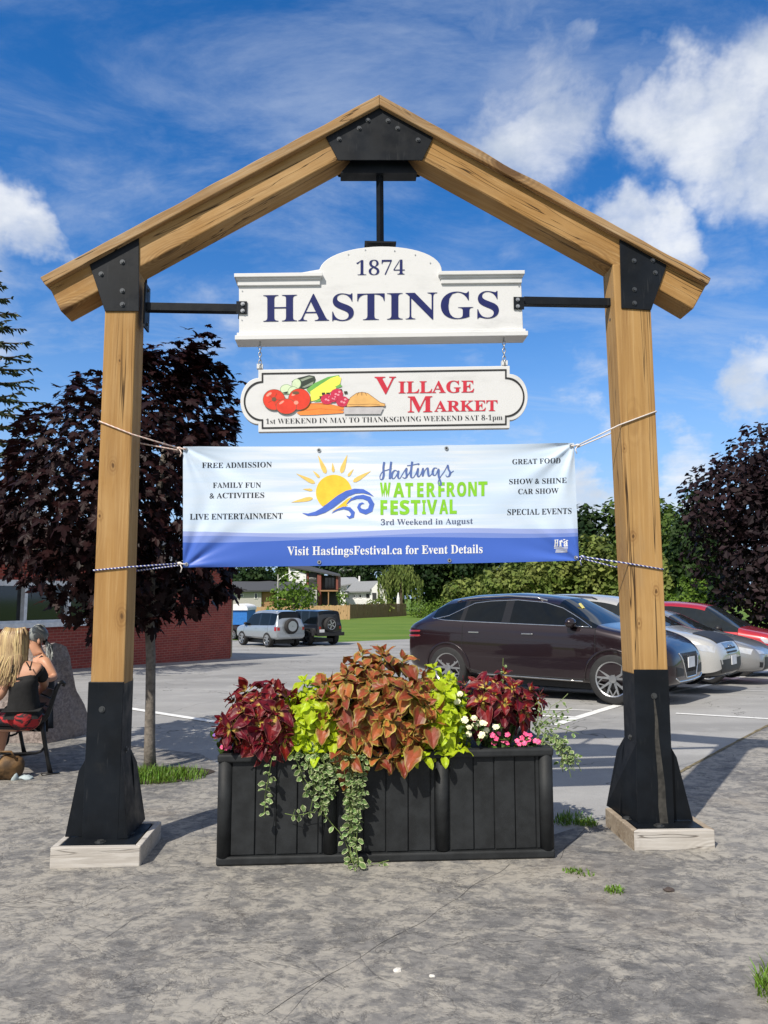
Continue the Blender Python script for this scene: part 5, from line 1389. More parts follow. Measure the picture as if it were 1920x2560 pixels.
def loft(st, matf, crease, wheels, wr_, arch_w, lower):
    """closed body skin from stations (x, zb, w, zbelt, wb, ztop, wr, ze); returns a smoothed mesh with arches cut out"""
    bm = bmesh.new(); rings = []
    for x, zb, w, zbelt, wb, ztop, wr, ze in st:
        half = [(0, zb), (w - .12, zb), (w - .02, zb + .10), (w, zb * .45 + zbelt * .55), (w - .02, zbelt - .07), (wb, zbelt), (wr, ze), (wr * .72, ztop - .012), (0, ztop)]
        pts = half + [(-y, z) for y, z in half[-2:0:-1]]
        rings.append([bm.verts.new((x, y, z)) for y, z in pts])
    N = 16; rowof = [0, 1, 2, 3, 4, 5, 6, 7, 7, 6, 5, 4, 3, 2, 1, 0]
    cl = bm.edges.layers.float.new('crease_edge')
    for i in range(len(rings) - 1):
        for k in range(N):
            f = bm.faces.new((rings[i][k], rings[i][(k + 1) % N], rings[i + 1][(k + 1) % N], rings[i + 1][k])); f.material_index = matf(i, rowof[k])
    for rg, inv in ((rings[0], 1), (rings[-1], 0)):
        for k in range(8):
            q = [rg[k], rg[k + 1], rg[(N - k - 1) % N], rg[(N - k) % N]]; q = list(dict.fromkeys(q))
            if inv: q.reverse()
            f = bm.faces.new(q); f.material_index = matf(-1 if inv else 99, k)
    bmesh.ops.recalc_face_normals(bm, faces=bm.faces[:])
    for e in bm.edges:
        ms = {f.material_index for f in e.link_faces}
        if len(ms) > 1: e[cl] = crease[0]
        else: e[cl] = crease[1]
    me = bpy.data.meshes.new('skin'); bm.to_mesh(me); bm.free()
    o = bpy.data.objects.new('skin', me); COL.objects.link(o)
    for _ in range(7): me.materials.append(MATS['black_trim'])
    md = o.modifiers.new('s', 'SUBSURF'); md.levels = 2; md.render_levels = 2
    cut = MB()
    for x, z in wheels:
        for s in (1, -1): cut.lathe([(wr_, s * .45), (wr_, s * 1.2)] if s > 0 else [(wr_, -1.2), (wr_, -.45)], (x, 0, z), 'Y', 36)
    co = cut.build('cut', ['black_trim'] * 7, None); co.data.polygons.foreach_set('material_index', [2] * len(co.data.polygons))
    bo = o.modifiers.new('b', 'BOOLEAN'); bo.object = co; bo.operation = 'DIFFERENCE'; bo.solver = 'EXACT'
    res = evaluated(o)
    bpy.data.objects.remove(o); bpy.data.objects.remove(co)
    return res


def split_faces(me, idx):
    """connected pieces of the faces with that material index, as (verts, faces)"""
    fs = [p.index for p in me.polygons if p.material_index == idx]; vf = {}
    for f in fs:
        for v in me.polygons[f].vertices: vf.setdefault(v, []).append(f)
    seen = set(); out = []
    for f in fs:
        if f in seen: continue
        st = [f]; seen.add(f); comp = []
        while st:
            q = st.pop(); comp.append(q)
            for v in me.polygons[q].vertices:
                for g in vf[v]:
                    if g not in seen: seen.add(g); st.append(g)
        vm = {}; F = []
        for q in comp:
            F.append(tuple(vm.setdefault(v, len(vm)) for v in me.polygons[q].vertices))
        out.append(([me.vertices[v].co.copy() for v in vm], F))
    return out


class Car:
    def __init__(s, name, label, cat, root, rz, st, matf, paint, wheels, r, ww, trackw, glass='car_glass', crease=(.55, .12), group='cars parked in the lot', arch=None, wheel_kw=None, trim=None):
        s.t = thing(name, label, cat, root, group, rz=rz)
        me = loft(st, matf, crease, [(x, r) for x in wheels], arch or r * 1.13, .8, 0); s.me = me
        s.bvh = BVHTree.FromPolygons([v.co for v in me.vertices], [tuple(p.vertices) for p in me.polygons])
        for idx, nm, mt, one in ((0, 'body', paint, True), (1, 'side_window', glass, False), (2, 'trim', 'gloss_black' if not trim else trim, True), (3, 'windscreen', glass, True), (4, 'rear_window', glass, True), (5, 'door', paint, False)):
            comps = split_faces(me, idx)
            if one and comps and nm != 'trim':
                b = MB()
                for v, f in comps: b.add(v, f)
                comps = [(b.v, b.f)]
            for v, f in comps:
                if len(f) < 3: continue
                b = MB(); b.add(v, f); o = b.build(nm, mt, s.t, True, world=False)
                if nm == 'door':
                    cnt = {}
                    for q in f:
                        for a, c_ in zip(q, q[1:] + q[:1]): cnt[(min(a, c_), max(a, c_))] = cnt.get((min(a, c_), max(a, c_)), 0) + 1
                    g = MB(); sy = 1 if sum(p[1] for p in v) > 0 else -1
                    for (a, c_), n in cnt.items():
                        if n == 1: g.tube([Vector(v[a]) + Vector((0, sy * .0012, 0)), Vector(v[c_]) + Vector((0, sy * .0012, 0))], .0048, 4)
                    g.build('seam', 'black_trim', o, world=False)
        for x in wheels:
            for sd_ in (1, -1): wheel(s.t, (x, sd_ * trackw, r), r, ww, sd_, **(wheel_kw or {}))
        b = MB(); b.box((wheels[0] - .3, -trackw + .2, .16), (wheels[1] + .3, trackw - .2, .34)); b.build('underbody', 'black_trim', s.t, world=False)
    def side(s, x, z, sd_, lift=.003):
        h = s.bvh.ray_cast(Vector((x, sd_ * 4, z)), Vector((0, -sd_, 0)))[0]
        return (h + Vector((0, sd_ * lift, 0))) if h else Vector((x, sd_ * .8, z))
    def end(s, y, z, sd_, lift=.003):
        h = s.bvh.ray_cast(Vector((2 + sd_ * 6, y, z)), Vector((-sd_, 0, 0)))[0]
        return (h + Vector((sd_ * lift, 0, 0))) if h else None
    def top(s, x, y, lift=.003):
        h = s.bvh.ray_cast(Vector((x, y, 4)), Vector((0, 0, -1)))[0]
        return h + Vector((0, 0, lift)) if h else Vector((x, y, 1))
    def side_patch(s, name, mat, quad, sd_, parent=None, n=10, lift=.004):
        return s._patch(name, mat, quad, lambda a, b: s.side(a, b, sd_, lift), parent, n)
    def end_patch(s, name, mat, quad, sd_, parent=None, n=12, lift=.004):
        return s._patch(name, mat, quad, lambda a, b: s.end(a, b, sd_, lift), parent, n)
    def _patch(s, name, mat, quad, fn, parent, n):
        A, B, C_, D = quad; b = MB(); g = []
        for j in range(n + 1):
            for i in range(n + 1):
                u, v = i / n, j / n
                g.append(fn((A[0] * (1 - u) + B[0] * u) * (1 - v) + (D[0] * (1 - u) + C_[0] * u) * v, (A[1] * (1 - u) + B[1] * u) * (1 - v) + (D[1] * (1 - u) + C_[1] * u) * v))
        ok = lambda q: all(g[k] is not None for k in q)
        gg = [p if p is not None else Vector((0, 0, 0)) for p in g]
        b.add(gg, [q for q in [(j * (n + 1) + i, j * (n + 1) + i + 1, (j + 1) * (n + 1) + i + 1, (j + 1) * (n + 1) + i) for j in range(n) for i in range(n)] if ok(q)])
        return b.build(name, mat, parent or s.t, True, world=False)
    def side_line(s, name, mat, pts, sd_, r=.008, parent=None, lift=.002):
        b = MB(); q = []
        for (x0, z0), (x1, z1) in zip(pts, pts[1:]):
            for k in range(8): q.append(s.side(x0 + (x1 - x0) * k / 8, z0 + (z1 - z0) * k / 8, sd_, lift))
        q.append(s.side(*pts[-1], sd_, lift)); b.tube(q, r, 5); return b.build(name, mat, parent or s.t, True, world=False)
    def end_line(s, name, mat, pts, sd_, r=.008, parent=None, lift=.002):
        b = MB(); q = []
        for (y0, z0), (y1, z1) in zip(pts, pts[1:]):
            for k in range(8):
                p = s.end(y0 + (y1 - y0) * k / 8, z0 + (z1 - z0) * k / 8, sd_, lift)
                if p: q.append(p)
        b.tube(q, r, 5); return b.build(name, mat, parent or s.t, True, world=False)
    def mirror(s, x, z, mat, sz=1.0):
        for sd_ in (1, -1):
            p = s.side(x, z, sd_); b = MB(); b.ball(p + Vector((0, sd_ * .11 * sz, .03)), .11 * sz, 12, 8, sq=(.75, 1.0, .68)); b.tube([p - Vector((0, sd_ * .02, .0)), p + Vector((.02, sd_ * .09, .0))], .03, 8)
            b.build('wing_mirror', mat, s.t, True, world=False)
    def plate(s, z, sd_, x=None):
        p = s.end(0, z, sd_, .012); b = MB(); b.box((-.006, -.152, -.076), (.006, .152, .076), 0, Matrix.Translation(p)); return b.build('number_plate', 'plate_white', s.t, world=False)
    def handles(s, xs, z, mat, sides=(1, -1)):
        for sd_ in sides:
            for x in xs:
                p = s.side(x, z, sd_, .012); b = MB(); b.box((-.10, -.010, -.011), (.10, .010, .011), 0, Matrix.Translation(p)); b.build('door_handle', mat, s.t, world=False, bevel=.008)


def suv_matf(n_rear, side, pill, ws, rw, doors, clad=False):
    def f(i, r):
        if i in ws and r in (6, 7): return 3
        if i in rw and r in (6, 7): return 4
        if r == 5 and i in pill: return 2
        if r == 5 and i in side: return 1
        if r in (2, 3, 4) and i in doors: return 5
        if clad and r <= 1: return 2
        return 0
    return f


def place(contact, rz, lx, ly):
    c, s = math.cos(rz), math.sin(rz); x, y = contact.x - (lx * c - ly * s), contact.y - (lx * s + ly * c)
    return Vector((x, y, gz(contact.x, contact.y) + .012))


# stations: x, zb, w, zbelt, wb, ztop, wr, ze
ST_G = [(.02, .42, .62, .92, .60, 1.0, .50, .96), (.10, .34, .84, 1.04, .80, 1.10, .66, 1.07), (.30, .28, .93, 1.13, .86, 1.22, .66, 1.18), (.62, .26, .950, 1.165, .87, 1.45, .62, 1.36), (.80, .25, .953, 1.165, .87, 1.54, .62, 1.43), (1.22, .24, .953, 1.155, .875, 1.60, .635, 1.495),
        (1.28, .24, .953, 1.154, .875, 1.605, .636, 1.50), (2.02, .23, .953, 1.135, .88, 1.635, .65, 1.525), (2.14, .23, .953, 1.132, .88, 1.633, .65, 1.525), (2.72, .23, .953, 1.12, .88, 1.59, .645, 1.485), (2.92, .23, .953, 1.115, .88, 1.545, .64, 1.44),
        (3.30, .23, .953, 1.105, .885, 1.34, .70, 1.27), (3.62, .23, .953, 1.09, .89, 1.16, .80, 1.135), (3.74, .23, .953, 1.075, .89, 1.13, .78, 1.105), (4.20, .23, .945, 1.0, .86, 1.05, .72, 1.03), (4.50, .24, .88, .89, .78, .94, .62, .92), (4.66, .28, .74, .74, .64, .80, .5, .78), (4.71, .36, .58, .62, .50, .66, .4, .65)]
HG = R(-38)
fw = G(1534, 1762)
gen = Car('dark_suv', 'dark burgundy suv with chrome window line parked behind the planter, nearest of the cars', 'car', place(fw, HG, 3.87, -.93), HG, ST_G,
          suv_matf(0, (3, 4, 5, 6, 7, 8, 9, 10, 11), (5, 7), (10, 11), (2, 3), (6, 7, 8, 9, 10, 11)), 'paint_burgundy', (1.0, 3.87), .365, .245, .835, wheel_kw=dict(spokes=5, rim='alloy'))
for sd_ in (1, -1):
    gen.side_line('chrome_line', 'chrome', [(.62, 1.20), (.9, 1.165), (1.4, 1.15), (2.4, 1.13), (3.5, 1.11)], sd_, .009)
    gen.side_line('chrome_line', 'chrome', [(.66, 1.18), (.95, 1.24), (1.2, 1.36), (1.4, 1.455), (1.7, 1.49), (2.2, 1.51), (2.7, 1.47), (3.0, 1.385), (3.3, 1.235), (3.55, 1.10)], sd_, .008)
    b = MB(); rr_ = [gen.top(x, sd_ * .60, .03) for x in (1.0, 1.1, 1.5, 2.0, 2.5, 2.7)]; rr_[0].z -= .03; rr_[-1].z -= .03; b.tube(rr_, .016, 6); b.build('roof_rail', 'chrome', gen.t, True, world=False)
    gen.side_line('sill_strip', 'chrome', [(1.45, .315), (3.4, .305)], sd_, .011)
    gen.side_line('crease_line', 'paint_burgundy', [(.5, .93), (1.4, .90), (2.6, .86), (4.0, .80)], sd_, .006, lift=-.003)
    for z in (.80, .72): gen.side_line('headlamp', 'lamp_clear', [(4.06, z + .01), (4.3, z + .005), (4.52, z)], sd_, .011)
    for z in (.96, .88): gen.side_line('tail_lamp', 'lamp_red', [(.12, z), (.24, z + .005), (.42, z + .01)], sd_, .019)
    for z in (.96, .88): gen.end_line('tail_lamp', 'lamp_red', [(sd_ * .5, z), (sd_ * .78, z)], -1, .019)
    # arch lips
    for xw in (1.0, 3.87):
        b = MB(); q = []
        for k in range(19):
            a = math.pi * (k / 18 * 1.06 - .03); q.append(gen.side(xw + .428 * math.cos(a), .365 + .428 * math.sin(a), sd_, .004))
        b.tube(q, .016, 6); b.build('arch_lip', 'paint_burgundy', gen.t, True, world=False)
gen.handles((1.52, 2.5), .98, 'chrome')
gen.mirror(3.25, 1.14, 'paint_burgundy', 1.05)
gr = gen.end_patch('grille', 'black_trim', ((-.40, .74), (.40, .74), (.22, .40), (-.22, .40)), 1, n=14)
for k in range(9):
    f = -.36 + .09 * k
    gen.end_line('grille_bar', 'alloy_dark', [(f, .73), (f * .4 - .12, .43)], 1, .004, gr, .006); gen.end_line('grille_bar', 'alloy_dark', [(f, .73), (f * .4 + .12, .43)], 1, .004, gr, .006)
gen.end_line('grille_frame', 'chrome', [(-.42, .745), (-.23, .39), (.23, .39), (.42, .745)], 1, .012, gr, .004)
gen.end_line('bumper_strip', 'chrome', [(-.62, .40), (-.5, .345), (0, .335), (.5, .345), (.62, .40)], 1, .014)
for sd_ in (1, -1): gen.end_patch('air_intake', 'black_trim', ((sd_ * .34, .52), (sd_ * .60, .56), (sd_ * .60, .42), (sd_ * .34, .42)), 1)
gen.plate(.60, 1)
b = MB(); b.box((-.01, -.03, 0), (.01, .03, .1), 0, Matrix.Translation(gen.top(3.2, -.35, .0)) @ Matrix.Rotation(R(-40), 4, 'Y')); b.build('parking_ticket', 'paper_yellow', gen.t, world=False)

# white crossover with black hood cover
ST_C = [(.02, .45, .60, .95, .58, 1.05, .5, 1.0), (.10, .34, .82, 1.0, .78, 1.12, .66, 1.08), (.25, .28, .90, 1.03, .84, 1.30, .66, 1.22), (.45, .26, .91, 1.04, .84, 1.58, .62, 1.48), (1.0, .25, .91, 1.03, .845, 1.67, .63, 1.56), (1.06, .25, .91, 1.03, .845, 1.673, .63, 1.56),
        (1.9, .24, .91, 1.01, .85, 1.68, .635, 1.57), (2.0, .24, .91, 1.008, .85, 1.68, .635, 1.57), (2.55, .24, .91, 1.0, .85, 1.64, .63, 1.53), (2.78, .24, .91, .995, .85, 1.58, .63, 1.47), (3.2, .24, .91, .99, .85, 1.33, .68, 1.26), (3.55, .24, .91, .985, .85, 1.10, .78, 1.07),
        (3.68, .24, .905, .98, .84, 1.07, .76, 1.04), (4.15, .25, .89, .94, .80, 1.0, .68, .97), (4.42, .27, .82, .86, .72, .91, .58, .89), (4.53, .32, .66, .72, .56, .76, .45, .75), (4.56, .40, .52, .62, .46, .66, .36, .65)]
LAT = Vector((-math.sin(HG), math.cos(HG)))


def fronted(F, L): c, s = math.cos(HG), math.sin(HG); x, y = F[0] - L * c, F[1] - L * s; return Vector((x, y, gz(F[0], F[1]) + .012))


crv = Car('white_crossover', 'white crossover with black bumper and hood cover, parked beyond the dark suv', 'car', fronted((5.98, 13.37), 4.56), HG, ST_C, suv_matf(0, (3, 4, 5, 6, 7, 8, 9, 10), (4, 6), (9, 10), (2,), (5, 6, 7, 8, 9, 10), True), 'car_white', (.95, 3.57), .345, .225, .80, glass='glass_tint')
crv.mirror(3.15, 1.05, 'car_white', 1.1)
crv.handles((1.3, 2.3), .9, 'car_white')
b = MB()
for j in range(9):
    for i in range(13):
        y = -.55 + 1.1 * i / 12; x = 4.05 + .40 * j / 8; b.v.append(tuple(crv.top(x, y, .012)))
b.f = [(j * 13 + i, j * 13 + i + 1, (j + 1) * 13 + i + 1, (j + 1) * 13 + i) for j in range(8) for i in range(12)]; b.m = [0] * len(b.f); b.build('hood_cover', 'black_trim', crv.t, True, world=False)
crv.end_patch('bumper', 'black_trim', ((-.66, .58), (.66, .58), (.6, .36), (-.6, .36)), 1)
g_ = crv.end_patch('grille', 'alloy', ((-.34, .84), (.34, .84), (.30, .66), (-.30, .66)), 1)
for z in (.69, .75): crv.end_line('grille_bar', 'black_trim', [(-.32, z), (.32, z)], 1, .018, g_, .005)
crv.end_line('grille_badge', 'chrome', [(-.09, .77), (-.05, .80), (.05, .80), (.09, .77)], 1, .012, g_, .008)
for sd_ in (1, -1): crv.side_patch('headlamp', 'lamp_clear', ((4.05, .86), (4.46, .80), (4.46, .70), (4.1, .76)), sd_)
crv.plate(.55, 1)
for sd_ in (1, -1):
    b = MB(); q = [crv.top(x, sd_ * .58, .035) for x in (.8, .9, 1.4, 1.9, 2.3, 2.4)]; q[0].z -= .035; q[-1].z -= .035; b.tube(q, .014, 6); b.build('roof_rail', 'black_trim', crv.t, True, world=False)

# grey saloon
ST_S = [(.02, .45, .60, .85, .56, .92, .46, .90), (.12, .32, .80, .92, .74, 1.0, .62, .98), (.55, .26, .88, .95, .80, 1.06, .66, 1.03), (.70, .25, .885, .955, .81, 1.12, .62, 1.08), (1.15, .24, .888, .955, .81, 1.36, .58, 1.28), (1.35, .24, .888, .955, .81, 1.42, .585, 1.33), (1.42, .24, .888, .953, .81, 1.43, .585, 1.34),
        (2.1, .23, .888, .94, .815, 1.47, .59, 1.37), (2.2, .23, .888, .938, .815, 1.47, .59, 1.37), (2.65, .23, .888, .93, .82, 1.42, .59, 1.32), (2.85, .23, .888, .925, .82, 1.35, .60, 1.26), (3.2, .23, .888, .92, .82, 1.17, .66, 1.12), (3.55, .23, .885, .915, .82, 1.0, .74, .98),
        (3.66, .23, .88, .91, .81, .975, .72, .95), (4.15, .23, .87, .84, .76, .88, .64, .86), (4.45, .24, .80, .74, .68, .78, .54, .76), (4.6, .28, .64, .62, .54, .66, .42, .65), (4.64, .36, .5, .55, .42, .59, .34, .58)]
cor = Car('grey_saloon', 'grey saloon with wide headlamps parked between the white crossover and the red car', 'car', fronted((7.66, 15.49), 4.64), HG, ST_S, suv_matf(0, (4, 5, 6, 7, 8, 9, 10, 11), (5, 7), (10, 11), (3, 4), (6, 7, 8, 9, 10, 11)), 'car_grey', (.98, 3.68), .325, .215, .79, glass='glass_tint')
cor.mirror(3.2, .98, 'car_grey'); cor.handles((1.5, 2.45), .84, 'car_grey')
for sd_ in (1, -1):
    cor.side_patch('headlamp', 'lamp_clear', ((4.0, .80), (4.48, .70), (4.46, .60), (4.12, .68)), sd_); cor.end_patch('headlamp', 'lamp_clear', ((sd_ * .36, .66), (sd_ * .60, .70), (sd_ * .60, .61), (sd_ * .36, .61)), 1)
    cor.end_patch('fog_lamp', 'black_trim', ((sd_ * .52, .45), (sd_ * .64, .46), (sd_ * .62, .36), (sd_ * .52, .35)), 1)
cor.end_patch('grille', 'black_trim', ((-.40, .54), (.40, .54), (.46, .30), (-.46, .30)), 1); cor.end_line('grille_bar', 'chrome', [(-.46, .60), (0, .585), (.46, .60)], 1, .012); cor.plate(.50, 1)

# red crossover
red = Car('red_crossover', 'bright red crossover farthest right in the row of parked cars', 'car', fronted((9.35, 17.7), 4.56), HG, ST_C, suv_matf(0, (3, 4, 5, 6, 7, 8, 9, 10), (4, 6), (9, 10), (2,), (5, 6, 7, 8, 9, 10), True), 'car_red', (.95, 3.57), .345, .225, .80, glass='glass_tint')
red.mirror(3.15, 1.03, 'black_trim'); red.handles((1.3, 2.3), .9, 'car_red')
red.end_patch('grille', 'black_trim', ((-.45, .80), (.45, .80), (.35, .5), (-.35, .5)), 1); red.plate(.55, 1)
for sd_ in (1, -1): red.side_patch('headlamp', 'lamp_clear', ((4.0, .86), (4.46, .80), (4.46, .70), (4.1, .76)), sd_)

# silver off-roader with a spare wheel, seen from behind
HS = R(180 - 50)
ST_P = [(.0, .50, .74, 1.0, .74, 1.06, .64, 1.03), (.05, .42, .84, 1.06, .80, 1.16, .66, 1.12), (.12, .40, .87, 1.08, .82, 1.45, .66, 1.36), (.20, .38, .88, 1.08, .83, 1.78, .66, 1.66), (.75, .38, .88, 1.07, .83, 1.83, .68, 1.70), (.80, .38, .88, 1.07, .83, 1.83, .68, 1.70), (1.65, .38, .88, 1.05, .83, 1.83, .68, 1.70), (1.75, .38, .88, 1.05, .83, 1.83, .68, 1.70),
        (2.45, .38, .88, 1.03, .83, 1.78, .67, 1.64), (2.65, .38, .88, 1.02, .83, 1.68, .68, 1.56), (3.15, .38, .88, 1.0, .83, 1.15, .78, 1.11), (3.25, .38, .88, .99, .82, 1.10, .76, 1.07), (3.9, .40, .86, .95, .78, 1.02, .7, 1.0), (4.1, .42, .76, .85, .66, .9, .55, .88), (4.15, .5, .62, .7, .5, .74, .42, .73)]
rwc = G(540 + 370 * .34961, 1380 + 681 * .34961)
paj = Car('silver_off_roader', 'silver off roader with a covered spare wheel on its back door beside the brick corner', 'car', place(rwc, HS, .88, .80), HS, ST_P, suv_matf(0, (3, 4, 5, 6, 7, 8, 9), (4, 6), (9,), (2,), (5, 6, 7, 8, 9)), 'car_silver', (.88, 3.35), .37, .24, .77, crease=(.7, .35), wheel_kw=dict(style='s', spokes=6))


def spare(car, z, cover):
    p = car.end(0.05, z, -1, 0)
    b = MB(); b.lathe([(.05, 0), (.37, 0), (.385, -.06), (.385, -.16), (.35, -.20), (.27, -.21), (.05, -.21)], p, 'X', 28); o = b.build('spare_wheel', 'tyre_rubber', car.t, True, world=False)
    if cover: b = MB(); b.lathe([(.02, -.212), (.25, -.212), (.265, -.205)], p, 'X', 28, cap=False); b.build('spare_cover', 'car_silver', o, world=False)
    else:
        b = MB()
        for k in range(5):
            a = 2 * math.pi * k / 5; d = Vector((0, math.cos(a), math.sin(a))); n_ = Vector((0, -math.sin(a), math.cos(a))); q = p + Vector((-.212, 0, 0)); b.prism([q + d * .04 - n_ * .035, q + d * .04 + n_ * .035, q + d * .24 + n_ * .03, q + d * .24 - n_ * .03], Vector((-.01, 0, 0)))
        b.lathe([(.24, -.212), (.26, -.222)], p, 'X', 24, cap=False); b.build('rim', 'alloy', o, world=False)


spare(paj, 1.05, True)
for sd_ in (1, -1):
    paj.side_patch('tail_lamp', 'lamp_red', ((.06, 1.02), (.22, 1.02), (.2, .82), (.06, .82)), sd_); paj.end_patch('tail_lamp', 'lamp_red', ((sd_ * .66, 1.0), (sd_ * .80, 1.0), (sd_ * .80, .84), (sd_ * .66, .84)), -1)
    paj.side_line('roof_rail', 'car_silver', [(.4, 1.76), (2.3, 1.76)], sd_, .02)
paj.mirror(2.9, 1.1, 'black_trim'); paj.handles((1.0, 1.95), .92, 'car_silver'); paj.end_patch('bumper', 'car_silver', ((-.8, .66), (.8, .66), (.76, .5), (-.76, .5)), -1, lift=.06)
# black boxy off-roader
ST_J = [(.0, .58, .72, 1.0, .70, 1.06, .64, 1.04), (.03, .52, .78, 1.08, .74, 1.14, .68, 1.12), (.08, .50, .79, 1.10, .75, 1.62, .66, 1.56), (.16, .50, .79, 1.10, .75, 1.80, .66, 1.74), (.85, .5, .79, 1.1, .75, 1.83, .67, 1.77), (.95, .5, .79, 1.1, .75, 1.83, .67, 1.77), (1.6, .5, .79, 1.1, .75, 1.83, .67, 1.77), (1.7, .5, .79, 1.1, .75, 1.83, .67, 1.77), (2.35, .5, .79, 1.1, .75, 1.82, .67, 1.76), (2.42, .5, .79, 1.1, .75, 1.76, .67, 1.70),
        (2.62, .5, .79, 1.1, .75, 1.2, .7, 1.17), (2.7, .5, .78, 1.08, .72, 1.14, .64, 1.12), (3.7, .52, .68, 1.02, .62, 1.07, .54, 1.05), (3.78, .56, .64, .96, .58, 1.0, .5, .98)]
jw = G(540 + 652 * .34961, 1380 + 668 * .34961)
jee = Car('black_off_roader', 'black boxy off roader with spare wheel on its back, parked right of the silver one', 'car', place(jw, HS, .85, .84), HS, ST_J, suv_matf(0, (3, 4, 5, 6, 7, 8), (4, 6), (9,), (2,), (5, 6, 7, 8)), 'car_black', (.85, 3.3), .40, .27, .80, crease=(.9, .75), arch=.46, wheel_kw=dict(style='s', spokes=5, rim='alloy_dark'))
spare(jee, 1.08, False)
for sd_ in (1, -1):
    for xw in (.85, 3.3):
        b = MB(); q = [(xw - .62, .52), (xw - .40, .90), (xw + .40, .90), (xw + .62, .52), (xw + .55, .52), (xw + .36, .84), (xw - .36, .84), (xw - .55, .52)]
        b.prism([(x, sd_ * .76, z) for x, z in q], Vector((0, sd_ * .18, 0))); b.build('fender', 'alloy_dark', jee.t, world=False)
    jee.end_patch('tail_lamp', 'lamp_red', ((sd_ * .58, .98), (sd_ * .70, .98), (sd_ * .70, .84), (sd_ * .58, .84)), -1)
b = MB(); b.box((-.16, -.82, .50), (.02, .82, .68)); b.build('bumper', 'black_trim', jee.t, world=False, bevel=.02)
p = jee.end(.52, .76, -1, .02); b = MB(); b.box((-.008, -.15, -.075), (.008, .15, .075), 0, Matrix.Translation(p)); b.build('number_plate', 'plate_white', jee.t, world=False)
# dark red car nose between tent and silver off-roader
mar = Car('dark_red_car', 'dark red car mostly hidden behind the silver off roader by the tent', 'car', Vector((*at(540 + 290 * .34961, 47), gz(-9, 47))), R(150), ST_S, suv_matf(0, (4, 5, 6, 7, 8, 9, 10, 11), (5, 7), (10, 11), (3, 4), (6, 7, 8, 9, 10, 11)), 'car_maroon', (.98, 3.68), .325, .215, .79)

# ------------------------------------------------------------------ planting


def leafmesh(b, p, d, nr, L, W, rv, droop=.5, fold=.25, serr=0, na=4, nl=7, base=.32, heart=0.0):
    """one leaf from its stalk point p along d: ovate blade, folded along the midrib, bending down towards the tip"""
    d = d.normalized(); sd_ = d.cross(nr)
    if sd_.length < 1e-3: sd_ = d.orthogonal()
    sd_.normalize(); nr = sd_.cross(d).normalized()
    vs = []; at_ = []; q = p.copy(); step = L / (nl - 1); dd = d.copy()
    for j in range(nl):
        t = j / (nl - 1)
        wv = W * .5 * ((t / base) ** .55 if t < base else max(0, (1 - ((t - base) / (1 - base)) ** 1.55)) ** .85)
        if j == 0: wv = W * .08 + W * .3 * heart
        nn = sd_.cross(dd).normalized()
        for i in range(na + 1):
            s = -1 + 2 * i / na; e = 1 + (serr * (1 if j % 2 else -1) if abs(s) == 1 and 0 < j < nl - 1 else 0)
            vs.append(q + sd_ * s * wv * e * (1 - abs(s) * fold * .2) + nn * (abs(s) * fold * wv + .06 * W * math.sin(t * 9 + s * 2 + rv * 6) * abs(s)))
            at_.append((min(1, abs(s) * (1 if j < nl - 1 else 1) + (max(0, t - .9) * 6)), t, rv))
        dd = (dd + Vector((0, 0, -droop * (1.2 / nl)))).normalized(); q = q + dd * step
    n = na + 1
    b.add(vs, [(j * n + i, j * n + i + 1, (j + 1) * n + i + 1, (j + 1) * n + i) for j in range(nl - 1) for i in range(na)], 0, at_)


def rosette(b, p, ax, L, rn, pairs=3, ratio=.58, droop=.8, serr=0, spread=(28, 92), fold=.28, heart=0):
    ax = ax.normalized(); u = ax.orthogonal().normalized(); u.rotate(Matrix.Rotation(rn.uniform(0, 6.28), 3, ax)); w = ax.cross(u)
    for k in range(pairs):
        f = k / max(1, pairs - 1); el_ = R(spread[0] + (spread[1] - spread[0]) * f + rn.uniform(-10, 10)); l = L * (.42 + .58 * f) * rn.uniform(.85, 1.12)
        for s in (1, -1):
            r_ = (u if k % 2 == 0 else w) * s; r_ = (r_ + (w if k % 2 == 0 else u) * rn.uniform(-.3, .3)).normalized()
            d = ax * math.cos(el_) + r_ * math.sin(el_); nr = (ax * math.sin(el_) - r_ * math.cos(el_))
            leafmesh(b, p - ax * L * .22 * f + r_ * L * .06, d, nr, l, l * ratio, rn.random(), droop * (.4 + f) * rn.uniform(.7, 1.2), fold, serr, heart=heart)


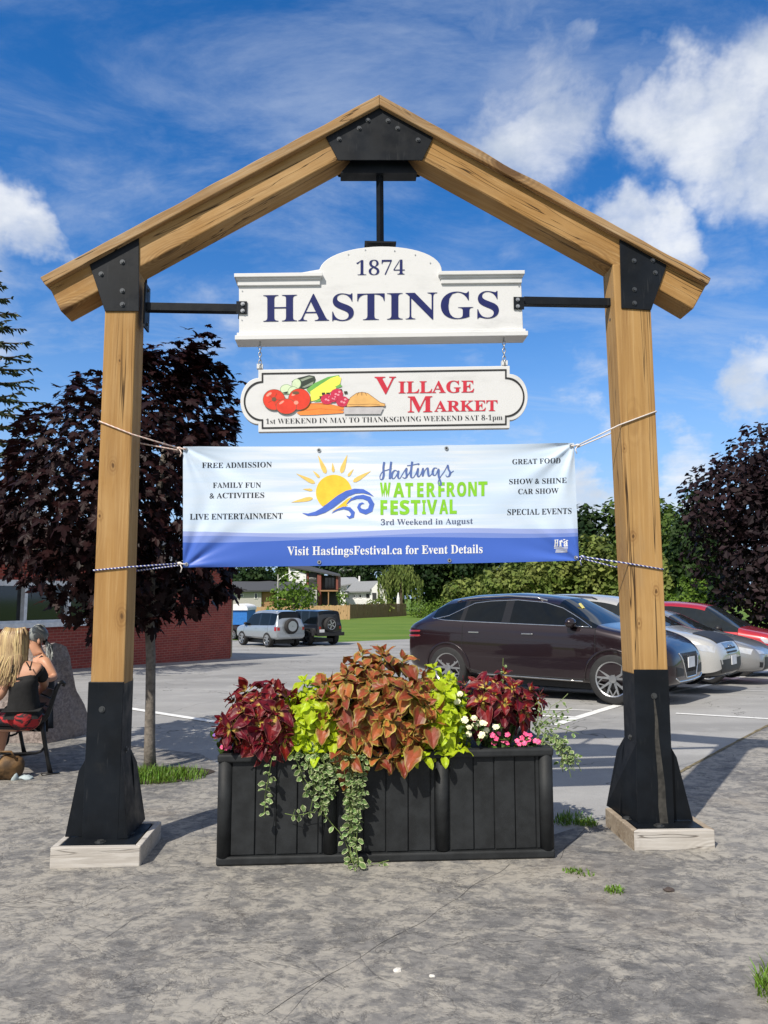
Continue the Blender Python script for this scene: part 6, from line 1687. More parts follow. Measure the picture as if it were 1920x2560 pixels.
def pmound(name, label, mat, c, r, n, L, seed, ratio=.6, droop=.9, serr=0, pairs=3, face=.35, group=None, fr=.5, cat='plant', heart=0.0, lean=.35, extra=()):
    """mound of leaf rosettes on stems rising from the soil"""
    rn = random.Random(seed); root = Vector((c.x, c.y, PL.z + PH - .04)); t = thing(name, label, cat, root, group)
    b = MB(); st = MB(); k = 0; i = 0; N = n * 2
    for i in range(N):
        z = 1 - 2 * (i + .5) / N; a = i * 2.39996 + rn.uniform(-.25, .25); q = math.sqrt(max(0, 1 - z * z)); d = Vector((q * math.cos(a), q * math.sin(a), z))
        if d.y > face or d.z < -.75: continue
        p = c + Vector((d.x * r[0], d.y * r[1], d.z * r[2])) * (1 + .30 * noise.noise(d * 2.3 + c * 3) + rn.uniform(-.14, .08))
        if p.z < root.z + .02 and p.y > PL.y + .03: p.z = root.z + .02 + rn.uniform(0, .05)
        ax = (d + Vector((0, -.12, lean))).normalized(); rosette(b, p, ax, L * rn.uniform(.62, 1.22), rn, pairs, ratio, droop, serr, heart=heart)
        m_ = root.lerp(p, .5) + Vector((0, 0, .05)); g = Vector((c.x + d.x * r[0] * .3, c.y + d.y * r[1] * .3, root.z))
        st.tube([g, m_, p - ax * .02], [.007, .006, .004], 5)
        q2 = c + (p - c) * fr; rosette(b, q2, (d + Vector((0, 0, .5))).normalized(), L * .9, rn, 2, ratio, droop, serr, heart=heart)
    for x, y, bk in extra:
        p = pl_at(x, y, bk); g = Vector((c.x * .6 + p.x * .4, c.y * .6 + p.y * .4, root.z)); st.tube([g, g.lerp(p, .5) + Vector((0, 0, .04)), p], [.006, .005, .004], 5)
        rosette(b, p, Vector((rn.uniform(-.3, .3), -.35, 1)), L * rn.uniform(.75, 1.05), rn, pairs, ratio, droop, serr, heart=heart)
    b.build('foliage', mat, t); st.build('stems', 'stem_green', t)
    return t


def pl_at(px, py, back_): return atY(px, py, PL.y + (px - 536) / 855 * (PR.y - PL.y) + back_)


pmound('red_coleus', 'deep red coleus with yellow leaf bases at the left end of the planter', 'coleus_red', pl_at(662, 1800, .20), (.24, .26, .215), 38, .165, 3, .74, 1.2, group='coleus in the planter')
pmound('red_coleus', 'deep red coleus with yellow leaf bases near the right end of the planter', 'coleus_red', pl_at(1238, 1752, .32), (.26, .24, .15), 28, .15, 8, .72, 1.15, group='coleus in the planter', lean=.5)
pmound('orange_coleus', 'tall orange coleus with gold leaf edges in the middle of the planter', 'coleus_orange', pl_at(940, 1785, .28), (.41, .35, .345), 70, .168, 5, .74, 1.1, .07, group='coleus in the planter', lean=.6, extra=((905, 1632, .3), (1008, 1648, .28), (955, 1628, .34), (800, 1740, .05), (812, 1800, .0), (1082, 1722, .08), (1075, 1800, .0), (850, 1868, .0), (1000, 1885, -.02), (945, 1890, -.03), (1050, 1850, -.02)))
pmound('lime_vine', 'lime green leafy plant between the left red coleus and the orange coleus', 'lime_leaf', pl_at(795, 1795, .20), (.22, .22, .19), 56, .105, 11, .78, 1.1, pairs=3, group='lime plants in the planter', heart=.5, extra=((760, 1700, .2), (800, 1690, .25), (745, 1860, -.02), (830, 1850, -.02), (790, 1880, -.03)))
pmound('lime_vine', 'lime green leafy plant between the orange coleus and the white flowers', 'lime_leaf', pl_at(1095, 1795, .22), (.20, .22, .25), 66, .105, 13, .76, 1.1, pairs=3, group='lime plants in the planter', heart=.5, extra=((1085, 1668, .3), (1120, 1690, .3), (1150, 1740, .25), (1060, 1890, -.03), (1110, 1885, -.03), (1150, 1870, -.02), (1020, 1880, -.02)))
# sprigs standing above the crowns
rn = random.Random(77)


def vine(b, st, pts, rn, size=.036, dens=.030, spread=.03):
    """a trailing stem with pairs of small rounded leaves"""
    st.tube(pts, [.0022] * len(pts), 4)
    for i in range(len(pts) - 1):
        a, c = pts[i], pts[i + 1]; L = (c - a).length; n = max(1, int(L / dens))
        for k in range(n):
            p = a.lerp(c, k / n); d0 = (c - a).normalized()
            for s in (1, -1):
                r_ = rand_dir(rn); r_ = (r_ - d0 * r_.dot(d0)).normalized(); r_ = (r_ * s + Vector((0, -.45, .1))).normalized()
                nr = (Vector((0, -.8, .6)) + rand_dir(rn) * .7).normalized(); l = size * rn.uniform(.6, 1.35)
                leafmesh(b, p + r_ * rn.uniform(.004, spread * .5), r_, nr, l, l * .86, rn.random(), .5, .2, 0, 2, 5, .45, .3)


def vplant(name, label, runs, rn, group='trailing vines in the planter', size=.036, dens=.030):
    t = thing(name, label, 'vine', runs[0][0], group); b = MB(); st = MB()
    for r_ in runs:
        q = []
        for i in range(len(r_) - 1):
            n = max(2, int((r_[i + 1] - r_[i]).length / .05))
            for k in range(n): q.append(r_[i].lerp(r_[i + 1], k / n) + rand_dir(rn) * .008)
        q.append(r_[-1]); vine(b, st, q, rn, size, dens)
    b.build('foliage', 'vine_leaf', t); st.build('stems', 'stem_green', t)


f = -.035
runs = [[pl_at(690, 1868, .12), pl_at(684, 1892, f), pl_at(672, 1930, f), pl_at(662, 1985, f), pl_at(660, 2045, f)]]
vplant('trailing_vine', 'thin variegated vine hanging below the left red coleus', runs, rn)
runs = []
for i in range(15):
    x0 = rn.uniform(735, 850); x1 = 795 + rn.uniform(-35, 45); yb = rn.uniform(1960, 2055); runs.append([pl_at(x0, 1862 + rn.uniform(-14, 8), .10), pl_at(x0 + 2, 1890, f), pl_at((x0 + x1) / 2, 1940, f - .01), pl_at(x1, yb, f)])
runs.append([pl_at(790, 2030, f), pl_at(760, 2037, f), pl_at(712, 2034, f)]); runs.append([pl_at(700, 1880, .1), pl_at(735, 1868, .02), pl_at(790, 1862, .0), pl_at(840, 1868, .0)]); runs.append([pl_at(690, 1885, .02), pl_at(740, 1850, .05), pl_at(800, 1845, .02)])
vplant('trailing_vine', 'thick bunch of variegated vine hanging left of the middle of the planter', runs, rn)
runs = []
for i in range(12):
    x0 = rn.uniform(855, 915); runs.append([pl_at(x0, 1868 + rn.uniform(-10, 8), .10), pl_at(x0, 1892, f), pl_at(885 + rn.uniform(-20, 26), 1980, f - .01), pl_at(880 + rn.uniform(-22, 22), rn.uniform(2020, 2150), f)])
g1 = G(885, 2172); runs.append([pl_at(880, 2050, f), pl_at(872, 2110, f), Vector((g1.x, g1.y - .03, g1.z + .03)), G(925, 2166) + Vector((0, -.01, .02)), G(972, 2158) + Vector((0, -.01, .02))]); runs.append([pl_at(800, 2030, f), pl_at(850, 2080, f), pl_at(878, 2150, f), g1 + Vector((-.03, -.05, .02))]); runs.append([pl_at(890, 2100, f), g1 + Vector((.02, -.06, .02))])
vplant('trailing_vine', 'long variegated vine reaching down to the patio at the middle of the planter', runs, rn)
runs = []
for i in range(13):
    x0 = rn.uniform(1325, 1385); x1 = rn.uniform(1395, 1455); y1 = rn.uniform(1900, 1945); runs.append([pl_at(x0, 1840 + rn.uniform(-25, 25), .15), pl_at(1395 + rn.uniform(-8, 14), 1860 + rn.uniform(-15, 10), .12), pl_at((x1 + 1405) / 2, 1890, .12), pl_at(x1, y1, .12)])
for x1, y1 in ((1420, 1734), (1440, 1800), (1448, 1835), (1430, 1770), (1412, 1812), (1350, 1760)): runs.append([pl_at(1340, 1820, .2), pl_at((1340 + x1) / 2, (1815 + y1) / 2 - 8, .2), pl_at(x1, y1, .2)])
runs.append([pl_at(1252, 1720, .4), pl_at(1256, 1680, .4), pl_at(1258, 1645, .4)])
vplant('trailing_vine', 'wispy variegated vine spilling over the right end of the planter', runs, rn, size=.028, dens=.034)


def flower(b, p, nr, r, rn, petals=5):
    u = nr.orthogonal().normalized(); w = nr.cross(u)
    for k in range(petals):
        a = 2 * math.pi * k / petals + rn.uniform(-.15, .15); d = u * math.cos(a) + w * math.sin(a); s_ = nr.cross(d)
        b.add([p, p + d * r * .55 + s_ * r * .45 + nr * r * .1, p + d * r + s_ * r * .3 + nr * r * rn.uniform(-.1, .3), p + d * r - s_ * r * .3 + nr * r * rn.uniform(-.1, .3), p + d * r * .55 - s_ * r * .45 + nr * r * .1], [(0, 1, 2, 3, 4)])


def flowers(label, mat, pts, r, back_, petals=5, dbl=False):
    c = pl_at(pts[0][0], pts[0][1], back_); t = thing('bedding_flower', label, 'flowers', Vector((c.x, c.y, PL.z + PH - .04)), 'bedding flowers along the planter rim'); b = MB(); lf = MB()
    for x, y in pts:
        p = pl_at(x, y, back_ + rn.uniform(-.02, .02)); nr = (Vector((0, -.8, .6)) + rand_dir(rn) * .35).normalized(); flower(b, p, nr, r * rn.uniform(.85, 1.15), rn, petals)
        if dbl: flower(b, p + nr * r * .25, nr, r * .7, rn, petals); flower(b, p + nr * r * .4, nr, r * .4, rn, petals)
        for _ in range(3): leafmesh(lf, p + rand_dir(rn) * .02 + Vector((0, .03, -.03)), (rand_dir(rn) + Vector((0, -.4, .3))), Vector((0, -.5, 1)), .05, .03, rn.random(), .5, .2, 0, 2, 5)
    b.build('petals', mat, t); lf.build('foliage', 'green_leaf', t)


flowers('cream white flowers beside the right lime plant', 'petal_white', [(1172, 1818), (1187, 1812), (1172, 1835), (1197, 1808), (1204, 1838), (1216, 1826), (1209, 1808), (1185, 1795), (1240, 1818), (1162, 1800), (1150, 1735), (1143, 1755)], .022, .02, 6, True)
flowers('bright pink flowers along the right front rim of the planter', 'petal_pink', [(1231, 1838), (1247, 1834), (1269, 1837), (1235, 1858), (1268, 1858), (1240, 1846), (1293, 1852), (1305, 1845), (1314, 1835), (1322, 1850), (1338, 1852), (1346, 1854), (1298, 1860), (1311, 1858), (1325, 1838), (1258, 1852)], .017, .055, 5)
flowers('few pale pink flowers at the left front corner of the planter', 'petal_pink', [(556, 1868), (566, 1871), (575, 1869), (603, 1872)], .014, .06, 5)
flowers('tiny purple flower at the left edge of the planter', 'petal_purple', [(536, 1838), (541, 1836)], .013, .1, 5)

# ------------------------------------------------------------------ boulder, bench, two women, bag
def rock_mat():
    m, t, b = newmat('granite')
    v = objv(t); c = t.mix(t.mrange(t.noise(v, 26, 6, .75), .35, .65), (.15, .12, .112), (.33, .275, .25))
    c = t.mix(t.mrange(t.noise(v, 3, 4, .6), .4, .7, 0, .5), c, (.2, .18, .17)); c = t.mix(t.mrange(t.noise(v, 120, 2, .5), .62, .7, 0, .6), c, (.06, .055, .055))
    t.l.new(c, b.inputs['Base Color']); b.inputs['Roughness'].default_value = .85
    t.l.new(t('Bump', {'Strength': .8, 'Distance': .02, 'Height': t.noise(v, 14, 7, .65)}).outputs[0], b.inputs['Normal'])


rock_mat()


def rough(o, amt, sc, sub=4, seed=0):
    me = o.data; bm = bmesh.new(); bm.from_mesh(me)
    bmesh.ops.triangulate(bm, faces=bm.faces[:])
    for _ in range(sub):
        es = [e for e in bm.edges if e.calc_length() > .10]
        if es: bmesh.ops.subdivide_edges(bm, edges=es, cuts=1)
        bmesh.ops.triangulate(bm, faces=bm.faces[:])
    bm.normal_update()
    for v in bm.verts:
        k = v.co * sc + Vector((seed, seed, seed)); v.co += v.normal * (noise.noise(k) * amt + noise.noise(k * 3.1) * amt * .4)
    bm.to_mesh(me); bm.free()


def vplane(px, py, P0, d):
    """point of the photo on the upright plane through P0 along the level direction d"""
    n = Vector((-d.y, d.x, 0)); r_ = ray(px, py); t = (n.dot(P0 - Vector((0, 0, CAMH)))) / n.dot(r_); q = r_ * t; return Vector((q.x, q.y, q.z + CAMH))


ra, rb_ = G(122, 1858), G(217, 1834); rd = (rb_ - ra); rd.z = 0; rd.normalize()
rock = thing('boulder', 'pinkish grey granite boulder with one slanting face behind the bench', 'boulder', ra)
face = [vplane(x, y, ra, rd) for x, y in ((112, 1864), (217, 1836), (219, 1790), (206, 1752), (187, 1700), (176, 1655), (160, 1620), (138, 1607), (122, 1612), (116, 1700))]
b = MB(); ext = Vector((-1.35, .30, 0)); n = len(face)
bk = [p + ext * (.95 + .1 * (i % 3)) + Vector((0, .12 if p.z > .5 else 0, -.25 * max(0, p.z))) for i, p in enumerate(face)]
b.add(face + bk, [tuple(range(n)), tuple(reversed(range(n, 2 * n)))] + [((i + 1) % n, i, i + n, (i + 1) % n + n) for i in range(n)])
o = b.build('stone', 'granite', rock); rough(o, .05, 3.0, 5)
for f_ in o.data.polygons: f_.use_smooth = False

plain('bench_black', (.010, .010, .011), .4, var=.2)
plain('skin', (.52, .27, .17), .5, var=.06); plain('skin_tan', (.56, .29, .18), .5, var=.06)
BR0 = G(125, 1936); BL_ = Vector((-.66, .90, 0)); BLn = BL_.normalized(); BF = Vector((-BLn.y, BLn.x, 0))
if BF.x > 0: BF = -BF
bench = thing('park_bench', 'black cast iron park bench with two women sitting on it', 'bench', BR0)
spine = [(158, 1716), (161, 1709), (154, 1704), (147, 1709), (139, 1728), (129, 1760), (118, 1790), (105, 1805), (86, 1811), (40, 1814), (0, 1813), (-35, 1806)]
sp3 = [vplane(x, y, BR0, BF) for x, y in spine]


def endframe(off):
    b = MB(); M_ = Vector(off)
    q = [p + M_ for p in sp3]; b.tube(q, [.016, .018, .02, .022, .022, .021, .021, .023, .022, .02, .018, .016], 8)
    leg = [vplane(x, y, BR0, BF) + M_ for x, y in ((106, 1806), (109, 1835), (114, 1870), (121, 1908), (126, 1932))]; b.tube(leg, [.026, .022, .02, .019, .024], 8)
    st_ = [vplane(x, y, BR0, BF) + M_ for x, y in ((112, 1868), (103, 1878), (90, 1883), (40, 1884), (-30, 1884))]; b.tube(st_, [.012] * 5, 6)
    fl = [vplane(x, y, BR0, BF) + M_ for x, y in ((-30, 1808), (-34, 1850), (-38, 1900), (-44, 1946))]; b.tube(fl, [.024, .02, .02, .024], 8)
    ft = BR0 + M_; b.box((-.075, -.03, .0), (.075, .03, .016), 0, Matrix.Translation(ft + Vector((.0, 0, .0))) @ Matrix.Rotation(math.atan2(BF.y, BF.x), 4, 'Z'))
    arm = [p + M_ for p in (sp3[4] + Vector((0, 0, -.02)), sp3[5].lerp(sp3[10], .45) + Vector((0, 0, .16)), sp3[10] + Vector((0, 0, .17)), sp3[10])]
    b.build('end_frame', 'bench_black', bench, smooth=True)


endframe((0, 0, 0)); endframe(BL_ * 1.0)
M_slat = []
for (a, f0), nm in (((4, .2), 'back_slat'), ((4, .9), 'back_slat'), ((5, .6), 'back_slat'), ((6, .2), 'back_slat'), ((7, .5), 'seat_slat'), ((8, .15), 'seat_slat'), ((8, .55), 'seat_slat'), ((8, .95), 'seat_slat'), ((9, .4), 'seat_slat'), ((9, .85), 'seat_slat'), ((10, .4), 'seat_slat')):
    p = sp3[a].lerp(sp3[a + 1], f0); d = (sp3[a + 1] - sp3[a]).normalized(); nn = d.cross(BLn).normalized()
    nn = nn if nn.z > 0 or nn.dot(BF) > 0 else -nn
    b = MB(); q = p + nn * .014; h = d * .034
    b.prism([q - h, q + h, q + h + nn * .02, q - h + nn * .02], BL_ * 1.06 - BL_ * .0); b.v = [tuple(Vector(v) - BL_ * .03) for v in b.v]
    b.build(nm, 'bench_black', bench, bevel=.004)


def skin(name, nodes, edges, mat, parent, level=2, root=0):
    """limbs and trunk grown over a skeleton: nodes name -> (point, radius[, radius2])"""
    keys = list(nodes); me = bpy.data.meshes.new(name); bm = bmesh.new(); L = bm.verts.layers.skin.verify()
    vs = [bm.verts.new(nodes[k][0]) for k in keys]
    for v, k in zip(vs, keys): r = nodes[k][1:]; v[L].radius = (r[0], r[1] if len(r) > 1 else r[0])
    for a, c in edges: bm.edges.new((vs[keys.index(a)], vs[keys.index(c)]))
    vs[root][L].use_root = True; bm.to_mesh(me); bm.free()
    o = bpy.data.objects.new(name, me); COL.objects.link(o)
    m = o.modifiers.new('k', 'SKIN'); m.use_smooth_shade = True; m.branch_smoothing = .4
    s_ = o.modifiers.new('s', 'SUBSURF'); s_.levels = s_.render_levels = level
    res = evaluated(o); bpy.data.objects.remove(o)
    b = MB(); b.add([v.co.copy() for v in res.vertices], [tuple(p.vertices) for p in res.polygons]); bpy.data.meshes.remove(res)
    return b.build(name, mat, parent, True)


def chain(*k): return list(zip(k, k[1:]))


def hand(n, key, wrist, d, up, E_):
    """palm, four unequal bent fingers and a thumb added to a skeleton"""
    d = d.normalized(); s_ = d.cross(up).normalized(); n[key + 'palm'] = (wrist + d * .055, .026, .016); E_.append((key, key + 'palm'))
    for i, (o_, l) in enumerate(((-.026, .062), (-.009, .074), (.009, .070), (.026, .054))):
        a = wrist + d * .09 + s_ * o_; n[f'{key}k{i}'] = (a, .009); n[f'{key}m{i}'] = (a + d * l * .5 - up * .012, .008); n[f'{key}t{i}'] = (a + d * l * .8 - up * .036, .007)
        E_ += [(key + 'palm', f'{key}k{i}'), (f'{key}k{i}', f'{key}m{i}'), (f'{key}m{i}', f'{key}t{i}')]
    a = wrist + d * .05 - s_ * .036; n[key + 'th'] = (a, .010); n[key + 'th2'] = (a + d * .035 - s_ * .014 - up * .01, .008); E_ += [(key + 'palm', key + 'th'), (key + 'th', key + 'th2')]


plain('cloth_black', (.009, .009, .010), .9, var=.3, vscale=20, bump=.3, bscale=25)


def skirt_mat():
    m, t, b = newmat('skirt_red')
    v = objv(t); n = t.noise(t.map(v, (3, 3, 9)), 2.2, 4, .6, 1.2)
    c = t.mix(t.mrange(n, .45, .56), (.42, .018, .022), (.012, .010, .012)); c = t.mix(t.mrange(t.noise(v, 9, 4, .6, 1), .6, .68, 0, .7), c, (.10, .03, .07))
    t.l.new(c, b.inputs['Base Color']); b.inputs['Roughness'].default_value = .8


skirt_mat()
leaf_attr_mat('hair_blonde', (.50, .36, .20), (.40, .27, .13), (.60, .47, .29), trans=.05, vary=.45, rough=.42)
leaf_attr_mat('hair_grey', (.34, .36, .35), (.26, .28, .28), (.45, .46, .45), trans=.0, vary=.4, rough=.4)
plain('scrunchie', (.01, .01, .011), .9); plain('eye_white', (.7, .68, .64), .3); plain('lip', (.42, .13, .11), .5); plain('shoe_black', (.012, .012, .013), .5)


def strands(b, paths, w, rn, rows=1):
    """hair as narrow overlapping locks following paths"""
    for pts in paths:
        rv = rn.random(); vs = []; at_ = []; n = len(pts)
        for i, p in enumerate(pts):
            d = (pts[min(i + 1, n - 1)] - pts[max(0, i - 1)]); d = d.normalized() if d.length > 1e-6 else Vector((0, 0, -1))
            s_ = d.cross(Vector((.25, -1, .2))).normalized(); ww = w * (1 - .65 * (i / (n - 1)) ** 2); o_ = s_.cross(d) * w * .5
            vs += [p - s_ * ww, p + o_, p + s_ * ww]; at_ += [(.7, .5, rv), (.1, .5, rv), (.7, .5, rv)]
        b.add(vs, [q for i in range(n - 1) for q in ((3 * i, 3 * i + 1, 3 * i + 4, 3 * i + 3), (3 * i + 1, 3 * i + 2, 3 * i + 5, 3 * i + 4))], 0, at_)


# woman with long blonde hair, back to the viewer
YA = 7.12
A = lambda px, py, dy=0.0: atY(px, py, YA + dy)
w1 = thing('person', 'woman with long blonde hair in a black off shoulder top, seen from behind', 'person', A(60, 1815), 'two women on the bench')
hip = A(60, 1793, .04); E_ = []
n1 = dict(hip=(hip, .165, .125), waist=(A(60, 1752, .02), .135, .10), chest=(A(58, 1700, .0), .15, .105), up=(A(56, 1668, .01), .12, .08), neck=(A(46, 1650, .02), .05), head=(A(40, 1628, .03), .066), skull=(A(36, 1603, .05), .092, .092), crown=(A(36, 1589, .05), .06),
          ls=(A(22, 1678, .02), .058), le=(A(2, 1738, -.06), .046), lw=(A(-42, 1768, .1), .030), rs=(A(97, 1668, .04), .056), re=(A(112, 1712, .25), .042), rw=(A(88, 1738, .42), .028),
          lh=(A(38, 1808, .10), .10), lk=(A(-40, 1806, .36), .068), la=(A(-46, 1900, .42), .042), lf=(A(-66, 1908, .5), .035), rh=(A(84, 1806, .12), .10), rk=(A(10, 1804, .48), .068), ra=(A(0, 1880, .52), .042), rf=(A(-18, 1886, .60), .035))
E_ += chain('hip', 'waist', 'chest', 'up', 'neck', 'head', 'skull', 'crown') + chain('up', 'ls', 'le', 'lw') + chain('up', 'rs', 're', 'rw') + chain('hip', 'lh', 'lk', 'la', 'lf') + chain('hip', 'rh', 'rk', 'ra', 'rf')
hand(n1, 'lw', n1['lw'][0], Vector((-.8, .5, -.1)), Vector((0, 0, 1)), E_); hand(n1, 'rw', n1['rw'][0], Vector((-.7, .7, 0)), Vector((0, 0, 1)), E_)
skin('body', n1, E_, 'skin', w1)
t1 = {k: (n1[k][0], *[r + .016 for r in n1[k][1:]]) for k in ('waist', 'chest')}; t1['low'] = (A(60, 1768, .03), .165, .13); t1['band'] = (A(57, 1684, .005), .152, .105)
t1['lsl'] = (A(14, 1697, .0), .066); t1['lsl2'] = (A(8, 1712, -.02), .062); t1['rsl'] = (A(101, 1676, .05), .066); t1['rsl2'] = (A(107, 1700, .16), .058)
skin('top', t1, chain('low', 'waist', 'chest', 'band', 'lsl', 'lsl2') + chain('band', 'rsl', 'rsl2'), 'cloth_black', w1)
b = MB()
for x0, y0, x1, y1 in ((66, 1655, 78, 1676), (80, 1654, 74, 1676), (32, 1662, 30, 1682)): b.tube([A(x0, y0, -.085), A((x0 + x1) / 2, (y0 + y1) / 2, -.10), A(x1, y1, -.10)], .006, 6)
b.build('straps', 'cloth_black', w1)
s1 = dict(h=(A(58, 1795, .04), .20, .16), w=(A(60, 1762, .03), .165, .13), l=(A(22, 1806, .16), .125, .10), l2=(A(-36, 1806, .36), .10, .09), r=(A(70, 1806, .20), .12, .10), r2=(A(14, 1806, .46), .10, .09), b=(A(84, 1812, .02), .13, .07))
skin('skirt', s1, chain('h', 'w') + chain('h', 'l', 'l2') + chain('h', 'r', 'r2') + [('h', 'b')], 'skirt_red', w1)
rn = random.Random(21); b = MB(); hc = n1['skull'][0]; paths = []
for k in range(620):
    a = rn.uniform(-1.0, 1.0) * math.pi; z = rn.uniform(.15, 1); q = math.sqrt(1 - z * z)
    start = hc + Vector((.02 * math.sin(a), .0, .108)); side_ = hc + Vector((.112 * math.sin(a), -.118 * math.cos(a) , .03 + rn.uniform(-.03, .05)))
    if math.cos(a) < -.35: continue
    tipz = 1.0 - rn.uniform(.28, .52) * (1 if math.cos(a) > 0 else .8); ex = hc.x + .145 * math.sin(a) + rn.uniform(-.03, .03) - .03; ey = hc.y - .125 * max(.2, math.cos(a)) - .03 + rn.uniform(-.02, .02)
    p3_ = Vector((hc.x + .13 * math.sin(a), hc.y - .13 * max(.0, math.cos(a)) + .0, hc.z - .12)); p4_ = Vector((ex, ey, hc.z - rn.uniform(.26, .40)))
    m1 = start.lerp(side_, .5) + (start.lerp(side_, .5) - hc).normalized() * .035
    paths.append([start, m1, side_, side_.lerp(p3_, .5) + rand_dir(rn) * .008, p3_, p3_.lerp(p4_, .5) + rand_dir(rn) * .014, p4_])
strands(b, paths, .0085, rn); b.build('hair', 'hair_blonde', w1, smooth=True)
b = MB(); b.ball(hc + Vector((0, -.005, .012)), .105, 16, 10, sq=(1, 1, .98)); b.add([], []); b.a = [(.3, .5, .4)] * len(b.v); b.build('hair_cap', 'hair_blonde', w1, smooth=True)
for k in ('lf', 'rf'):
    b = MB(); b.ball(n1[k][0] + Vector((-.03, .01, -.01)), .06, 10, 6, sq=(1.5, .8, .6)); b.build('shoe', 'shoe_black', w1, True)

# woman with grey tied hair, face in profile towards the left
YB = 7.86
B_ = lambda px, py, dy=0.0: atY(px, py, YB + dy)
w2 = thing('person', 'woman with grey tied back hair and glasses in a black tank top', 'person', B_(105, 1800), 'two women on the bench')
E_ = []
n2 = dict(hip=(B_(104, 1786), .15, .12), waist=(B_(106, 1742), .12, .10), chest=(B_(106, 1688), .135, .105), up=(B_(104, 1658), .105, .075), neck=(B_(101, 1636), .050), jaw=(B_(88, 1614), .060, .056), skull=(B_(91, 1593), .088, .082), brow=(B_(84, 1583), .07, .064), nose=(B_(66.5, 1599), .013), chin=(B_(74, 1616), .032),
          ls=(B_(112, 1653, -.13), .056), le=(B_(137, 1694, -.16), .040), lw=(B_(112, 1700, -.30), .028), rs=(B_(98, 1655, .15), .054), re=(B_(88, 1710, .22), .040), rw=(B_(62, 1735, .12), .028),
          lh=(B_(92, 1790, -.08), .092), lk=(B_(10, 1792, -.14), .066), la=(B_(6, 1868, -.12), .042), lf=(B_(-14, 1874, -.12), .035), rh=(B_(92, 1790, .1), .092), rk=(B_(10, 1790, .12), .066), ra=(B_(6, 1862, .14), .042), rf=(B_(-14, 1868, .14), .035))
E_ += chain('hip', 'waist', 'chest', 'up', 'neck', 'jaw', 'skull', 'brow') + [('jaw', 'chin'), ('skull', 'nose')] + chain('up', 'ls', 'le', 'lw') + chain('up', 'rs', 're', 'rw') + chain('hip', 'lh', 'lk', 'la', 'lf') + chain('hip', 'rh', 'rk', 'ra', 'rf')
hand(n2, 'lw', n2['lw'][0], Vector((-.9, -.3, -.1)), Vector((0, 0, 1)), E_); hand(n2, 'rw', n2['rw'][0], Vector((-.9, -.1, -.3)), Vector((0, 0, 1)), E_)
skin('body', n2, E_, 'skin_tan', w2)
t2 = {k: (n2[k][0], *[r + .014 for r in n2[k][1:]]) for k in ('hip', 'waist', 'chest')}; t2['band'] = (B_(106, 1670), .12, .09)
skin('tank_top', t2, chain('hip', 'waist', 'chest', 'band'), 'cloth_black', w2)
b = MB(); b.tube([B_(118, 1664, -.09), B_(112, 1648, -.085), B_(104, 1641, -.07), B_(95, 1650, -.08), B_(92, 1668, -.11)], .012, 6); b.tube([B_(118, 1664, .09), B_(110, 1646, .085), B_(98, 1650, .10)], .012, 6); b.build('straps', 'cloth_black', w2, True)
tr = {k: (n2[k][0], *[r + .016 for r in n2[k][1:]]) for k in ('hip', 'lh', 'lk', 'la', 'rh', 'rk', 'ra')}
skin('trousers', tr, chain('hip', 'lh', 'lk', 'la') + chain('hip', 'rh', 'rk', 'ra'), 'cloth_black', w2)
for k in ('lf', 'rf'):
    b = MB(); b.ball(n2[k][0] + Vector((-.03, 0, -.01)), .055, 10, 6, sq=(1.6, .8, .6)); b.build('shoe', 'shoe_black', w2, True)
hc = B_(94, 1589); rn = random.Random(33); b = MB(); tie = B_(113, 1604); paths = []
for k in range(420):
    a = rn.uniform(-1, 1) * 1.9; f0 = rn.uniform(0, 1)
    d0 = Vector((-.55 + .3 * f0, math.sin(a) * .8, .55 + .4 * f0 * math.cos(a))).normalized(); st_ = hc + Vector((d0.x * .098, d0.y * .092, d0.z * .092)); m1 = hc + Vector((.03, math.sin(a) * .095, .02 + .085 * math.cos(a * .7))); m2 = hc + Vector((.082, math.sin(a) * .06, .0 + .04 * math.cos(a)))
    paths.append([st_, st_.lerp(m1, .5) + (st_.lerp(m1, .5) - hc).normalized() * .014, m1, m2, tie + rand_dir(rn) * .012])
strands(b, paths, .007, rn)
for k in range(110):
    q = tie + rand_dir(rn) * .014; e = B_(124 + rn.uniform(-8, 9), 1640 + rn.uniform(-14, 12), rn.uniform(-.05, .05)); b2 = q.lerp(e, .5) + Vector((.02, 0, .012)) + rand_dir(rn) * .012; strands(b, [[q, b2, e]], .007, rn)
b.build('hair', 'hair_grey', w2, smooth=True)
b = MB(); b.ball(hc + Vector((.008, 0, .008)), .094, 16, 10, sq=(1, .96, .92)); b.a = [(.3, .5, .3)] * len(b.v)
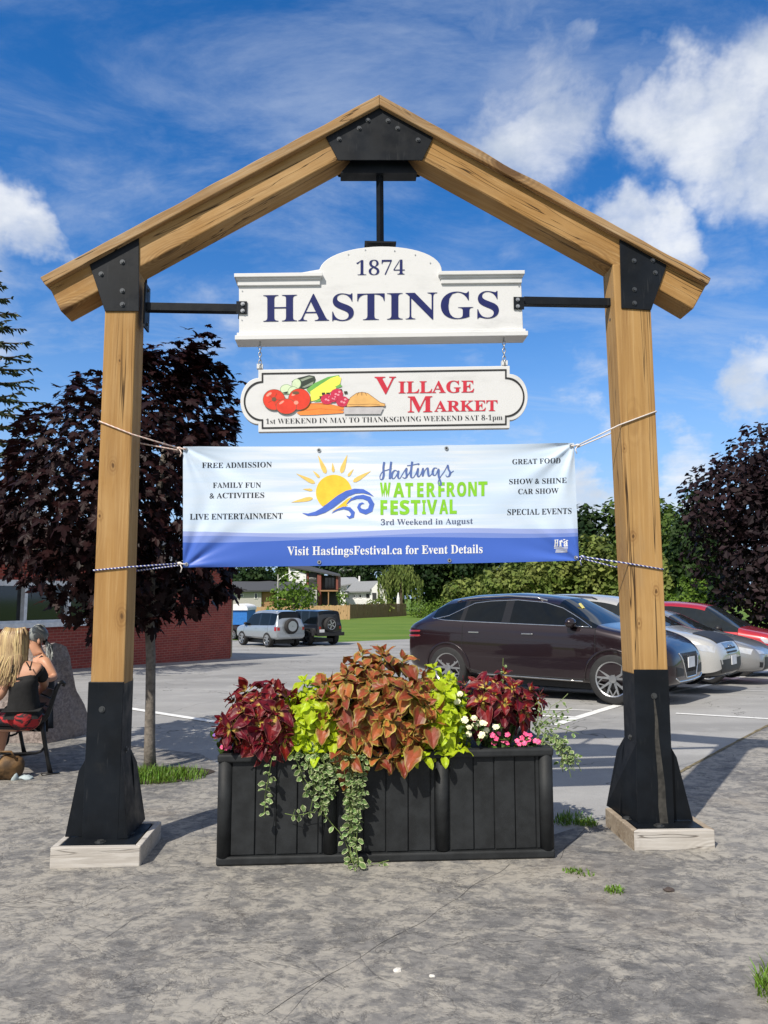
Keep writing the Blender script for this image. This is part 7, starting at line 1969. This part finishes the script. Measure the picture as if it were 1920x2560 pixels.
b.v = [tuple(v) for v in b.v]; b.build('hair_cap', 'hair_grey', w2, smooth=True)
b = MB(); b.ball(tie, .026, 10, 6, sq=(.8, 1.2, 1.4)); b.build('scrunchie', 'scrunchie', w2, True)
ear = B_(97, 1603, -.083)
b = MB(); b.ball(ear, .026, 10, 8, sq=(.62, .4, 1.1)); b.build('ear', 'skin_tan', w2, True)
b = MB(); ex = B_(72, 1594, -.05); b.tube([ear + Vector((.0, -.006, .02)), ex + Vector((.01, -.012, .004))], .0035, 5)
for dy in (-.034, .034):
    c = B_(68.5, 1596, dy); b.tube([c + Vector((.004 * math.cos(t), .026 * math.cos(t), .019 * math.sin(t))) for t in [2 * math.pi * k / 14 for k in range(15)]], .003, 5, cap=False)
b.build('glasses', 'bolt_steel', w2)
for dy in (-.032, .032):
    b = MB(); b.ball(B_(73, 1595.5, dy), .011, 8, 6); b.build('eye', 'eye_white', w2, True)
b = MB(); b.ball(B_(69.5, 1609, 0), .016, 10, 6, sq=(.5, 1.3, .45)); b.build('mouth', 'lip', w2, True)

plain('bag_brown', (.13, .07, .025), .7, var=.6, vscale=9, bump=.5, bscale=20); plain('cloth_pale', (.42, .50, .52), .8, var=.2)
c = G(22, 1952); bag = thing('bag', 'brown and ochre bag lying under the bench', 'bag', c)
b = MB(); b.ball(c + Vector((-.03, .06, .11)), .13, 16, 10, sq=(1.05, .8, .95)); o = b.build('bag_body', 'bag_brown', bag, True); rough(o, .03, 9, 1)
b = MB(); b.tube([c + Vector((-.12, 0, .18)), c + Vector((-.08, -.03, .26)), c + Vector((.02, -.03, .26)), c + Vector((.06, 0, .18))], .01, 6); b.build('strap', 'bag_brown', bag, True)
c = G(62, 1950); cl = thing('cloth', 'pale blue grey cloth crumpled on the ground beside the bag', 'cloth', c)
b = MB(); b.ball(c + Vector((.0, .02, .015)), .05, 14, 8, sq=(1.5, .8, .45)); b.ball(c + Vector((-.10, .0, .03)), .05, 12, 8, sq=(.7, .6, 1.2)); o = b.build('fabric', 'cloth_pale', cl, True); rough(o, .02, 18, 1)
